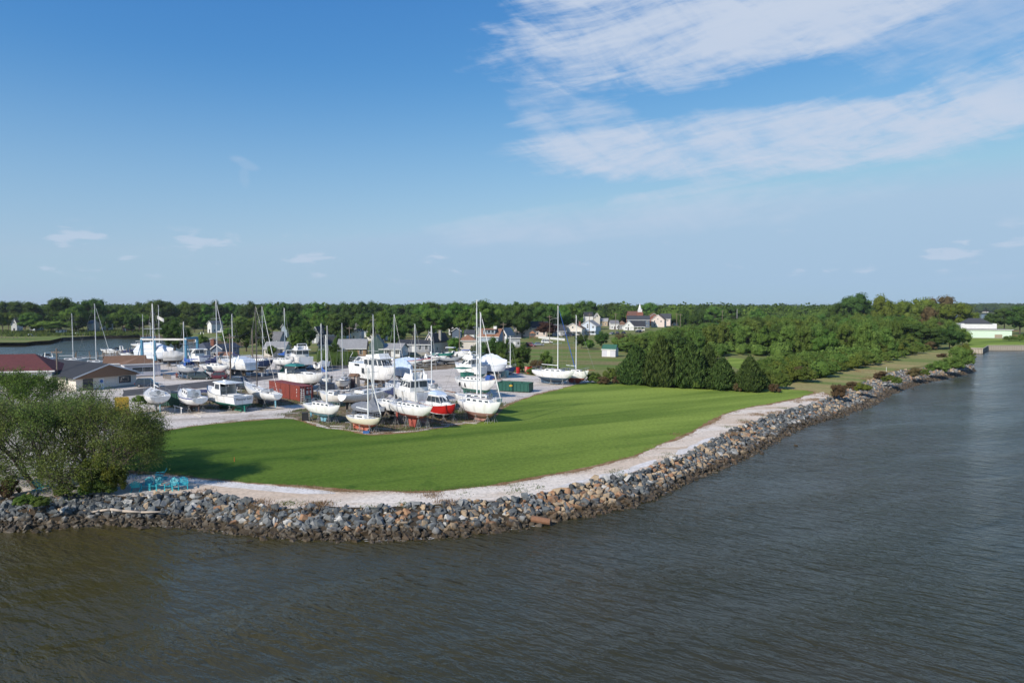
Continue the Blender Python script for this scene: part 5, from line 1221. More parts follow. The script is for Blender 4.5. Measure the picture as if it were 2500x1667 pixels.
# utility and street poles
m_pole = pm('pole_wood', (.20,.155,.12), .9, var=.2, scale=3); m_gpole = pm('grey_pole', (.42,.41,.39), .7)
for px, pb, pt, D, lab, m in [(141,948,850,None,'dark wooden utility pole in front of the grey-roofed office',m_pole), (563,925,815,None,'brown utility pole beside the dark red car',m_pole), (617,895,802,None,'utility pole behind the white motor cruiser',m_pole), (800,905,795,None,'grey pole by the small white trailer boat',m_gpole),
        (853,864,796,250,'thin pole in front of the square grey-blue house',m_pole), (912,840,776,300,'thin pole over the village roofs behind the grey roof',m_pole), (1025,830,776,330,'thin pole in the trees behind the long grey house',m_pole), (1122,864,800,None,'pole beside the round green tree',m_pole), (1131,820,786,330,'thin pole behind the low white cottage',m_pole), (1139,815,774,340,'pole with pale lamp in the trees',m_pole),
        (1229,846,787,262,'pole in front of the white barn house',m_pole), (1342,836,769,290,'street lamp pole beside the purple tree',m_pole), (1439,828,764,330,'pole before the big pale blue house',m_pole), (1503,806,764,400,'pole by the white terrace house',m_pole), (1652,800,764,400,'crossarmed pole near the flat white building',m_pole), (1661,800,765,395,'second crossarmed pole near the flat white building',m_pole), (1763,790,757,430,'pole beside the orange roof',m_pole), (1799,792,754,430,'pale pole in the scrub skyline',m_gpole)]:
    p = G(px, pb) if D is None else Vector((AT(px, 800, D).x, D, GZ)); h = AT(px, pt, p.y).z-GZ
    r = empty('utility_pole', p, 0, lab, 'pole', 'poles round the yard and village')
    b_ = MB(); b_.tube((0,0,-.3), (0,0,h), .20 if D is None else .16, .13, 7); b_.build('shaft', m, r)
    if m is m_pole and D is not None or px in (141, 563):
        b_ = MB(); b_.box(-1.1, 1.1, -.06, .06, h-.9, h-.72)
        for q in (-.95, -.4, .4, .95): b_.tube((q,0,h-.72), (q,0,h-.5), .05, .05, 5)
        b_.build('crossarm', m, r)
    if px == 1342:
        b_ = MB(); b_.path([(0,0,h-2.2),(1.2,0,h-1.5),(2.6,0,h-1.4)], .05); b_.box(2.5, 3.2, -.12, .12, h-1.5, h-1.35); b_.build('lamp_arm', m_gpole, r)

# ------------------------------------------------------------------ boats
m_gel = pm('white_gelcoat', (.83,.825,.81), .3, var=.04, scale=1.4, coat=.2, c2=(.62,.59,.53), c2amt=.12, c2scale=.9, stretch=(1.6,1.6,.35))
m_old = pm('chalky_white', (.66,.64,.60), .5, var=.07, scale=1.6, c2=(.52,.48,.42), c2amt=.3, c2scale=.8)
m_cream = pm('cream_paint', (.70,.64,.50), .4, var=.05)
m_deck = pm('deck_white', (.72,.71,.68), .6, var=.05, scale=3)
m_dark = pm('dark_fitting', (.025,.025,.028), .5)
m_black = pm('black_hull', (.012,.012,.015), .18, coat=.4)
m_navy = pm('navy_hull', (.018,.028,.070), .2, coat=.4)
m_navyc = pm('navy_canvas', (.020,.028,.085), .85, var=.15)
m_bluec = pm('blue_canvas', (.02,.085,.33), .8, var=.12)
m_teal = pm('teal_canvas', (.02,.17,.16), .8, var=.12)
m_greenc = pm('green_canvas', (.02,.13,.095), .8, var=.12)
m_tarp = pm('grey_tarp', (.17,.18,.20), .7, var=.2, scale=1.5, bump=.6, bscale=.15)
m_shrink = pm('white_shrinkwrap', (.66,.69,.74), .32, var=.06, scale=.9, bump=.35, bscale=.2)
m_shrinkb = pm('bluish_shrinkwrap', (.48,.57,.70), .32, var=.08, scale=.9, bump=.35, bscale=.2)
m_alu = pm('mast_aluminium', (.62,.62,.61), .35, metal=.3, var=.04)
m_maluw = pm('mast_white', (.78,.78,.76), .4, var=.03)
m_maldk = pm('mast_bronze', (.10,.085,.075), .5)
m_wire = pm('rigging_wire', (.33,.33,.33), .4, metal=.4)
m_sail = pm('furled_sail', (.72,.71,.68), .8, var=.06)
m_steel = pm('rail_steel', (.45,.45,.46), .3, metal=.7)
m_teak = pm('varnished_teak', (.22,.10,.045), .5, var=.15)
m_redb = pm('red_bottom_paint', (.30,.050,.035), .75, var=.10, scale=1.5, c2=(.36,.11,.08), c2amt=.3)
m_fadb = pm('faded_red_bottom', (.30,.125,.10), .8, var=.10, scale=1.5, c2=(.40,.24,.20), c2amt=.4)
m_orb = pm('orange_red_bottom', (.42,.10,.06), .8, var=.12, scale=2, c2=(.50,.30,.22), c2amt=.25, c2scale=1.2)
m_cyan = pm('light_blue_bottom', (.13,.33,.42), .8, var=.08, scale=1.5, c2=(.22,.40,.48), c2amt=.3)
m_grb = pm('green_bottom', (.015,.125,.085), .7, var=.1, scale=1.5)
m_blb = pm('blue_bottom', (.045,.085,.14), .8, var=.1, scale=1.5, c2=(.09,.14,.19), c2amt=.3)
m_bkb = pm('black_bottom', (.022,.022,.025), .8, var=.15, c2=(.06,.05,.045), c2amt=.3)
m_gyb = pm('grey_bottom', (.20,.22,.24), .8, var=.1)
m_brb = pm('brown_bottom', (.075,.05,.045), .8, var=.15)
m_red = pm('red_paint', (.46,.018,.015), .25, coat=.4)
m_grey = pm('grey_paint', (.36,.38,.41), .4)
m_blue = pm('blue_stripe', (.02,.035,.20), .4)
m_stripe = pm('dark_stripe', (.04,.04,.05), .4)
m_tealp = pm('teal_stripe', (.02,.16,.13), .4)
m_stand = pm('galvanised_stand', (.36,.35,.33), .6, metal=.3, var=.15)
m_block = pm('timber_block', (.22,.16,.10), .9, var=.2)
m_tyre = pm('tyre', (.018,.018,.02), .85)

def hull(root, L, B, F, dft, kind='sail', top=None, bottom=None, stripe=None, sheer=None, sb=.45, ss=.10, ts=.55, rake=0.0, boot=.10, well=None, decks=True, rail=None):
    """lofted hull along +x (bow), z=0 at the waterline; returns sheer height and half width as functions of t (0 stern, 1 bow)"""
    n = 16; top = top or m_gel; bottom = bottom or m_redb; stripe = stripe or m_stripe; sheer = sheer or top
    def S(t): return F+(ss*(1-t/.4)**2 if t < .4 else 0)+(sb*((t-.3)/.7)**2 if t > .3 else 0)
    def Wd(t):
        if kind == 'double': e = .5; return B/2*max(.03, (1-abs((t-.5)/.5)**2.3)) 
        if t < .42: return B/2*(1-((.42-t)/.42)**2*(1-ts))
        p = 2.0 if kind == 'sail' else 2.6
        return max(.02, B/2*(1-((t-.42)/.58)**p))
    def ZB(t):
        if kind in ('sail', 'double'):
            z = -dft
            if t < .42: z += (F*.28+dft)*((.42-t)/.42)**(1.9 if kind == 'sail' else 2.5)
            if t > .5: z += (S(1)+dft)*((t-.5)/.5)**3.2
            return z
        z = -dft*(.8 if t < .3 else 1)
        if t > .55: z += (S(1)+dft)*((t-.55)/.45)**3.4
        return z
    def sec(q):
        if kind in ('sail', 'double'): return (1-(1-q)**2.3)**.62
        return .86*(q/.30) if q < .30 else .86+.14*((q-.30)/.70)
    rows = [('z', k/4) for k in range(4)]
    V = []; m = MB()
    K = 11
    def station(t):
        x = -L/2+L*t; s = S(t); zb = ZB(t); w = Wd(t)
        zs = [zb+(0-zb)*k/4 if zb < 0 else zb for k in range(5)]
        zs += [boot, boot+(s-.16-boot)*.33, boot+(s-.16-boot)*.66, s-.16, s-.02]
        out = []
        for z in zs:
            z = max(z, zb); q = min(1, max(0, (z-zb)/max(.05, s-zb)))
            xx = x+rake*(z-s)*(1-t)**6
            if kind == 'power' and t > .6: xx += .10*(z-s)*((t-.6)/.4)
            out.append((xx, w*sec(q) if q > 0 else 0, z))
        return out
    st = [station(i/n) for i in range(n+1)]; k = len(st[0])
    for sd in (1, -1):
        vs_ = [(x, y*sd, z) for s_ in st for (x, y, z) in s_]
        for r_ in range(k-1):
            mi = 0 if r_ < 4 else 1 if r_ == 4 else 3 if r_ == k-2 else 2
            fs = []
            for i in range(n):
                a, b, c, d = i*k+r_, (i+1)*k+r_, (i+1)*k+r_+1, i*k+r_+1
                fs.append((a, b, c, d) if sd == -1 else (d, c, b, a))
            m.add(vs_, fs, mi)
    s0 = st[0]                                                      # transom
    tv = [(x, y, z) for (x, y, z) in s0]+[(x, -y, z) for (x, y, z) in reversed(s0)]
    kb = 4
    m.add([*s0[:5], *[(x, -y, z) for (x, y, z) in reversed(s0[:5])]], [tuple(range(10))], 0)
    m.add([*s0[4:], *[(x, -y, z) for (x, y, z) in reversed(s0[4:])]], [tuple(range(2*(k-4)))], 2)
    import bmesh
    ho = m.build('hull', [bottom, stripe, top, sheer], root)
    bm = bmesh.new(); bm.from_mesh(ho.data); bmesh.ops.remove_doubles(bm, verts=bm.verts, dist=.002); bmesh.ops.recalc_face_normals(bm, faces=bm.faces); bm.to_mesh(ho.data); bm.free()
    ho.data.polygons.foreach_set('use_smooth', [True]*len(ho.data.polygons))
    ho.data.set_sharp_from_angle(angle=R(38))
    if decks:
        d_ = MB(); n2 = 20; w0, w1 = well if well else (2, 2)
        T_ = [i/n2 for i in range(n2+1)]
        def P4(t):
            x = -L/2+L*t; w = Wd(t)-.03; c = max(.01, min(w*.62, w-.25)) if w > .3 else w*.5; z = S(t)-.07
            return (x, w, z), (x, c, z+.02), c
        for a, b in zip(T_, T_[1:]):
            A = P4(a); Bq = P4(b)
            for sd in (1, -1):
                q = [(A[0][0], A[0][1]*sd, A[0][2]), (A[1][0], A[1][1]*sd, A[1][2]), (Bq[1][0], Bq[1][1]*sd, Bq[1][2]), (Bq[0][0], Bq[0][1]*sd, Bq[0][2])]
                d_.add(q, [(0,1,2,3)] if sd == 1 else [(3,2,1,0)])
            if not (w0-.001 <= a and b <= w1+.001):
                d_.add([(A[1][0],-A[1][1],A[1][2]),(Bq[1][0],-Bq[1][1],Bq[1][2]),(Bq[1][0],Bq[1][1],Bq[1][2]),(A[1][0],A[1][1],A[1][2])], [(0,1,2,3)])
        d_.build('deck', m_deck, root)
        if well:
            xa, xb = -L/2+L*w0, -L/2+L*w1; cw = min(P4(w0)[2], P4((w0+w1)/2)[2]); z = S(w0)-.05; zf = z-.5
            c_ = MB(); c_.add([(xa,-cw,zf),(xb,-cw,zf),(xb,cw,zf),(xa,cw,zf),(xa,-cw,z),(xb,-cw,z),(xb,cw,z),(xa,cw,z)], [(0,1,2,3),(4,5,1,0),(5,6,2,1),(6,7,3,2),(7,4,0,3)])
            c_.box(xa+.05, xb-.05, -cw+.01, -cw*.62, zf, z-.12); c_.box(xa+.05, xb-.05, cw*.62, cw-.01, zf, z-.12)
            c_.build('cockpit', m_deck, root)
    if rail:
        r_ = MB()
        for sd in (1, -1):
            pts = [(-L/2+L*t, (Wd(t)-.01)*sd, S(t)+.0) for t in [i/12 for i in range(13)]]
            r_.path(pts, .035, 4)
        r_.build('toe_rail', rail, root)
    return S, Wd
def windows_on(root_part, c, n, mat=None, gap=.10, v0=.25, v1=.80, round_=False):
    for i in range(n):
        u0 = (i+gap)/n; u1 = (i+1-gap)/n; g = MB(); pane(g, c, u0, u1, v0, v1, .015, .03); g.build('window', mat or m_glass, root_part)
def trunk_faces(x0, x1, w0, w1, z0, z1, fs, bs, tum):
    R_ = [(x0,-w0,z0),(x1,-w1,z0),(x1-fs,-w1+tum,z1),(x0+bs,-w0+tum,z1)]
    L_ = [(x1,w1,z0),(x0,w0,z0),(x0+bs,w0-tum,z1),(x1-fs,w1-tum,z1)]
    Fr = [(x1,-w1,z0),(x1,w1,z0),(x1-fs,w1-tum,z1),(x1-fs,-w1+tum,z1)]
    Bk = [(x0,w0,z0),(x0,-w0,z0),(x0+bs,-w0+tum,z1),(x0+bs,w0-tum,z1)]
    return R_, L_, Fr, Bk
def cabin(root, name, x0, x1, w0, w1, z0, z1, fs=.3, bs=0, tum=.08, side=3, front=0, back=0, mat=None, v=(.25,.8), gap=.12, crown=.05):
    b = MB().taper(x0, x1, w0, w1, z0, z1, fs, bs, tum, 0, crown); o = b.build(name, mat or m_deck, root)
    R_, L_, Fr, Bk = trunk_faces(x0, x1, w0, w1, z0, z1, fs, bs, tum)
    if side: windows_on(o, R_, side, None, gap, *v); windows_on(o, L_, side, None, gap, *v)
    if front: windows_on(o, Fr, front, None, .08, *v)
    if back: windows_on(o, Bk, back, None, .08, *v)
    return o
def railing(root, name, pts, h=.6, post=1.2, r=.018, mid=True):
    b = MB(); up = Vector((0, 0, h)); pts = [Vector(p) for p in pts]
    for a, c in zip(pts, pts[1:]):
        b.tube(a+up, c+up, r, r, 4, cap=False)
        if mid: b.tube(a+up*.5, c+up*.5, r*.7, r*.7, 4, cap=False)
        k = max(1, int((c-a).length/post))
        for i in range(k): p = a.lerp(c, i/k); b.tube(p, p+up, r, r, 4, cap=False)
    b.tube(pts[-1], pts[-1]+up, r, r, 4, cap=False)
    return b.build(name, m_steel, root)

STAND = None
def stand_at(x, y, h, yaw, label, mat=None, group='boat stands under the parked boats'):
    global STAND
    if STAND is None: STAND = {}
    m = mat or m_stand; key = m.name
    if key not in STAND:
        b = MB()
        for k in range(4):
            a = k*1.571+.785; b.tube((math.cos(a)*.42, math.sin(a)*.42, 0), (math.cos(a)*.04, math.sin(a)*.04, .80), .026, .022, 4)
        b.tube((0,0,.55), (0,0,1.02), .022, .022, 5); b.box(-.16, .16, -.13, .13, .98, 1.02)
        for k in range(4):
            a = k*1.571+.785; c = a+1.571; b.tube((math.cos(a)*.30, math.sin(a)*.30, .25), (math.cos(c)*.30, math.sin(c)*.30, .25), .012, .012, 4)
        o = b.build('boat_stand', m); STAND[key] = o.data; bpy.data.objects.remove(o)
    o = bpy.data.objects.new('boat_stand', STAND[key]); col.objects.link(o); o.location = (x, y, GZ); o.rotation_euler = (0, 0, yaw); o.scale = (1, 1, h)
    tag(o, label, 'boat stand', group)
def fit_hull(px, py, hdg, L, B, ts, x0, x1, adapt=True):
    """turn, then resize a boat until its hull spans what the survey shows"""
    D = G(px, py).y; cx = (x0+x1)/2; ox = (cx-1250)/FP*D
    def E(h, L, ox):
        a = R(h); xs_ = []
        for lx, ly in ((L/2, 0), (0, B/2), (0, -B/2), (-L/2, ts*B/2), (-L/2, -ts*B/2), (L*.25, B*.36), (L*.25, -B*.36)):
            X = ox+lx*math.cos(a)-ly*math.sin(a); Y = D+lx*math.sin(a)+ly*math.cos(a); xs_.append(1250+FP*X/Y)
        return min(xs_), max(xs_)
    best = None
    sg = -1 if math.sin(R(hdg)) < 0 else 1
    toward = 90*sg
    steps = range(0, 27, 1) if adapt else [0]
    for st in steps:
        dr = (toward-hdg+180) % 360-180; h = hdg+math.copysign(min(abs(dr), st), dr)
        a, b = E(h, L, ox); err = (b-a)-(x1-x0)
        if best is None or abs(err) < abs(best[0]): best = (err, h)
        if err < 0: break
    h = best[1]
    for _ in range(20):
        a, b = E(h, L, ox); L = max(3, L+((x1-x0)-(b-a))/FP*D*.6); a, b = E(h, L, ox); ox += (cx-(a+b)/2)/FP*D
    return h, L, ox, D
def place(px, py, hdg, lift, name, label, cat, L=None):
    p = G(px, py); r = empty(name, (p.x, p.y, GZ+lift), R(hdg), label, cat); return r
ORD = ['at the bow', 'amidships', 'at the stern']
def stands_for(r, L, B, F, dft, who, lift, hull_t=(.22, .5, .76), mat=None, sides=(-1, 1), block=True, shape=.62):
    """tripod stands touching the turn of the bilge on both sides, timber under the keel"""
    M = Matrix.Translation(r.location) @ Matrix.Rotation(r.rotation_euler.z, 4, 'Z')
    for j, t in enumerate(hull_t):
        for sd in sides:
            y = B/2*shape*sd*(1 if t < .7 else .72); z = -dft*.35+(.15 if t > .7 else 0)
            p = M @ Vector((-L/2+L*t, y, 0)); h = max(.4, lift+z)
            side = 'near' if (M.to_3x3() @ Vector((0, sd, 0))).y < 0 else 'far'
            stand_at(p.x, p.y, h, r.rotation_euler.z, '%s-side stand %s of the %s' % (side, ORD[2-j if len(hull_t) == 3 else min(2, 2-j)], who), mat)
def blocks(r, who, xs, zt, w=.5):
    if 'afloat' in who or 'creek' in who: return
    M = Matrix.Translation(r.location) @ Matrix.Rotation(r.rotation_euler.z, 4, 'Z'); gap = r.location.z-GZ+zt
    if gap < .06: return
    for j, x in enumerate(xs):
        p = M @ Vector((x, 0, 0)); b = MB(); n = max(1, int(gap/.2)); h = gap/n
        for i in range(n):
            if i % 2 == 0: b.box(-w, w, -.12, .12, i*h+.003, (i+1)*h-.003)
            else: b.box(-.12, .12, -w, w, i*h+.003, (i+1)*h-.003)
        o = b.build('timber_blocks', m_block, None, loc=(p.x, p.y, GZ)); o.rotation_euler = (0, 0, r.rotation_euler.z+1.571)
        tag(o, 'stack of timber blocks under the %s, %s' % (who, 'aft' if j == 0 else 'forward'), 'timber blocks', 'blocking timbers under the boats')

def sailboat(name, label, who, px, py, hdg, L, B=None, F=1.05, dft=.55, keel=1.1, keeltype='fin', top=None, bottom=None, stripe=None, sheer=None, mast=11, mx=.58, boom=True, cover=None, furl=None, mat_m=None, rake_t=.0, ts=.55, trunk_=(.34, .72, .42), dodger=None, mizzen=0, bowsprit=0, sb=.45, ss=.08, kind='sail', nwin=3, stands=True, mastdy=0, lean=0, rudder=True, bimini=None, cab=None, keelmat=None, rail=None, tarp=None, mtall=None, outboard=False, pulpit=True, smat=None, boomang=0, fit=None, mtop=None):
    L_in = L; B = B or L*.32; px_in = px
    if fit: hdg, L, ox_, D_ = fit_hull(px, py, hdg, L, B, ts, *fit); px = ox_/D_*FP+1250; B = min(B, L*.36)
    if mtop: mast = max(4, AT(px, mtop, G(px, py).y).z-GZ-keel-.12-F-trunk_[2]-.1)
    lift = keel+.12+(0 if keel else .5)
    r = place(px, py, hdg, lift, name, label, 'sailboat')
    S, Wd = hull(r, L, B, F, dft, kind, top, bottom, stripe, sheer, sb, ss, ts, rake_t, well=(.10, .32) if not tarp else None, rail=rail)
    X_ = lambda t: -L/2+L*t
    km = keelmat or bottom or m_redb
    k = MB()
    if keeltype == 'fin':
        a, b = X_(.40), X_(.62); k.quad8([(a+.3,-.09,-keel),(b-.45,-.07,-keel),(b-.45,.07,-keel),(a+.3,.09,-keel),(a,-.10,-dft*.75),(b,-.10,-dft*.75),(b,.10,-dft*.75),(a,.10,-dft*.75)])
    elif keeltype == 'full':
        a, b = X_(.16), X_(.72); k.quad8([(a+.2,-.10,-keel),(b-L*.14,-.10,-keel),(b-L*.14,.10,-keel),(a+.2,.10,-keel),(a,-.14,-dft*.2),(b,-.14,-dft*.62),(b,.14,-dft*.62),(a,.14,-dft*.2)])
    k.build('keel', km, r)
    if rudder and keeltype == 'fin':
        k = MB(); a = X_(.06); k.quad8([(a+.08,-.03,-keel*.85),(a+.42,-.03,-keel*.85),(a+.42,.03,-keel*.85),(a+.08,.03,-keel*.85),(a,-.05,0),(a+.55,-.05,0),(a+.55,.05,0),(a,.05,0)]); k.build('rudder', km if rudder is True else rudder, r)
    z0 = S(.5)-.08; t0, t1, hc = trunk_
    w0 = min(Wd(t0)*.66, B*.34); w1 = Wd(t1)*.50
    if not tarp:
        c_ = cabin(r, 'cabin', X_(t0), X_(t1), w0, w1, z0, z0+hc+.08, .45, 0, .10, nwin, 0, 0, cab, (.38,.78), .22)
        hb = MB(); hb.box(X_(.66), X_(.66)+.5, -.25, .25, z0+hc+.08, z0+hc+.16); hb.box(X_(t0)+.02, X_(t0)+.55, -.3, .3, z0+hc+.08, z0+hc+.17); hb.build('hatch', m_tarp if nwin else m_deck, c_)
        if nwin: hr = MB(); [hr.tube((X_(t0)+.7, s_*w0*.7, z0+hc+.16), (X_(t1)-1.0, s_*w1*.7, z0+hc+.16), .025, .025, 4) for s_ in (1, -1)]; hr.build('handrail', m_teak, c_)
        wb = MB(); wb.tube((X_(.17),0,S(.2)-.4), (X_(.17),0,S(.2)+.45), .05); wb.tube((X_(.17)-.03,0,S(.2)+.45), (X_(.17)+.0,0,S(.2)+.45), .32, .32, 10); wb.build('steering_wheel', m_steel, r)
    if mast:
        mm = mat_m or m_maluw; b = MB(); xm = X_(mx); zt = z0+hc+.1+mast
        b.tube((xm,0,z0), (xm-.02*lean,0,zt), .105, .075, 8)
        for f_ in ((.45, .75) if mast > 12.5 else (.55,)): b.tube((xm-.1,-B*.36,z0+mast*f_), (xm-.1,B*.36,z0+mast*f_), .03, .03, 5)
        b.tube((xm-.25,0,zt+.06), (xm+.1,0,zt+.06), .03, .02, 4); b.build('mast', mm, r)
        bl = L*.40 if not mizzen else L*.34
        if boom:
            b = MB(); zb = z0+hc+.85; b.tube((xm-.12,0,zb), (xm-bl*math.cos(R(boomang)),bl*math.sin(R(boomang)),zb+.05), .07, .06, 7); bo = b.build('boom', mm, r)
            if cover:
                b = MB(); b.add([(xm-.05,-.10,zb-.1),(xm-bl+.1,-.05,zb),(xm-bl+.1,.05,zb),(xm-.05,.10,zb-.1),(xm-.05,-.12,zb+.45),(xm-bl*.35,-.12,zb+.28),(xm-bl+.1,-.05,zb+.15),(xm-bl+.1,.05,zb+.15),(xm-bl*.35,.12,zb+.28),(xm-.05,.12,zb+.45),(xm-.05,0,zb+1.15),(xm-bl*.35,0,zb+.42),(xm+.14,0,zb-.1),(xm+.12,0,zb+1.15)],
                    [(0,1,6,5,4),(3,9,8,7,2),(4,5,11,10),(9,10,11,8),(5,6,11),(7,8,11),(6,7,11),(1,2,7,6),(0,3,2,1),(12,0,4,10,13),(13,10,9,3,12)]); b.build('sail_cover', cover, bo)
        # standing rigging, each wire a part
        bowx = X_(1.0)+bowsprit-.05; zbw = S(1.0)+.05
        b = MB(); fr = .085 if furl else .013
        p0 = Vector((bowx,0,zbw+.35)); p1 = Vector((xm+.06,0,zt-.1)); 
        if furl: b.tube((bowx,0,zbw), p0, .02); b.tube(p0, p0.lerp(p1,.08), .05, fr, 7); b.tube(p0.lerp(p1,.08), p0.lerp(p1,.93), fr, fr*.45, 7); b.tube(p0.lerp(p1,.93), p1, .015)
        else: b.tube((bowx,0,zbw), p1, fr)
        b.build('forestay', furl if furl and not furl is True else (m_sail if furl else m_wire), r)
        for e in ([(X_(0)+.08,0,S(0))],)[0]: b = MB(); b.tube(e, (xm-.1,0,zt), .011, .011, 4); b.build('backstay', m_wire, r)
        for sd in (1, -1):
            b = MB(); y = Wd(mx)*.94*sd; b.path([(xm-.15,y,S(mx)), (xm-.1,B*.36*sd,z0+mast*.55), (xm,0,zt-.1)], .011, 4); b.build('shroud', m_wire, r)
    if mizzen:
        xm = X_(.16 if boom else .2); zt = S(.2)+mizzen; b = MB(); b.tube((xm,0,S(.2)-.2), (xm,0,zt), .09, .06, 8); b.tube((xm,-B*.25,S(.2)+mizzen*.55), (xm,B*.25,S(.2)+mizzen*.55), .03); b.build('mizzen_mast', mat_m or m_maluw, r)
        b = MB(); b.tube((xm-.1,0,S(.2)+1.5), (xm-L*.20,0,S(.2)+1.6), .06, .05, 6); b.build('mizzen_boom', mat_m or m_maluw, r)
        for sd in (1, -1): b = MB(); b.path([(xm,Wd(.2)*.9*sd,S(.2)), (xm,B*.25*sd,S(.2)+mizzen*.55), (xm,0,zt)], .011, 4); b.build('shroud', m_wire, r)
    if bowsprit:
        b = MB(); b.tube((X_(.93),0,S(1)-.05), (X_(1)+bowsprit,0,S(1)+.12), .10, .06, 6); b.build('bowsprit', m_teak if kind != 'x' else m_maluw, r)
    if pulpit:
        T = [1.0, .9, .78]; railing(r, 'bow_rail', [(X_(t), -(Wd(t)-.04), S(t)-.02) for t in reversed(T)]+[(X_(t), (Wd(t)-.04), S(t)-.02) for t in T], .62, .9)
        for sd in (1, -1): railing(r, 'lifeline', [(X_(t), (Wd(t)-.04)*sd, S(t)-.02) for t in (.12, .35, .56, .78)], .58, 1.9, .012)
        railing(r, 'stern_rail', [(X_(.12), -(Wd(.12)-.05), S(.1)), (X_(.01), -(Wd(.01)-.1), S(0)), (X_(.01), (Wd(.01)-.1), S(0)), (X_(.12), (Wd(.12)-.05), S(.1))], .6, .8)
    if dodger:
        b = MB(); x = X_(t0); w = w0+.12; z = z0+hc+.05
        b.add([(x+.9,-w*.8,z),(x+.9,w*.8,z),(x+.45,-w,z+.65),(x+.45,w,z+.65),(x-.35,-w,z+.72),(x-.35,w,z+.72),(x-.35,-w,z-.1),(x-.35,w,z-.1)], [(0,1,3,2),(2,3,5,4),(0,2,4,6),(1,7,5,3)]); b.build('dodger', dodger, r)
    if bimini:
        b = MB(); xa, xb = X_(.03), X_(.28); w = Wd(.2)*.75; z = S(.2)+1.75
        b.taper(xa, xb, w, w, z, z+.12, .2, .2, .2)
        b.build('bimini', bimini, r); b = MB()
        for xx in (xa+.2, xb-.2):
            for sd in (1, -1): b.tube((xx,w*sd,z), ((xa+xb)/2,w*1.1*sd,S(.15)), .02)
        b.build('bimini_frame', m_steel, r)
    if outboard:
        b = MB(); x = X_(0)-.25; b.taper(x-.2, x+.2, .16, .16, F+.15, F+.6, .05, .05, .04); b.tube((x,0,F+.15), (x,0,-.1), .07, .05); b.build('outboard_motor', m_dark, r)
    if tarp:
        b = MB(); N_ = 10; ridge = [.35+.55*math.sin(math.pi*min(1, (i/N_)*1.25))+(.9 if i == 6 else 0) for i in range(N_+1)]
        vs_ = []
        for i in range(N_+1):
            t = .01+.97*i/N_; x = X_(t); w = Wd(t)+.05; z = S(t); vs_ += [(x,-w,z-.28),(x,-w,z+.02),(x,-w*.5,z+ridge[i]*.62),(x,0,z+ridge[i]),(x,w*.5,z+ridge[i]*.62),(x,w,z+.02),(x,w,z-.28)]
        fs = [(i*7+j, (i+1)*7+j, (i+1)*7+j+1, i*7+j+1) for i in range(N_) for j in range(6)]
        b.add(vs_, fs); b.add(vs_[:7], [tuple(range(7))]); b.build('tarpaulin', tarp, r)
    if stands: stands_for(r, L, B, F, dft, who, lift, mat=smat)
    blocks(r, who, (X_(.42), X_(.56)), -keel)
    return r

FITL = [0]
def power_base(name, label, who, px, py, hdg, L, B, F, dft, lift=1.0, cat='motorboat', st=True, fit=None, **k):
    if fit: hdg, L, ox_, D_ = fit_hull(px, py, hdg, L, B, .9, *fit); px = ox_/D_*FP+1250; FITL[0] = L
    else: FITL[0] = L
    r = place(px, py, hdg, lift+dft*.8, name, label, cat)
    S, Wd = hull(r, L, B, F, dft, 'power', ts=.9, **k)
    if st: stands_for(r, L, B, F, dft, who, lift+dft*.8, (.15, .5, .78) if L > 7 else (.2, .7), shape=.74)
    blocks(r, who, (-L*.25, L*.12), -dft*.8)
    return r, S, Wd
def arch(r, x, w, z, h, mat=None, lean=.5, name='radar_arch'):
    b = MB()
    for sd in (1, -1): b.quad8([(x-.25,sd*w-.05,z),(x+.25,sd*w-.05,z),(x+.25,sd*w+.05,z),(x-.25,sd*w+.05,z),(x-.15-lean,sd*w*.85-.05,z+h),(x+.15-lean,sd*w*.85-.05,z+h),(x+.15-lean,sd*w*.85+.05,z+h),(x-.15-lean,sd*w*.85+.05,z+h)])
    b.box(x-lean-.17, x-lean+.17, -w*.86, w*.86, z+h-.06, z+h+.08); return b.build(name, mat or m_gel, r)
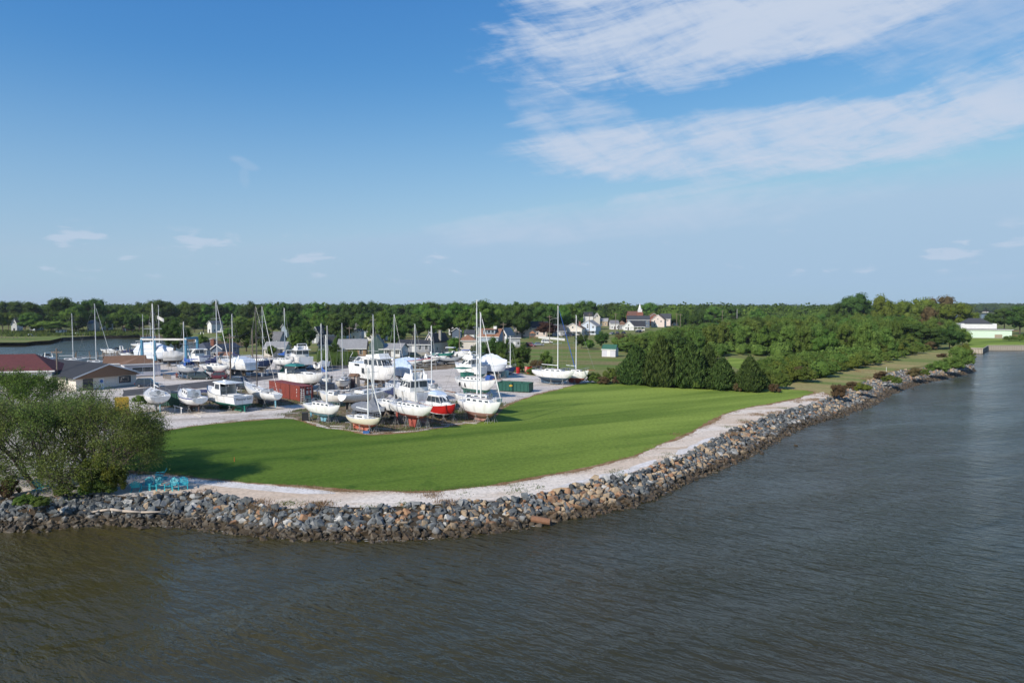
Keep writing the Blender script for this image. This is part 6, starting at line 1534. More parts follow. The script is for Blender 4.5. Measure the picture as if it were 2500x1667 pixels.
def express(name, label, who, px, py, hdg, L=9, B=3.2, F=1.35, top=None, bottom=None, canvas=None, cat='motorboat', cover=None, **k):
    r, S, Wd = power_base(name, label, who, px, py, hdg, L, B, F, .6, cat=cat, top=top, bottom=bottom or m_bkb, well=(.06, .42) if not cover else None, **k); L = FITL[0]
    X_ = lambda t: -L/2+L*t; z = S(.55)-.06
    cabin(r, 'foredeck_cabin', X_(.40), X_(.86), Wd(.42)*.72, Wd(.86)*.4, z, z+.42, 1.4, 0, .2, 2, v=(.35,.75))
    b = MB(); w = Wd(.45)*.80; xa = X_(.36); b.add([(xa,-w,z+.05),(xa+1.1,-w,z+.3),(xa+1.9,-w*.5,z+.42),(xa+1.9,w*.5,z+.42),(xa+1.1,w,z+.3),(xa,w,z+.05),(xa-.1,-w*.95,z+.85),(xa+.5,-w*.9,z+.95),(xa+1.0,-w*.45,z+1.0),(xa+1.0,w*.45,z+1.0),(xa+.5,w*.9,z+.95),(xa-.1,w*.95,z+.85)], [(0,1,7,6),(1,2,8,7),(2,3,9,8),(3,4,10,9),(4,5,11,10)])
    ws = b.build('windshield', m_glass, r)
    arch(r, X_(.22), Wd(.2)*.9, S(.2), 1.5, lean=-.1 if not canvas else .3)
    if canvas:
        b = MB(); w = Wd(.3)*.86; zz = S(.3); b.taper(X_(.16), X_(.44), w, w*.8, zz+1.45, zz+1.75, .5, .3, .25, 0, .12); b.add([(X_(.02),-w,zz+.1),(X_(.16),-w,zz+1.5),(X_(.16),w,zz+1.5),(X_(.02),w,zz+.1)], [(0,1,2,3),(3,2,1,0)]); b.build('canvas_top', canvas, r)
        b = MB(); b.add([(X_(.16),-w,zz+.2),(X_(.42),-w*.9,zz+.85),(X_(.42),-w*.82,zz+1.45),(X_(.16),-w,zz+1.45)], [(0,1,2,3)]); b.add([(X_(.16),w,zz+.2),(X_(.42),w*.9,zz+.85),(X_(.42),w*.82,zz+1.45),(X_(.16),w,zz+1.45)], [(3,2,1,0)]); b.build('clear_curtain', m_glass, r)
    if cover:
        b = MB(); w = Wd(.2)+.03; zz = S(.2); b.add([(X_(0)-.1,-w*.95,zz-.45),(X_(.42),-w,zz),(X_(.42),w,zz),(X_(0)-.1,w*.95,zz-.45),(X_(.10),-w*.7,zz+.75),(X_(.38),-w*.75,zz+1.15),(X_(.38),w*.75,zz+1.15),(X_(.10),w*.7,zz+.75)], [(0,1,5,4),(4,5,6,7),(2,3,7,6),(3,0,4,7),(1,2,6,5)]); b.build('cockpit_cover', cover, r)
    railing(r, 'bow_rail', [(X_(t), -(Wd(t)-.06), S(t)-.03) for t in (.5,.65,.8,.92,1)]+[(X_(t), (Wd(t)-.06), S(t)-.03) for t in (.92,.8,.65,.5)], .5, 1.2)
    b = MB(); b.box(X_(0)-.7, X_(0), -B*.4, B*.4, .12, .2); b.build('swim_platform', m_deck, r)
    return r, S, Wd
def trailer_under(r, L, B, who, lift):
    who = ' '.join(who.split()[:11])
    p = r.location; t = empty('boat_trailer', (p.x, p.y, GZ), r.rotation_euler.z, 'boat trailer under the '+who, 'trailer', 'boat trailers')
    b = MB(); 
    for sd in (1, -1): b.box(-L*.45, L*.30, sd*B*.3-.05, sd*B*.3+.05, .45, .57)
    b.tube((L*.30,B*.3,.5), (L*.62,0,.5), .06, .06, 4); b.tube((L*.30,-B*.3,.5), (L*.62,0,.5), .06, .06, 4); b.box(-L*.2-.05, -L*.2+.05, -B*.46, B*.46, .3, .4)
    for x in (-L*.38, 0, L*.25): b.box(x-.05, x+.05, -B*.32, B*.32, .55, .64)
    b.tube((L*.55,0,0), (L*.55,0,.9), .04); b.build('frame', m_stand, t)
    for x in (-L*.2-.4, -L*.2+.35):
        for sd in (1, -1):
            w = MB(); w.tube((x,sd*B*.46-.1,.32), (x,sd*B*.46+.1,.32), .32, .32, 14); w.tube((x,sd*B*.46-.105,.32), (x,sd*B*.46+.105,.32), .15, .15, 10, 1); w.build('wheel', [m_tyre, m_steel], t)
def runabout(name, label, who, px, py, hdg, L=6, B=2.3, F=.85, top=None, stripe=None, sheer=None, cover=None, bottom=None, bimini=None, console=False, ob=True, trailer=True, bow=.35):
    r = place(px, py, hdg, 1.05 if trailer else .85, name, label, 'motorboat')
    S, Wd = hull(r, L, B, F, .35, 'power', top, bottom or m_old, stripe, sheer, bow, 0, .88, well=(.08, .5) if not cover else None)
    X_ = lambda t: -L/2+L*t
    if cover:
        b = MB(); w = Wd(.3)+.03; z = S(.3)
        b.add([(X_(0),-w*.95,z-.15),(X_(.5),-w,z),(X_(.95),-.12,S(.95)),(X_(.95),.12,S(.95)),(X_(.5),w,z),(X_(0),w*.95,z-.15),(X_(.08),0,z+.35),(X_(.42),0,z+.85),(X_(.80),0,z+.4)], [(0,1,7,6),(1,2,8,7),(2,3,8),(3,4,7,8),(4,5,6,7),(5,0,6)]); b.build('cover', cover, r)
    else:
        b = MB(); w = Wd(.5)*.82; xa = X_(.50); z = S(.5)-.05; b.add([(xa,-w,z),(xa+.55,-w*.5,z),(xa+.55,w*.5,z),(xa,w,z),(xa-.25,-w*.9,z+.5),(xa+.2,-w*.45,z+.52),(xa+.2,w*.45,z+.52),(xa-.25,w*.9,z+.5)], [(0,1,5,4),(1,2,6,5),(2,3,7,6)]); b.build('windshield', m_glass, r)
        b = MB(); b.box(X_(.2), X_(.30), -w*.7, -w*.15, z-.45, z+.15); b.box(X_(.2), X_(.30), w*.15, w*.7, z-.45, z+.15); b.build('seat', m_deck, r)
    if console:
        b = MB(); b.taper(-.5, .4, .4, .4, F-.3, F+.55, .2, 0, .05); b.build('console', m_deck, r)
    if bimini:
        b = MB(); b.taper(X_(.15), X_(.55), B*.42, B*.42, F+1.5, F+1.62, .15, .15, .15, 0, .08); b.build('bimini', bimini, r)
        b = MB(); [b.tube((xx,sd*B*.42,F+1.5), (X_(.35),sd*B*.44,F), .022) for xx in (X_(.18), X_(.52)) for sd in (1,-1)]; b.build('bimini_frame', m_steel, r)
    if ob:
        b = MB(); x = X_(0)-.3; b.taper(x-.25, x+.25, .18, .18, F-.05, F+.5, .05, .08, .05); b.tube((x,0,F-.05), (x,0,-.35), .09, .06); b.build('outboard_motor', m_dark if hash(who) % 2 else m_gel, r)
    if trailer: trailer_under(r, L, B, who, 1)
    return r
def flybridge(name, label, who, px, py, hdg, L=11, B=3.9, F=1.6, top=None, bottom=None, wall=None, nside=4, canvas=None, fb=True, stripe=None, sheer=None, **k):
    r, S, Wd = power_base(name, label, who, px, py, hdg, L, B, F, .75, top=top, bottom=bottom or m_bkb, stripe=stripe, sheer=sheer, sb=.75, well=(.04, .22), **k); L = FITL[0]
    X_ = lambda t: -L/2+L*t; z = S(.4)-.06; w = Wd(.4)*.80
    cabin(r, 'foredeck_trunk', X_(.60), X_(.90), Wd(.62)*.72, Wd(.9)*.45, S(.65)-.08, S(.65)+.42, 1.0, 0, .15, 0, mat=top)
    dh = cabin(r, 'deckhouse', X_(.24), X_(.68), w, w*.88, z, z+1.75, 1.25, .15, .14, nside, 3, 2, top, (.36,.86), .07)
    b = MB(); b.taper(X_(.12), X_(.60), w*1.02, w*.92, z+1.76, z+1.86, .3, .1, .05); b.build('roof', top or m_gel, r)
    if fb:
        b = MB(); xa, xb = X_(.22), X_(.56); ww = w*.78; zz = z+1.86
        b.add([(xa,-ww,zz),(xb,-ww*.9,zz),(xb,ww*.9,zz),(xa,ww,zz),(xa,-ww,zz+.65),(xb-.55,-ww*.85,zz+.8),(xb-.55,ww*.85,zz+.8),(xa,ww,zz+.65)], [(0,1,5,4),(1,2,6,5),(2,3,7,6),(3,2,6,7)][:3]+[(4,5,1,0),(6,2,1,5)][:0])
        for sd in (1, -1): b.quad8([(xa,sd*ww-.04,zz),(xb,sd*ww*.9-.04,zz),(xb,sd*ww*.9+.04,zz),(xa,sd*ww+.04,zz),(xa,sd*ww-.04,zz+.65),(xb-.55,sd*ww*.85-.04,zz+.8),(xb-.55,sd*ww*.85+.04,zz+.8),(xa,sd*ww+.04,zz+.65)])
        b.build('flybridge', top or m_gel, r)
        b = MB(); b.box(xa+.9, xa+1.4, -ww*.5, ww*.5, zz, zz+.85); b.box(xb-1.3, xb-.9, -ww*.35, ww*.35, zz, zz+.75); b.build('helm_seat', m_deck, r)
        arch(r, xa+.35, ww, zz, 1.35, top, -.55)
    if canvas:
        b = MB(); b.taper(X_(.2), X_(.55), w*.8, w*.8, z+3.5, z+3.62, .2, .2, .2, 0, .1); b.build('canvas_top', canvas, r)
    railing(r, 'bow_rail', [(X_(t), -(Wd(t)-.06), S(t)-.03) for t in (.55,.7,.82,.93,1)]+[(X_(t), (Wd(t)-.06), S(t)-.03) for t in (.93,.82,.7,.55)], .65, 1.1)
    return r, S, Wd
def shrinkwrapped(name, label, who, px, py, hdg, L, B, F, h, mat, bottom=None, **k):
    r, S, Wd = power_base(name, label, who, px, py, hdg, L, B, F, .7, top=mat, bottom=bottom or m_bkb, decks=False, **k); L = FITL[0]
    b = MB(); N_ = 12; vs_ = []; X_ = lambda t: -L/2+L*t
    for i in range(N_+1):
        t = i/N_; w = Wd(t)+.04; z = S(t); hh = h*(.55+.45*math.sin(math.pi*min(1, t*1.15+.08)))*(1 if i % 3 else .93)*(1-.45*max(0, t-.75)/.25)
        vs_ += [(X_(t),-w,z-.35),(X_(t),-w*.98,z+.05),(X_(t),-w*.55,z+hh*.72),(X_(t),0,z+hh),(X_(t),w*.55,z+hh*.72),(X_(t),w*.98,z+.05),(X_(t),w,z-.35)]
    fs = [(i*7+j, (i+1)*7+j, (i+1)*7+j+1, i*7+j+1) for i in range(N_) for j in range(6)]
    b.add(vs_, fs); b.add(vs_[:7], [(6,5,4,3,2,1,0)]); b.build('wrap', mat, r, smooth=False)
    return r

SB = sailboat
# front row, from the left
SB('sailboat', 'white sloop seen from astern with tall mast, first in the front row beside the trees', 'stern-on white sloop', 384, 1004, 128, 10.5, F=1.15, keel=1.5, bottom=m_gyb, mast=12.0, nwin=2, dodger=None, ts=.80, rake_t=-.3, rudder=m_cyan, fit=(350,418), mtop=741)
SB('sailboat', 'mastless white motor-sailer with broad blue sheer stripe and brown doorway', 'blue-striped boat', 472, 1002, 138, 9.6, B=3.2, F=1.1, keel=1.1, keeltype='fin', bottom=m_brb, sheer=m_blue, mast=0, trunk_=(.30,.80,.85), nwin=3, ts=.72, cab=m_gel, sb=.7, fit=(433,510))
# lobster boat
r, S, Wd = power_base('lobster_boat', 'white workboat with green bottom, open cockpit, white hardtop and lettering on its transom', 'green-bottomed workboat', 566, 997, 140, 11.0, 3.6, 1.15, .8, lift=.55, fit=(508,620), cat='workboat', top=m_gel, bottom=m_grb, stripe=m_tealp, sb=.95, well=(.03, .40), rail=m_stripe)
LL = FITL[0]; X_ = lambda t: -LL/2+LL*t
cabin(r, 'trunk_cabin', X_(.60), X_(.86), Wd(.62)*.75, Wd(.86)*.5, S(.66)-.08, S(.66)+.62, .8, 0, .12, 2, v=(.35,.75))
z_ = S(.5)-.06
b = MB()
for sd in (1, -1): b.quad8([(X_(.40),sd*1.3-.04,z_),(X_(.62),sd*1.2-.04,z_),(X_(.62),sd*1.2+.04,z_),(X_(.40),sd*1.3+.04,z_),(X_(.42),sd*1.25-.04,z_+1.75),(X_(.58),sd*1.15-.04,z_+1.75),(X_(.58),sd*1.15+.04,z_+1.75),(X_(.42),sd*1.25+.04,z_+1.75)])
b.quad8([(X_(.61),-1.2,z_+.5),(X_(.62),-1.2,z_+.5),(X_(.62),1.2,z_+.5),(X_(.61),1.2,z_+.5),(X_(.575),-1.15,z_+.95),(X_(.585),-1.15,z_+.95),(X_(.585),1.15,z_+.95),(X_(.575),1.15,z_+.95)])
wh = b.build('wheelhouse', m_gel, r)
for sd in (1, -1):
    g = MB(); c = [(X_(.40),sd*1.30,z_),(X_(.62),sd*1.2,z_),(X_(.58),sd*1.15,z_+1.75),(X_(.42),sd*1.25,z_+1.75)]
    c = c if sd == -1 else [c[1], c[0], c[3], c[2]]
    pane(g, c, .12, .88, .45, .9, .05, .03); g.build('window', m_glass, wh)
g = MB(); pane(g, [(X_(.62),-1.2,z_+.5),(X_(.62),1.2,z_+.5),(X_(.585),1.15,z_+1.75),(X_(.585),-1.15,z_+1.75)], .04, .96, .1, .95, .03, .03); g.build('windshield', m_glass, wh)
b = MB(); b.taper(X_(.24), X_(.64), 1.42, 1.25, z_+1.75, z_+1.88, .3, .1, .06, 0, .08); b.build('hardtop', m_gel, r)
b = MB(); [b.tube((X_(.26),sd*1.2,z_-.05), (X_(.26),sd*1.2,z_+1.75), .03) for sd in (1,-1)]; b.build('top_post', m_steel, r)
b = MB(); b.box(X_(.14), X_(.30), -.75, .75, z_-.5, z_+.12); b.build('engine_box', m_deck, r)
b = MB(); b.tube((X_(.5),0,z_+1.9), (X_(.5),0,z_+2.15), .32, .28, 12); b.build('radar_dome', m_gel, r)
b = MB(); b.quad8([(X_(0)-.5,-.04,-1.1),(X_(0)-.05,-.04,-1.1),(X_(0)-.05,.04,-1.1),(X_(0)-.5,.04,-1.1),(X_(0)-.4,-.04,-.2),(X_(0)-.02,-.04,-.2),(X_(0)-.02,.04,-.2),(X_(0)-.4,.04,-.2)]); b.build('rudder', m_tealp, r)
b = MB(); b.taper(X_(.05), X_(.62), .10, .10, -1.15, -.5, 1.5, 0, 0); b.build('keel', m_grb, r)
def lettering(text, size, mat, parent, loc, rot, name='lettering', spacing=1.0, depth=.004):
    cu = bpy.data.curves.new(name, 'FONT'); cu.body = text; cu.size = size; cu.align_x = 'CENTER'; cu.align_y = 'CENTER'; cu.extrude = depth; cu.space_character = spacing; cu.resolution_u = 2
    o = bpy.data.objects.new(name, cu); col.objects.link(o)
    me = bpy.data.meshes.new_from_object(o); me.materials.clear(); me.materials.append(mat)
    m = bpy.data.objects.new(name, me); col.objects.link(m); m.parent = parent; m.location = loc; m.rotation_euler = rot
    bpy.data.objects.remove(o); return m
lettering('Material Girl', .48, m_dark, r, (X_(0)-.03, 0, .78), (R(90), 0, R(-90)))
lettering('ESSEX', .20, m_dark, r, (X_(0)-.03, -.2, .38), (R(90), 0, R(-90))) if False else None
SB('racing_sloop', 'slim white racing sloop with dark mast, bow high, two pale fins under its hull', 'slim dark-masted sloop', 645, 986, 128, 10.6, B=2.7, F=1.0, keel=1.25, bottom=m_gel, stripe=m_gel, mast=11.6, mat_m=m_maldk, nwin=2, ts=.5, rudder=m_cyan, keelmat=m_bkb, sb=.75, trunk_=(.32,.62,.22), boom=False, fit=(595,691), mtop=748)
# main group
SB('small_sloop', 'white sloop with light blue bottom and blue keel at the left of the group', 'blue-keeled sloop', 786, 1030, -38, 7.9, F=1.0, keel=1.15, bottom=m_cyan, mast=9.0, nwin=4, boom=False, outboard=True, ts=.62, trunk_=(.28,.76,.42), keeltype='fin', mx=.60, fit=(740,831), mtop=818)
SB('small_sloop', 'small cream sloop with patchy orange-red full keel, nearest boat to the river', 'cream full-keel sloop', 882, 1052, -22, 6.9, B=2.3, F=.72, dft=.4, keel=.85, keeltype='full', top=m_cream, bottom=m_orb, stripe=m_orb, mast=6.8, nwin=1, trunk_=(.34,.62,.34), furl=True, ts=.35, sb=.4, mx=.62, boomang=4, fit=(844,931), mtop=895)
SB('black_sloop', 'black-hulled sloop under a grey tarpaulin behind the small cream one', 'black tarped sloop', 903, 1034, -24, 8.4, B=2.7, F=.9, keel=1.0, keeltype='full', top=m_black, bottom=m_bkb, stripe=m_gel, mast=9.6, tarp=m_tarp, ts=.5, boom=False, mat_m=m_alu, pulpit=False, fit=(857,943), mtop=822)
SB('sloop', 'long white sloop with red bottom and deep red fin keel in the foreground', 'red-keeled sloop', 1001, 1043, -36, 9.6, F=1.05, keel=1.7, bottom=m_redb, stripe=m_fadb, mast=10.6, nwin=5, boom=False, ts=.55, mat_m=m_alu, trunk_=(.26,.78,.36), fit=(948,1057), mtop=791)
SB('sloop', 'white sloop with navy boom tent lying between the tarped and the red-keeled boats', 'white sloop between the tarped and red-keeled boats', 955, 1024, -40, 9.0, F=1.0, keel=1.3, bottom=m_bkb, mast=11.0, nwin=3, mat_m=m_alu, cover=m_navyc, ts=.6, fit=(910,995), mtop=846)
# red cabin cruiser
r, S, Wd = power_base('cabin_cruiser', 'cabin cruiser with bright red hull, white topsides and arched cabin windows', 'red-hulled cruiser', 1066, 1024, -30, 8.4, 3.0, 1.15, .6, lift=.55, fit=(1021,1112), top=m_red, bottom=m_bkb, stripe=m_gel, sheer=m_gel, sb=.6, well=(.05, .30))
LL = FITL[0]; X_ = lambda t: -LL/2+LL*t
dh = cabin(r, 'cabin', X_(.22), X_(.72), Wd(.4)*.84, Wd(.7)*.66, S(.4)-.06, S(.4)+1.35, 1.2, .9, .16, 3, 3, 0, m_gel, (.30,.85), .06)
cabin(r, 'foredeck_trunk', X_(.60), X_(.90), Wd(.62)*.7, Wd(.9)*.4, S(.65)-.08, S(.65)+.28, .8, 0, .12, 0)
b = MB(); b.taper(X_(.26), X_(.55), .95, .85, S(.4)+1.36, S(.4)+1.72, .5, .3, .3, 0, .1); b.build('roof_cover', m_shrinkb, r)
railing(r, 'bow_rail', [(X_(t), -(Wd(t)-.06), S(t)-.03) for t in (.6,.75,.9,1)]+[(X_(t), (Wd(t)-.06), S(t)-.03) for t in (.9,.75,.6)], .5, 1.0)
# ketches at right of group
SB('ketch', 'big white sloop with faded red bottom and rounded bow over the lawn edge', 'faded-red-bottomed sloop', 1172, 1028, -20, 11.2, B=3.7, F=1.35, dft=.8, keel=1.15, keeltype='full', bottom=m_fadb, stripe=m_fadb, mast=14.2, nwin=4, boom=False, ts=.6, furl=True, sb=.5, mx=.50, trunk_=(.22,.80,.50), fit=(1113,1223), mtop=763)
SB('cutter', 'white cutter with long bowsprit lying just behind the faded-red-bottomed sloop', 'white cutter with bowsprit', 1168, 1008, 174, 11.5, B=3.5, F=1.2, keel=1.1, keeltype='full', bottom=m_bkb, mast=14.8, nwin=3, boom=False, bowsprit=1.6, ts=.5, mx=.47, trunk_=(.2,.7,.4), fit=(1105,1228), mtop=733)
kt = SB('pilothouse_ketch', 'white sailboat with green bottom, grey rubbing strake, green canvas and bowsprit', 'green-canvassed boat', 1161, 967, -24, 11.8, B=3.7, F=1.55, dft=.9, keel=1.2, keeltype='full', bottom=m_grb, stripe=m_grb, sheer=m_grey, mast=11.5, nwin=5, boom=True, bowsprit=1.7, ts=.35, dodger=m_greenc, bimini=m_greenc, mat_m=m_maluw, sb=.6, ss=.3, trunk_=(.26,.74,.5), fit=(1110,1211), mtop=800)
b = MB(); b.tube((3.6,0,2.0), (4.6,0,2.2), .75, .55, 10); b.build('upturned_dinghy', m_bluec, kt)
for x in (-2.6, -.9): b = MB(); b.tube((x,-1.75,.4), (x,-1.75,1.1), .16, .16, 8); b.build('fender', m_dark, kt)
# big double-deck motor yacht
r, S, Wd = power_base('motor_yacht', 'large white two-deck motor yacht with row of tall side windows in mid yard', 'two-deck motor yacht', 912, 944, -26, 15.0, 4.6, 2.3, .9, lift=.9, fit=(850,967), top=m_gel, bottom=m_brb, stripe=m_stripe, sb=.55, well=None)
LL = FITL[0]; X_ = lambda t: -LL/2+LL*t
z_ = S(.4)-.06
cabin(r, 'aft_house', X_(.03), X_(.48), Wd(.2)*.96, Wd(.45)*.94, z_, z_+.75, 0, 0, .04, 1, 0, 2, m_gel, (.2,.8), .35)
cabin(r, 'wheelhouse', X_(.42), X_(.83), Wd(.45)*.90, Wd(.8)*.72, z_+.0, z_+1.95, 1.3, 0, .12, 4, 4, 2, m_gel, (.32,.84), .10)
b = MB(); b.taper(X_(.34), X_(.80), 2.1, 1.6, z_+1.96, z_+2.10, .4, 0, .05); b.build('roof', m_gel, r)
b = MB(); b.add([(X_(.42),-1.5,z_+2.1),(X_(.74),-1.2,z_+2.1),(X_(.74),1.2,z_+2.1),(X_(.42),1.5,z_+2.1),(X_(.42),-1.5,z_+2.5),(X_(.70),-1.1,z_+2.9),(X_(.70),1.1,z_+2.9),(X_(.42),1.5,z_+2.5)], [(0,1,5,4),(1,2,6,5),(2,3,7,6),(4,5,1,0),(7,3,2,6)][:3]); b.build('flybridge_screen', m_gel, r)
railing(r, 'aft_railing', [(X_(.42),-1.95,z_+.8), (X_(.04),-1.95,z_+.8), (X_(.04),1.95,z_+.8), (X_(.42),1.95,z_+.8)], .9, 1.0, .03)
railing(r, 'bow_rail', [(X_(t), -(Wd(t)-.06), S(t)-.03) for t in (.6,.75,.88,1)]+[(X_(t), (Wd(t)-.06), S(t)-.03) for t in (.88,.75,.6)], .7, 1.2)
g = MB(); pane(g, [(X_(.40),-Wd(.42)-.0,.9),(X_(.46),-Wd(.45)-.0,.9),(X_(.46),-Wd(.45),2.2),(X_(.40),-Wd(.42),2.2)], 0, 1, .2, 1, .03, .04); g.build('side_door', m_glass, r)
b = MB(); b.tube((X_(.04),-1.9,z_+1.7), (X_(.12),-1.9,z_+2.8), .05); b.build('davit', m_gel, r)
shrinkwrapped('wrapped_boat', 'boat under pale blue shrink wrap close behind the bow of the two-deck yacht', 'blue-wrapped boat', 985, 936, -35, 9.5, 3.2, 1.5, 2.2, m_shrinkb, fit=(955,1008))
# sport cruiser, bow away-left
fbx, S, Wd = flybridge('flybridge_cruiser', 'large white flybridge cruiser with dark windows and bow to the left, centre of the group', 'flybridge cruiser', 1020, 1001, 152, 11.2, 3.9, 1.7, bottom=m_old, top=m_gel, stripe=m_gel, lift=.9, fit=(967,1068))
# long white sloop hull between
SB('long_sloop', 'long white sloop without mast, three long dark cabin windows, transom to the left', 'long mastless sloop', 888, 995, 28, 12.6, B=3.5, F=1.2, keel=1.2, bottom=m_bkb, mast=9, mat_m=m_alu, boom=False, nwin=3, ts=.55, rake_t=.3, trunk_=(.30,.70,.36), stands=True, fit=(825,965), mtop=768)
SB('green_bottomed_sloop', 'small cream sloop with green bottom behind the long mastless sloop', 'green-bottomed sloop', 806, 990, 168, 6.6, F=1.15, keel=.6, keeltype='full', bottom=m_grb, stripe=m_grb, top=m_old, mast=0, nwin=1, outboard=True, ts=.6, trunk_=(.24,.60,.42), fit=(779,845))
SB('double_ended_sloop', 'weathered double-ended sloop end-on beside the tan shed', 'end-on double-ender', 838, 953, -84, 7.5, B=2.6, F=1.0, keel=.9, keeltype='full', bottom=m_brb, top=m_old, sheer=m_stripe, mast=9.6, mat_m=m_alu, kind='double', nwin=1, boom=True, fit=(820,857), mtop=788)
express('express_cruiser', 'long white express cruiser with teal canvas over its cockpit beside the red container', 'teal-topped cruiser', 742, 952, -12, 11.4, 3.4, 1.6, canvas=m_teal, bottom=m_bkb, stripe=m_brb, fit=(678,791))
SB('small_sloop', 'small white sloop with bright blue sail cover behind the teal-topped cruiser', 'blue-covered small sloop', 792, 944, 160, 6.4, F=.9, keel=.8, bottom=m_brb, mast=9.4, cover=m_bluec, nwin=2, ts=.6, outboard=True, fit=(770,815), mtop=790)
SB('sloop', 'white sloop partly hidden by the flybridge cruiser, tall grey mast', 'half-hidden grey-masted sloop', 972, 978, 150, 9.0, F=1.1, keel=1.1, bottom=m_bkb, mast=10.2, mat_m=m_alu, nwin=3, cover=None, fit=(940,1010), mtop=768)
b = None
# tall thin mast standing behind the flybridge cruiser
SB('sloop', 'white sloop bow just showing past the flybridge cruiser, slender white mast with lamp', 'slender-masted sloop', 1058, 972, 140, 7.2, F=.95, keel=.9, bottom=m_bkb, mast=9.6, nwin=2, boom=False, fit=(1038,1080), mtop=795)
# trawler, wrapped hull, blue sloop
flybridge('trawler', 'white trawler with blue windscreen covers, three side windows and varnished transom', 'blue-covered trawler', 1148, 926, 168, 10.2, 3.6, 1.5, top=m_gel, bottom=m_grb, nside=3, lift=.8, stripe=m_gel, fit=(1110,1190))
shrinkwrapped('wrapped_boat', 'long hull tightly wrapped in white film in front of the dark tree clump', 'white-wrapped hull', 1200, 923, -14, 12.5, 3.8, 1.6, 2.3, m_shrink, bottom=m_blb, fit=(1165,1238))
SB('small_sloop', 'small sloop with navy hull on a red trailer between the wrapped hull and the drums', 'navy small sloop', 1248, 915, -18, 6.4, F=.9, keel=.7, top=m_navy, bottom=m_gyb, mast=9.2, nwin=1, boom=True, ts=.6, fit=(1222,1260), mtop=820)
# two white sailboats by the meadow
SB('tall_sloop', 'long white sloop with dark blue bottom and tall mast at the meadow edge', 'blue-bottomed long sloop', 1350, 938, -16, 13.2, B=3.8, F=1.25, dft=.9, keel=1.3, keeltype='full', bottom=m_blb, stripe=m_blb, mast=13.6, nwin=3, ts=.5, furl=m_bluec, mx=.58, sb=.5, fit=(1298,1405), mtop=747)
SB('white_ketch', 'white sailboat with red bottom and bowsprit behind the blue-bottomed long sloop', 'red-bottomed boat at the meadow', 1408, 936, -12, 10.6, B=3.4, F=1.25, dft=.8, keel=1.0, keeltype='full', bottom=m_redb, stripe=m_redb, mast=12.0, nwin=2, ts=.5, bowsprit=1.4, sb=.6, mx=.48, fit=(1372,1438), mtop=770)
# middle row beyond the lane
SB('small_sloop', 'grey sloop with royal blue sail cover and dodger near the blue car', 'grey blue-covered sloop', 459, 925, 172, 8.4, F=1.0, keel=1.5, top=m_grey, bottom=m_blb, mast=12.2, cover=m_bluec, dodger=m_bluec, nwin=3, bimini=m_bluec, fit=(431,487), mtop=786)
SB('tall_sloop', 'white sloop with navy sail cover and tall mast behind the parked cars', 'navy-covered tall sloop', 526, 922, -10, 11.4, B=3.5, F=1.15, keel=1.5, bottom=m_cyan, mast=14.8, cover=m_navyc, dodger=m_navyc, bimini=m_navyc, nwin=3, furl=True, mx=.56, fit=(486,560), mtop=733)
express('express_cruiser', 'big white express cruiser seen from astern with white cockpit cover, behind the utility pole', 'stern-on express cruiser', 590, 916, 158, 12.5, 3.9, 1.7, cover=m_shrink, bottom=m_bkb, fit=(540,632))
SB('navy_sloop', 'navy-hulled sailboat with white stripe and portholes, two furled sails', 'navy-hulled sailboat', 640, 908, -8, 11.5, B=3.5, F=1.5, keel=1.2, keeltype='full', top=m_navy, bottom=m_bkb, stripe=m_gel, mast=13.0, nwin=5, furl=True, boom=True, cover=None, mat_m=m_alu, fit=(600,668), mtop=748)
SB('tall_sloop', 'white sloop with royal blue boom cover left of the flybridge boats', 'white royal-blue-covered sloop', 689, 904, -14, 9.0, F=1.2, keel=1.3, bottom=m_gyb, mast=12.2, cover=m_bluec, nwin=3, fit=(663,716), mtop=752)
flybridge('convertible_yacht', 'white flybridge yacht with tall open stern behind the teal-topped cruiser', 'tall open-stern yacht', 738, 900, 130, 11.5, 4.2, 1.9, bottom=m_bkb, lift=.8, fit=(708,766))
express('express_cruiser', 'smaller white cruiser tucked left of the tall open-stern yacht', 'small tucked-in cruiser', 712, 894, 140, 8.5, 3.0, 1.4, bottom=m_bkb, fit=(695,725))
shrinkwrapped('wrapped_boat', 'large hull in bluish white film under the blue boat lift', 'wrapped hull in the lift', 382, 888, -4, 18.5, 4.6, 2.0, 2.6, m_shrink, bottom=m_bkb, lift=.9, fit=(326,424))
shrinkwrapped('wrapped_boat', 'low boat with peaked white cover on a cradle beside the boat lift', 'low peaked-cover boat', 432, 894, 10, 9.5, 3.0, 1.1, 1.6, m_old, fit=(398,455))
cb = flybridge('houseboat_cruiser', 'long white cabin boat with round portholes behind the grey sloop', 'portholed cabin boat', 484, 894, 178, 11.0, 3.6, 1.5, fb=False, nside=4, lift=.8, fit=(455,512))
SB('sloop', 'plain white sloop with bare mast left behind the navy-covered one', 'bare-masted sloop', 580, 902, 176, 8.5, F=1.1, keel=1.1, bottom=m_bkb, mast=12.0, nwin=3, cover=m_navyc, fit=(548,604), mtop=767)
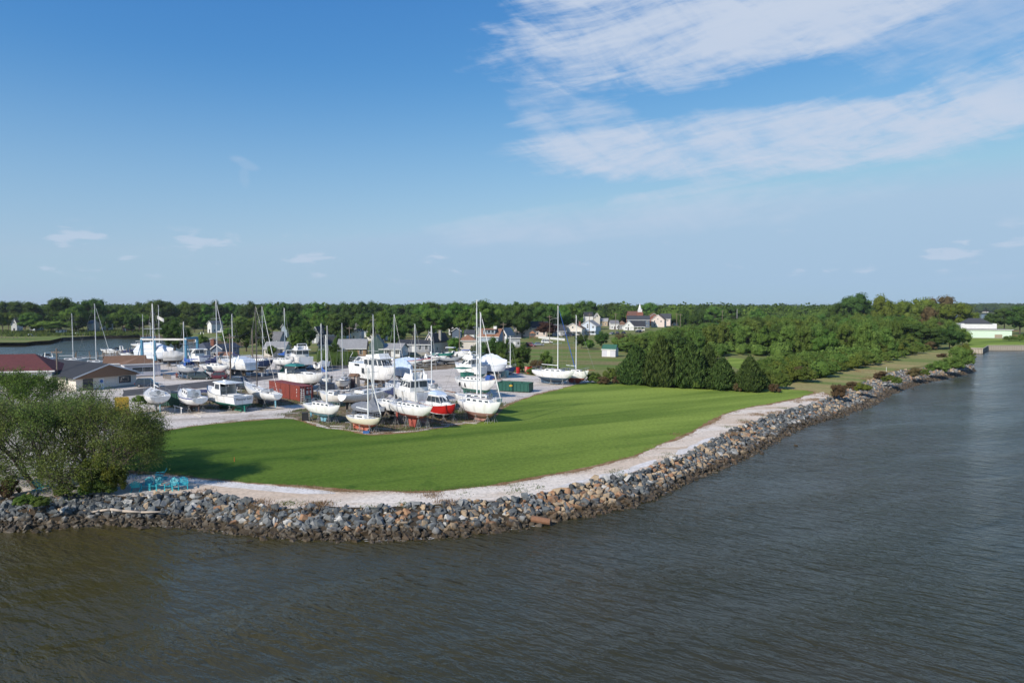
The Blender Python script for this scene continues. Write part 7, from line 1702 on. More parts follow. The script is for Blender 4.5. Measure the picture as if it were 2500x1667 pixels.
# small powerboats at the back of the lot
for i, a_ in enumerate([
    ('runabout','white and red speedboat nearest the lane with blue-tinted cover',998,897,-10,8.4,dict(sheer=m_red,stripe=m_red,cover=m_shrinkb,top=m_gel)),
    ('runabout','old white boat with rusty red bottom standing in front of the red speedboat',985,903,-16,7.2,dict(bottom=m_fadb,cover=m_old,trailer=False)),
    ('runabout','white runabout with red stripe, second from the lane',1030,893,-24,7.4,dict(sheer=m_red)),
    ('runabout','sharp-bowed white boat with black and red flashes in the back row',1048,891,-20,7.0,dict(sheer=m_stripe)),
    ('runabout','white centre-console boat with long bow behind the red-striped one',1066,886,-34,7.4,dict(console=True)),
    ('grey_runabout','grey aluminium boat on a double-axle trailer',1100,890,-6,7.0,dict(top=m_grey,sheer=m_grey,bottom=m_gyb,cover=None)),
    ('runabout','white boat with sea-green side in the back row by the pink cottage',1082,878,-10,7.0,dict(sheer=m_tealp,top=m_tealp)),
    ('hardtop_boat','white boat with T-top and cream seats by the round green tree',1108,876,-18,7.2,dict(bimini=m_gel,console=True)),
    ('runabout','white boat under pale cover right of the T-top boat',1132,878,-14,6.6,dict(cover=m_old)),
    ('pontoon_runabout','small boat with bright royal blue bimini at the right of the back row',1146,884,8,6.4,dict(bimini=m_bluec)),
    ('runabout','half-covered boat beyond the blue bimini',1158,876,30,6.0,dict(cover=m_tarp))]):
    runabout(a_[0], a_[1], a_[1], a_[2], a_[3], a_[4], a_[5], **a_[6])
runabout('trailer_boat', 'small white covered boat on a trailer beside the grey pole by the lane', 'small covered boat by the grey pole', 790, 906, 70, 5.6, cover=m_old)
# tall bare masts without visible boats get their sloops in the creek marina
def afloat(px, py, fn, *a, **k): pass
for px, pb, pt, hd, lab in [(172,886,762,20,'white sloop afloat behind the office roof, shorter leaning mast'), (228,892,738,24,'white sloop afloat behind the office roof with tall mast and furled sail'), (346,846,765,-10,'white sloop at the creek dock behind the flag mast'), (384,874,742,10,'sloop in the creek behind the wrapped hull, tall mast with flag'), (364,850,785,0,'small sloop with thin mast at the creek docks')]:
    D = G(px, pb, 0).y; h = AT(px, pt, D).z
    r = SB('moored_sloop', lab, lab, px, pb, hd, 9.5 if h > 12 else 8, F=1.0, keel=.5, keeltype='none', rudder=False, mast=h-2.0, stands=False, furl=px == 228, nwin=2, cover=m_navyc if px == 384 else None)
    p = G(px, pb, 0); r.location = (p.x, p.y, .05)
for (px, pb, hd, L, lab, kw) in [(278,862,-170,9.5,'white express cruiser with raked arch moored at the near dock',{}), (80,828,-20,7.5,'small white cabin boat moored at the far left dock',{}), (196,824,-14,8.0,'white motorboat at the far bank of the creek',{}), (362,822,180,10,'long white boat with top on the far creek dock',{}), (110,880,150,8.0,'grey centre-console boat moored beyond the red roof',{}), (320,872,-160,7.5,'white boat with black arch at the near docks',{}), (486,822,160,8,'white cruiser at the upper creek dock',{}), (548,814,20,7.5,'white boat on the grass by the upper docks',{}), (455,824,0,7,'small boat at the upper creek dock, leftmost',{}), (505,838,0,9,'long low white boat beyond the ranch house',{})]:
    r, S, Wd = express('moored_cruiser', lab, lab, px, pb, hd, L, L*.33, 1.1, st=False, lift=0, **kw)
    if pb not in (814, 838): p = G(px, pb, 0); r.location = (p.x, p.y, .05)
dk = SB('dark_boat', 'dark blue covered sailboat at the near dock', 'dark covered boat', 330, 866, 8, 9.5, F=1.0, keel=.5, keeltype='none', rudder=False, top=m_navy, tarp=m_navyc, mast=0, stands=False, pulpit=False); p = G(330,866,0); dk.location = (p.x, p.y, .05)

# ------------------------------------------------------------------ docks
m_dock = pm('dock_planks', (.36,.33,.29), .9, var=.2, scale=3)
def dock(label, a, b, w=1.6):
    A = G(*a, .8); B = G(*b, .8); d = B-A; L = d.length; r = empty('dock', (A.x, A.y, 0), math.atan2(d.y, d.x), label, 'dock', 'docks round the creek')
    m = MB(); n = max(2, int(L/1.1))
    for i in range(n): m.box(L*i/n+.02, L*(i+1)/n-.02, -w/2, w/2, .75, .83)
    m.build('planking', m_dock, r)
    for i in range(0, int(L/4)+1):
        for sd in (1, -1):
            p = MB(); p.tube((min(L, i*4),sd*(w/2+.12),-1), (min(L, i*4),sd*(w/2+.12),1.6+.5*((i*7+sd) % 3)), .14, .13, 7); p.build('pile', m_pole, r)
dock('grey dock running out from the left spit', (-10,828), (88,833)); dock('near dock behind the office roof', (185,872), (330,866)); dock('second near dock with many piles', (245,868), (345,858))
dock('far bank dock along the grass', (185,824), (345,818)); dock('upper creek dock behind the ranch house', (450,836), (560,834)); dock('dock beside the far boat with white top', (345,826), (400,824))

# ------------------------------------------------------------------ vehicles
def wheel(root, x, y, r=.33, w=.2):
    b = MB(); b.tube((x,y-w/2,r), (x,y+w/2,r), r, r, 16); o = b.build('wheel', m_tyre, root)
    b = MB(); b.tube((x,y-w/2-.01,r), (x,y+w/2+.01,r), r*.6, r*.6, 12); b.build('rim', m_steel, o)
def car(name, label, px, py, hdg, paint, style='suv', hood=False):
    p = G(px, py); r = empty(name, p, R(hdg), label, 'car' if style != 'van' else 'van', None)
    L, Wc, H_ = {'suv': (4.5,.90,1.70), 'hatch': (4.1,.86,1.50), 'minivan': (5.0,.96,1.75), 'sedan': (4.7,.88,1.45), 'van': (5.6,.98,2.15)}[style]
    bl = .78 if style != 'van' else 1.0; x0, x1 = -L/2, L/2; hb = 1.15 if style != 'van' else .75
    b = MB()                                                      # lower body as lofted sections along x
    secs = [(x0,.50,bl-.10,.80),(x0+.12,.28,bl+.06,.95),(x0+.8,.24,bl+.10,1.0),(x1-1.5,.24,bl+.08,1.0),(x1-hb,.24,bl+.02,1.0),(x1-.3,.28,bl-.10,.95),(x1,.42,bl-.22,.80)]
    vs_ = []
    for (x, za, zb, w) in secs: vs_ += [(x,-Wc*w*.96,za),(x,-Wc*w,(za+zb)/2),(x,-Wc*w*.93,zb),(x,Wc*w*.93,zb),(x,Wc*w,(za+zb)/2),(x,Wc*w*.96,za)]
    n = len(secs); fs = [(i*6+j, (i+1)*6+j, (i+1)*6+(j+1) % 6, i*6+(j+1) % 6) for i in range(n-1) for j in range(6)]
    b.add(vs_, [tuple(reversed(f)) for f in fs]+[tuple(range(6)), tuple(range((n-1)*6+5, (n-1)*6-1, -1))]); b.build('body', paint, r, smooth=False)
    ca, cb = {'suv': (x0+.12, x1-1.05), 'hatch': (x0+.25, x1-1.0), 'minivan': (x0+.12, x1-.75), 'sedan': (x0+.85, x1-1.15), 'van': (x0+.05, x1-.35)}[style]
    fs_, bs_ = {'suv': (.75,.35), 'hatch': (.8,.6), 'minivan': (1.1,.3), 'sedan': (.85,.75), 'van': (1.0,.08)}[style]
    t = MB().taper(ca, cb, Wc*.92, Wc*.90, bl+.02, H_, fs_, bs_, .17, 0, .03); g = t.build('cabin', paint, r)
    R_, L_, Fr, Bk = trunk_faces(ca, cb, Wc*.92, Wc*.90, bl+.02, H_, fs_, bs_, .17)
    for c in (R_, L_):
        rng_ = [(.05,.34),(.37,.62),(.65,.92)] if style != 'van' else [(.72,.93)] if c is R_ else [(.07,.28)]
        if c is L_ and style != 'van': rng_ = [(1-b_, 1-a_) for a_, b_ in rng_]
        for a_, b_ in rng_: q = MB(); pane(q, c, a_, b_, .12, .84, .012, .02); q.build('side_window', m_glass, g)
    q = MB(); pane(q, Fr, .06, .94, .1, .9, .012, .02); q.build('windshield', m_glass, g)
    q = MB(); pane(q, Bk, .1, .9, .15, .85, .012, .02); q.build('rear_window', m_glass, g)
    for x in (x0+.85, x1-.9):
        for y in (-Wc+.08, Wc-.08): wheel(r, x, y)
    for sd in (1, -1):
        q = MB(); q.box(x1-.16, x1-.04, sd*Wc*.62-.16, sd*Wc*.62+.16, bl-.20, bl-.06); q.build('headlight', m_gel, r)
        q = MB(); q.box(x0-.01, x0+.08, sd*Wc*.72-.09, sd*Wc*.72+.09, bl-.12, bl+.05); q.build('tail_light', pm('tail_lens', (.35,.02,.02), .3), r)
    if hood:
        q = MB(); q.quad8([(x1-hb,-Wc*.85,bl+.05),(x1-hb,Wc*.85,bl+.05),(x1-hb+.04,Wc*.85,bl+.05),(x1-hb+.04,-Wc*.85,bl+.05),(x1-.55,-Wc*.8,bl+.95),(x1-.55,Wc*.8,bl+.95),(x1-.51,Wc*.8,bl+.95),(x1-.51,-Wc*.8,bl+.95)]); q.build('raised_hood', paint, r)
    return r
def paint(n, c): return pm('car_'+n, c, .25, metal=.2, var=.02, coat=.6)
car('parked_car', 'blue hatchback with its hood raised beside the person in red', 456, 924, 176, paint('blue', (.015,.06,.13)), 'hatch', True)
car('parked_car', 'dark grey-green minivan parked between the blue and the red car', 489, 926, 8, paint('greygreen', (.045,.06,.055)), 'minivan')
car('parked_car', 'dark red crossover parked beside the brown utility pole', 530, 925, -172, paint('maroon', (.12,.012,.02)), 'suv')
car('parked_car', 'dark blue-grey sport utility car in front of the lilac cottage', 361, 944, 14, paint('slate', (.03,.04,.06)), 'suv')
car('parked_car', 'black sedan half hidden between the workboat and the racing sloop', 602, 951, -30, paint('black', (.015,.017,.022)), 'sedan')
car('parked_car', 'dark navy car behind the workboat hardtop', 588, 940, -20, paint('navy', (.015,.02,.05)), 'suv')
car('cargo_van', 'white cargo van parked at the reeds by the unfinished house', 887, 889, 176, m_gel, 'van')
car('parked_car', 'silver-grey van standing directly behind the white cargo van', 905, 887, 178, paint('silver', (.30,.31,.33)), 'minivan')
car('parked_car', 'dark red car parked in front of the grey porch cottage', 1296, 846, -20, paint('maroon', (.12,.012,.02)), 'suv')
car('parked_car', 'silver car beside the dark red one near the porch cottage', 1314, 844, 10, paint('silver', (.3,.31,.33)), 'sedan')
car('parked_van', 'small white van on the meadow road below the picket fence', 1335, 838, 4, m_gel, 'minivan')
for i, (px, py, c, lab) in enumerate([(1384,822,'slate','dark pickup-like car before the brown roof house'), (1400,821,'black','black car under the porch of the brown roof house'), (1495,817,'silver','silver car first in the line before the church street'), (1508,816,'black','black car second in the line before the church street'), (1522,815,'slate','slate car third in the line before the church street'), (1558,812,'black','black car by the fence of the black-roofed cream house'), (1562,810,'silver','grey car at the end of the line before the navy house'), (1212,846,'maroon','dark car in the drive of the dormer house'), (1418,820,'silver','white-silver car before the big pale blue house')]):
    car('parked_car', lab, px, py, 5+i*23, paint(c, {'slate': (.03,.04,.06), 'black': (.015,.017,.022), 'silver': (.3,.31,.33), 'maroon': (.12,.012,.02)}[c]), 'suv' if i % 2 else 'sedan')
car('parked_van', 'white pickup beside the reeds, mostly hidden by the unfinished house', 818, 872, 20, m_gel, 'suv')
# yellow loader behind the trees
p = G(298, 1016); r = empty('yellow_loader', p, R(-60), 'yellow wheel loader half hidden behind the shore trees', 'loader')
my = pm('yellow_paint', (.48,.30,.03), .5, var=.12)
b = MB(); b.box(-1.6, 1.2, -.8, .8, .6, 1.5); b.box(-.8, .5, -.7, .7, 1.5, 2.6); b.box(-.9, .6, -.78, .78, 2.6, 2.75); b.build('chassis', my, r)
b = MB(); b.box(-.7, .52, -.72, -.69, 1.65, 2.45); b.box(.49, .52, -.6, .6, 1.65, 2.45); b.build('cab_window', m_glass, r)
b = MB(); b.box(1.2, 1.35, -.9, .9, .1, 2.9); b.box(1.35, 1.6, -1.1, 1.1, .1, .9); b.build('mast_and_bucket', my, r)
for x in (-1.1, .9):
    for y in (-.85, .85): wheel(r, x, y, .55, .35)
# blue boat lift
p = G(418, 893); r = empty('boat_lift', p, R(-4), 'blue travelling boat lift straddling the wrapped hull', 'boat lift')
mb2 = pm('lift_blue', (.05,.19,.30), .6, var=.12, scale=2)
for x in (-6.4, 5.6):
    for y in (-2.6, 3.2):
        b = MB(); b.quad8([(x-.35,y-.3,.9),(x+.35,y-.3,.9),(x+.35,y+.3,.9),(x-.35,y+.3,.9),(x-.25,y-.25,7.2),(x+.25,y-.25,7.2),(x+.25,y+.25,7.2),(x-.25,y+.25,7.2)]); b.build('upright', mb2, r)
    b = MB(); b.box(x-.3, x+.3, -2.6, 3.2, 7.2, 7.7); b.build('cross_beam', mb2, r)
for y in (-2.6,):
    b = MB(); b.box(-6.7, 5.9, y-.25, y+.25, 7.0, 7.45); b.build('top_beam', m_old, r)
for x in (-6.4, 5.6):
    for y in (-2.6, 3.2): wheel(r, x, y, .65, .5)
b = MB(); b.tube((5.6,-2.6,7.2), (7.4,-2.6,1.0), .10, .10, 5); b.tube((-6.4,-2.6,7.2), (-8.0,-2.6,1.0), .10, .10, 5); b.build('brace', mb2, r)

# ------------------------------------------------------------------ containers and yard gear
ca, cb_ = G(652, 928, GZ+2.6), G(732, 943, GZ+2.6); d_ = (cb_-ca); yaw = math.atan2(d_.y, d_.x); Lc = 12.2
r = empty('shipping_container', (cb_.x, cb_.y, GZ), yaw, 'long rust-red shipping container with white vertical lettering', 'shipping container')
mred = pm('container_red', (.23,.045,.028), .6, var=.10, scale=.8, c2=(.19,.04,.03), c2amt=.3)
mredd = pm('container_door_red', (.13,.018,.020), .6, var=.08)
b = MB(); n_ = 42
prof = []
for i in range(n_):                                            # corrugated long side, real folds
    xa = -Lc+Lc*i/n_; q = .045 if i % 2 else 0; prof += [(xa+.02, q), (xa+Lc/n_-.02, q)]
vs_ = []
for x, q in prof: vs_ += [(x, q, .15), (x, q, 2.5)]
b.add(vs_, [(2*i, 2*i+2, 2*i+3, 2*i+1) for i in range(len(prof)-1)])
b.box(-Lc, 0, .05, 2.40, .12, 2.55); b.box(-Lc, 0, -.02, .08, 2.50, 2.62); b.box(-Lc, 0, -.02, .08, .05, .18); b.box(-.12, .003, -.02, .1, .05, 2.62); b.build('box', mred, r)
b = MB(); b.box(.004, .05, .02, 2.40, .15, 2.55); dr = b.build('doors', mredd, r)
for y in (.35, .85, 1.55, 2.05): b = MB(); b.tube((.09,y,.2), (.09,y,2.5), .03, .03, 6); b.build('lock_rod', m_redb, dr)
for y, z, w, h in [(.25,2.1,.4,.22),(.25,1.55,.4,.10),(1.35,2.2,.3,.15),(1.85,2.2,.3,.12),(1.3,1.5,.36,.55),(1.9,1.55,.36,.5),(.3,1.2,.45,.12),(.3,.75,.35,.3)]:
    b = MB(); b.box(.051, .06, y-w/2, y+w/2, z-h/2, z+h/2); b.build('door_placard', m_old, dr)
for i, ch_ in enumerate('APL'): lettering(ch_, .52, m_gel, r, (-1.15, -.035, 1.95-i*.52), (R(90), 0, 0), 'letter')
b = MB(); b.box(-.8, 0, .3, 2.2, -.0, .12); b.build('sill_beam', m_dark, r)
# step ladder
def stepladder(px, py, yaw, label, h=2.4):
    r = empty('step_ladder', G(px, py), R(yaw), label, 'ladder', 'ladders in the yard'); b = MB()
    for s in (1, -1): b.tube((s*.28,0,0), (s*.2,.45,h), .03, .03, 4); b.tube((s*.28,1.1,0), (s*.2,.5,h), .025, .025, 4)
    b.build('rails', m_old, r)
    for i in range(6): b = MB(); t = (i+.7)/6.6; b.box(-.27+.07*t, .27-.07*t, .45*t-.05, .45*t+.10, h*t-.02, h*t+.02); b.build('step', m_old, r)
stepladder(738, 985, 8, 'pale step ladder beside the red container')
stepladder(598, 996, -20, 'ladder leaning at the transom of the workboat', 2.0)
# open green skip
def skip(name, label, px, py, yaw, L, W, H_, mat, inner=True):
    r = empty(name, G(px, py), R(yaw), label, 'dumpster'); b = MB()
    b.box(-L, 0, 0, .06, .15, H_); b.box(-L, 0, W-.06, W, .15, H_); b.box(-L, -L+.06, .062, W-.062, .15, H_); b.box(-.06, 0, .062, W-.062, .15, H_); b.box(-L+.062, -.062, .062, W-.062, .15, .22)
    b.box(-L-.04, .04, -.06, .0, H_-.14, H_+.02); b.box(-L-.04, .04, W, W+.06, H_-.14, H_+.02); b.box(.0, .06, -.06, W+.06, H_-.14, H_+.021); b.build('box', mat, r)
    for i in range(9): b = MB(); x = -L+.3+(L-.6)*i/8; b.box(x-.06, x+.06, -.075, -.001, .2, H_-.16); b.build('rib', mat, r)
    for x in (-L+.4, -.5): b = MB(); b.tube((x,.1,.1), (x,W-.1,.1), .1, .1, 8); b.build('roller', m_dark, r)
    return r
mgs = pm('skip_green', (.012,.085,.062), .5, var=.12, scale=1.5)
sk = skip('open_skip', 'open dark green roll-off skip with yellow badge in front of the ketch', 1291, 959, -22, 6.4, 2.4, 1.75, mgs)
b = MB(); b.add([(-3.9,-.08,1.05),(-3.55,-.08,1.0),(-3.2,-.08,1.1),(-3.25,-.08,1.35),(-3.6,-.08,1.42),(-3.9,-.08,1.3)], [tuple(range(6))]); b.build('badge', my, sk)
p_ = G(1306, 950)
gb = skip('green_bin', 'closed dark green refuse skip behind the stern-on sloop', 440, 992, -4, 3.6, 2.0, 2.1, pm('bin_green', (.02,.09,.06), .6))
b = MB(); b.taper(-3.7, .1, 1.1, 1.1, 2.12, 2.2, .1, .1, .1); o = b.build('lid', m_dark, gb); o.location = (0, 1.0, 0)
# red drums
for i, (px, py, lab) in enumerate([(1265,911,'red drum standing alone beside the navy small sloop'), (1286,909,'white-topped red drum left in the group of three'), (1292,911,'red drum in the middle of the group of three'), (1298,910,'red drum at the right of the group of three')]):
    b = MB()
    b.tube((0,0,0), (0,0,1.5), .48, .48, 14); [b.tube((0,0,z), (0,0,z+.06), .51, .51, 14) for z in (.03,.5,1.0,1.44)]; o = b.build('red_drum', m_red if i != 1 else pm('drum_white', (.6,.25,.22), .5), None, loc=G(px, py)); tag(o, lab, 'drum', 'red drums by the meadow')
# loose spars, planks and clutter lying between the boats
def spar(px0, py0, px1, py1, rad, label, mat, z=.25, name='loose_spar'):
    a, c = G(px0, py0), G(px1, py1); b = MB(); q = c-a; b.tube((0,0,z), q+Vector((0,0,z)), rad, rad*.85, 7)
    for t in (.15, .85): p = q*t; b.box(p.x-.05, p.x+.05, p.y-.05, p.y+.05, 0, z-rad*.5)
    o = b.build(name, mat, None, loc=a); tag(o, label, 'spar', 'masts and spars laid on the ground')
spar(762, 968, 852, 966, .10, 'white mast laid on trestles in front of the teal-topped cruiser', m_maluw, 1.0, 'laid_mast')
spar(852, 966, 930, 949, .09, 'second laid mast running toward the two-deck yacht', m_alu, 1.1, 'laid_mast')
spar(424, 1004, 446, 1011, .07, 'white spar on the ground beside the stern-on sloop', m_maluw, .9)
spar(474, 1013, 492, 1019, .05, 'pale plank lying near the gravel lane edge', m_old, .1, 'loose_plank')
spar(806, 1041, 842, 1043, .05, 'thin pale pipe lying at the lawn edge', m_old, .08, 'loose_pipe')
spar(612, 915, 630, 912, .12, 'black pipe lying by the lane', m_dark, .15, 'loose_pipe')
# driftwood
b = MB(); pts = [G(222,1250,.75), G(245,1246,.85), G(270,1243,.95), G(300,1247,.85), G(345,1250,.8), G(394,1249,.9)]
q0 = pts[0].copy()
for i, (a, c) in enumerate(zip(pts, pts[1:])): b.tube(a-q0, c-q0, [.07,.10,.12,.11,.09][i], [.10,.12,.11,.09,.07][i], 7)
tag(b.build('driftwood_log', pm('driftwood', (.42,.35,.28), .9, var=.15, scale=4), None, smooth=True, loc=q0), 'long bleached driftwood log lying across the rocks', 'log')
b = MB(); a = G(1298,1266,.4); b.tube((0,0,0), Vector((1.5,-.5,-.1)), .28, .26, 10); b.tube((-1.6,.5,.3), (.1,0,.1), .03, .02, 5); b.tube((-1.2,.9,.5), (.2,.1,.1), .02, .02, 5); tag(b.build('rusty_pipe_stub', pm('rust_pipe', (.20,.10,.055), .9, var=.25, scale=3), None, loc=a), 'rusty pipe stub lying low in the brown stones', 'pipe')
for px, py, lab in [(642,1320,'dark stake standing in the shallows off the lawn'),]:
    b = MB(); b.add([(-.3,0,-.2),(.3,.05,-.2),(.1,.1,.45),(-.05,.3,-.2)], [(0,1,2),(1,3,2),(3,0,2)]); tag(b.build('mooring_stub', m_dark, None, loc=G(px,py,0)), lab, 'stake')
b = MB(); b.tube((0,0,0), (0,0,1.2), .04, .04, 5); tag(b.build('marker_stake', m_maluw, None, loc=G(2164,908)), 'thin white marker stake beside the mown track', 'stake')
b = MB(); b.tube((0,0,0), (0,0,.5), .05, .02, 5); tag(b.build('orange_marker', pm('orange_marker', (.5,.12,.02)), None, loc=G(572,1127)), 'tiny orange marker in the lawn', 'stake')

# water-proof bins, crates and bits around boats
def crate(px, py, w, d, h, yaw, mat, name, label, cat='box', ribs=True):
    b = MB(); b.box(-w/2, w/2, -d/2, d/2, .05, h); b.box(-w/2-.03, w/2+.03, -d/2-.03, d/2+.03, h, h+.06)
    for x in (-w/2+.06, w/2-.06): b.box(x-.05, x+.05, -d/2-.02, d/2+.02, 0, h-.003)
    o = b.build(name, mat, None, loc=G(px, py)); o.rotation_euler = (0, 0, R(yaw)); tag(o, label, cat, None)
crate(745, 1027, .8, .6, 1.1, 10, m_dark, 'black_barrel_box', 'black box standing left of the blue-keeled sloop')
crate(1232, 921, 1.6, 1.2, 1.5, -15, pm('aqua_box', (.30,.48,.46), .6), 'aqua_tank', 'pale aqua tank under the white-wrapped hull')
crate(583, 917, 1.4, .9, .9, 0, m_tarp, 'generator_box', 'grey box on the ground beside the utility pole by the lane')
crate(752, 984, .9, .7, 1.2, 20, pm('dark_teal_bin', (.02,.07,.09), .6), 'refuse_bin', 'dark teal bin beside the step ladder', 'bin')
crate(1190, 1026, 1.0, .5, .6, 30, m_block, 'wooden_crate', 'wooden crate under the faded-red-bottomed sloop')
crate(895, 1058, .8, .4, .25, -10, pm('tarp_blue', (.03,.12,.33), .7), 'blue_cloth', 'crumpled blue tarp near the cream sloop keel', 'tarp')
crate(800, 950, 2.6, 2.0, 1.1, 15, m_tarp, 'tarped_heap', 'tarp-covered heap left of the end-on double-ender', 'heap')
b = MB(); a_ = G(600, 1000)
p = G(480, 978); r = empty('utility_trailer', p, R(10), 'flat trailer with dark blue tarp behind the blue-striped boat', 'trailer')
b = MB(); b.taper(-2.6, 2.6, 1.1, 1.1, 1.5, 1.75, .4, .4, .3, 0, .12); b.build('tarp', m_navyc, r); b = MB(); b.box(-2.5, 2.5, -1, 1, .6, .75); [b.box(x-.04, x+.04, y-.04, y+.04, .75, 1.5) for x in (-2.3,2.3) for y in (-.95,.95)]; b.build('frame', m_stand, r)
for y in (-1.05, 1.05): wheel(r, 0, y, .33, .2)
p = G(398, 925); r = empty('deck_railing', p, R(-38), 'short brown wooden ramp railing at the corner of the lilac cottage', 'railing')
b = MB(); b.box(0, 3.6, -.04, .04, 1.0, 1.1); b.box(0, 3.6, -.04, .04, .2, .28)
b.build('handrail', m_block, r)
for i in range(13): b = MB(); b.box(i*.3-.02, i*.3+.02, -.035, .035, .28, 1.0); b.build('baluster', m_block, r)

for (px, py, yw, m, nm, lab) in [(612,908,20,m_stand,'boat_cradle','steel boat cradle standing behind the utility pole'), (668,912,-10,m_stand,'boat_cradle','low steel cradle beyond the lane by the navy sailboat'), (430,905,5,m_stand,'boat_cradle','boat cradle on the gravel behind the grey sloop'), (1010,912,12,m_stand,'boat_cradle','empty cradle at the edge of the open gravel')]:
    r = empty(nm, G(px, py), R(yw), lab, 'boat cradle', 'boat cradles'); b = MB()
    for x in (-1.5, 1.5):
        b.box(x-.06, x+.06, -1.1, 1.1, 0, .12)
        for y in (-1.0, 1.0): b.tube((x,y,.1), (x,y*.85,1.5), .05, .05, 5); b.tube((x,y,.1), (x,0,.5), .03, .03, 4)
    for y in (-1.0, 1.0): b.box(-1.5, 1.5, y-.05, y+.05, .121, .2)
    b.build('frame', m, r)
for i, (px, py, lab) in enumerate([(640,919,'grey rubbish barrel by the lane'), (652,917,'second grey barrel by the lane'), (820,985,'blue plastic barrel near the green-bottomed sloop'), (1088,1012,'white plastic barrel beside the red cruiser stern'), (1225,938,'steel drum left of the open skip'), (700,905,'rusty drum beside the yacht row')]):
    b = MB(); b.tube((0,0,0), (0,0,.9), .3, .3, 12); [b.tube((0,0,z), (0,0,z+.03), .315, .315, 12) for z in (.02,.45,.86)]; o = b.build('barrel', [m_grey, m_grey, m_bluec, m_gel, m_steel, m_fadb][i], None, loc=G(px, py)); tag(o, lab, 'barrel', 'loose barrels in the yard')
for i, (px, py, yw, L_, lab) in enumerate([(700,1010,25,3.4,'weathered planks left in the dirt by the gravel lane'), (930,1047,-15,2.6,'planks lying under the red-keeled sloop bow'), (1100,1036,10,3.0,'pale planks on the dirt beside the red cruiser'), (1145,1033,-25,2.2,'short boards near the faded-red-bottomed sloop'), (860,1030,40,2.4,'boards on the ground behind the cream sloop'), (560,1008,6,2.8,'planks at the lane edge below the workboat'), (655,1000,12,2.2,'boards lying below the slim racing sloop'), (1010,905,0,3.5,'pile of planks at the back of the open gravel')]):
    r = empty('plank_pile', G(px, py), R(yw), lab, 'planks', 'planks lying in the yard')
    for k in range(3): b = MB(); b.box(-L_/2+k*.2, L_/2+k*.13, -.45+k*.32, -.25+k*.32, .01+.03*k, .05+.03*k); b.build('plank', [m_block, m_old, m_block][k], r)

# person in red beside the blue car
p = G(431.5, 928); pr = empty('person', p, R(200), 'person in dark red shirt and shorts, arm held out beside the blue car', 'person')
def skin_body(root, name, pts, edges, rad, mat, sub=1):
    me = bpy.data.meshes.new(name); me.from_pydata(pts, edges, []); o = bpy.data.objects.new(name, me); col.objects.link(o); o.parent = root
    md = o.modifiers.new('skin', 'SKIN'); s = o.modifiers.new('sub', 'SUBSURF'); s.levels = sub; s.render_levels = sub
    for v, r_ in zip(me.skin_vertices[0].data, rad): v.radius = (r_, r_)
    me.skin_vertices[0].data[0].use_root = True; me.materials.append(mat); return o
m_skin = pm('skin', (.42,.24,.17), .6)
P_ = [(0,0,.95),(0,0,1.15),(0,.01,1.38),(0,.02,1.50),(0,.03,1.57),(0,.03,1.68),(.20,.01,1.40),(.42,.05,1.25),(.62,.12,1.32),(-.20,.01,1.40),(-.27,.06,1.15),(-.24,.18,.95),(.11,0,.86),(.13,.06,.48),(.13,.0,.10),(.13,.14,.04),(-.11,0,.86),(-.12,-.04,.48),(-.13,-.10,.10),(-.13,.04,.04),(.70,.15,1.34),(-.22,.22,.87)]
E_ = [(0,1),(1,2),(2,3),(3,4),(4,5),(2,6),(6,7),(7,8),(8,20),(2,9),(9,10),(10,11),(11,21),(0,12),(12,13),(13,14),(14,15),(0,16),(16,17),(17,18),(18,19)]
Rd = [.155,.15,.16,.07,.10,.10,.075,.05,.038,.075,.055,.040,.10,.06,.045,.035,.10,.06,.045,.035,.035,.035]
skin_body(pr, 'body', P_, E_, Rd, m_skin, 2)
skin_body(pr, 'shirt', [(0,0,.93),(0,0,1.15),(0,.01,1.38),(.2,.01,1.40),(.34,.035,1.31),(-.2,.01,1.4),(-.25,.04,1.24)], [(0,1),(1,2),(2,3),(3,4),(2,5),(5,6)], [.175,.175,.175,.095,.075,.095,.075], pm('shirt_red', (.17,.025,.03), .85), 2)
skin_body(pr, 'shorts', [(0,0,.97),(.11,0,.84),(.125,.04,.56),(-.11,0,.84),(-.12,-.03,.56)], [(0,1),(1,2),(0,3),(3,4)], [.17,.12,.10,.12,.10], pm('shorts_red', (.11,.02,.025), .85), 1)
b = MB(); b.tube((0,.025,1.66), (0,.02,1.80), .105, .06, 8); b.build('hair', pm('grey_hair', (.2,.17,.15), .9), pr)
for x, y in ((.13,0),(-.13,-.10)): b = MB(); b.tube((x,y,.08), (x,y,.30), .055, .055, 7); b.build('sock', m_gel, pr); b = MB(); b.taper(-.0,.0,0,0,0,0); b = MB(); b.box(x-.055, x+.055, y-.08, y+.2, 0, .09); b.build('shoe', m_gel, pr)

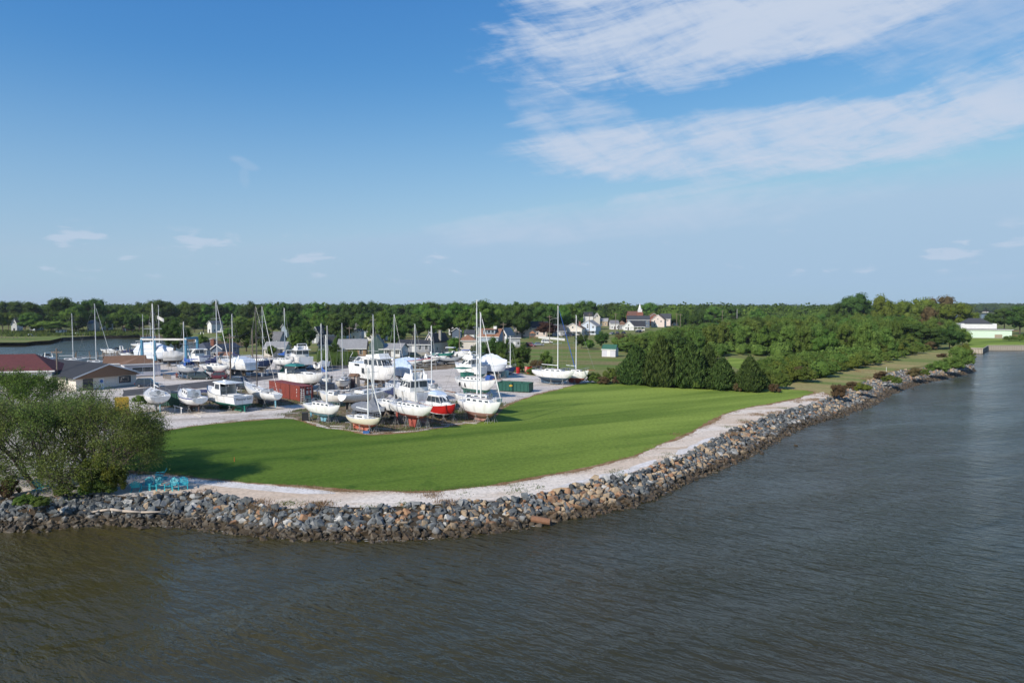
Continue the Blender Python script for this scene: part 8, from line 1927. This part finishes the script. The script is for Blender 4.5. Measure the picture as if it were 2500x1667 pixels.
# turquoise garden chairs
m_tq = pm('turquoise_paint', (.035,.42,.48), .55, var=.08)
def garden_chair():
    r = empty('garden_chair', (0,0,0)); out = [r]; kids = []
    for i in range(7):                                         # fan of back slats
        a = (i-3)*.03; h = .98-.035*abs(i-3)**1.5; x = (i-3)*.085
        b = MB(); b.quad8([(x-.041,.18,.36),(x+.041,.18,.36),(x+.041,.20,.36),(x-.041,.20,.36),(x+a*.9-.04,.48,h),(x+a*.9+.04,.48,h),(x+a*.9+.04,.50,h),(x+a*.9-.04,.50,h)]); kids.append(b.build('back_slat', m_tq, r))
    for i in range(5):
        b = MB(); y = .12-i*.11; z = .33+i*.018; b.box(-.28, .28, y-.048, y+.048, z, z+.022); kids.append(b.build('seat_slat', m_tq, r))
    for s in (1, -1):
        b = MB(); b.box(s*.36-.06, s*.36+.06, -.42, .34, .56, .585); kids.append(b.build('arm', m_tq, r))
        b = MB(); b.box(s*.34-.04, s*.34+.04, -.38, -.35, 0, .56); kids.append(b.build('front_leg', m_tq, r))
        b = MB(); b.quad8([(s*.31-.015,-.36,.22),(s*.31+.015,-.36,.22),(s*.31+.015,.52,0),(s*.31-.015,.52,0),(s*.31-.015,-.36,.36),(s*.31+.015,-.36,.36),(s*.31+.015,.55,.10),(s*.31-.015,.55,.10)]); kids.append(b.build('back_leg', m_tq, r))
    return r, kids
gc, kids = garden_chair()
CH = [(418,1196,-8,'turquoise garden chair facing the water square on, second from the water end of the row'), (447,1194,24,'turquoise garden chair farthest from the trees'), (392,1170,-70,'turquoise garden chair turned aside, set back near the lawn'), (360,1195,6,'turquoise garden chair half under the drooping tree'), (380,1195,-10,'turquoise garden chair just clear of the drooping tree'), (332,1199,200,'turquoise garden chair nearest the drooping tree, turned with its back to the water'), (100,1196,80,'turquoise garden chair in the shade behind the forked trunk')]
for i, (px, py, yw, lab) in enumerate(CH):
    p = G(px, py)
    if i == 0: gc.location = p; gc.rotation_euler = (0,0,R(yw)); tag(gc, lab, 'garden chair', 'turquoise garden chairs'); gc.scale = (1.05,1.05,1.05)
    else: copy_thing(gc, kids, p, R(yw), lab)
p = G(150, 1188); r = empty('picnic_bench', p, R(20), 'brown garden bench under the paired shore trees', 'bench')
b = MB(); [b.box(-.8, .8, y-.05, y+.05, .44, .47) for y in (-.2,-.07,.06,.19)]; b.build('seat', m_block, r); b = MB(); [b.box(-.8, .8, .27, .30, z, z+.1) for z in (.6,.75,.9)]; b.build('backrest', m_block, r)
for x in (-.7, .7): b = MB(); b.box(x-.04, x+.04, -.25, .25, 0, .44); b.build('leg', m_block, r)
# white pole posts and flag on the tall marina mast
b = MB(); f0 = AT(383, 770, 200); vs_ = []
for i in range(7):
    for j in (0, 1): vs_.append((i*.33, .12*math.sin(i*1.1), -i*.16-j*1.0))
b.add(vs_, [(2*i, 2*i+2, 2*i+3, 2*i+1) for i in range(6)]); 
tag(b.build('mast_flag', m_old, None, loc=f0), 'pale flag flying from the tall mast above the wrapped hull', 'flag')
# overhead wires
def wire(a, c, sag, label):
    b = MB(); pts = []
    for i in range(13): t = i/12; p = a.lerp(c, t); p.z -= sag*4*t*(1-t); pts.append(p-a)
    b.path(pts, .025, 4); tag(b.build('overhead_wire', m_dark, None, loc=a), label, 'cable', 'overhead wires')
P1 = Vector((G(141,948).x, G(141,948).y, AT(132,855,G(141,948).y).z)); P2 = Vector((G(563,925).x, G(563,925).y, AT(562,822,G(563,925).y).z)); P3 = Vector((G(617,895).x, G(617,895).y, AT(617,806,G(617,895).y).z)); P4_ = Vector((G(800,905).x, G(800,905).y, AT(800,800,G(800,905).y).z))
wire(P1, P2, 1.2, 'wire from the office pole to the pole by the lane'); wire(P2, P3, .5, 'wire from the lane pole to the pole behind the express cruiser'); wire(P3, P4_, .8, 'wire from the cruiser pole to the grey pole')

# ------------------------------------------------------------------ air
hzm = bpy.data.materials.new('haze'); hzm.use_nodes = True; T = NT(hzm.node_tree); T.t.nodes.clear()
o_ = T.n('ShaderNodeOutputMaterial'); v_ = T.n('ShaderNodeVolumePrincipled'); v_.inputs['Color'].default_value = (.80,.88,1,1); v_.inputs['Density'].default_value = HAZE; v_.inputs['Anisotropy'].default_value = .1
T.l(v_.outputs[0], o_.inputs['Volume'])
b = MB(); b.box(-6200, 6200, -520, 9100, -1.8, 32)
if HAZE: tag(b.build('haze', hzm), 'thin summer haze', kind='stuff')
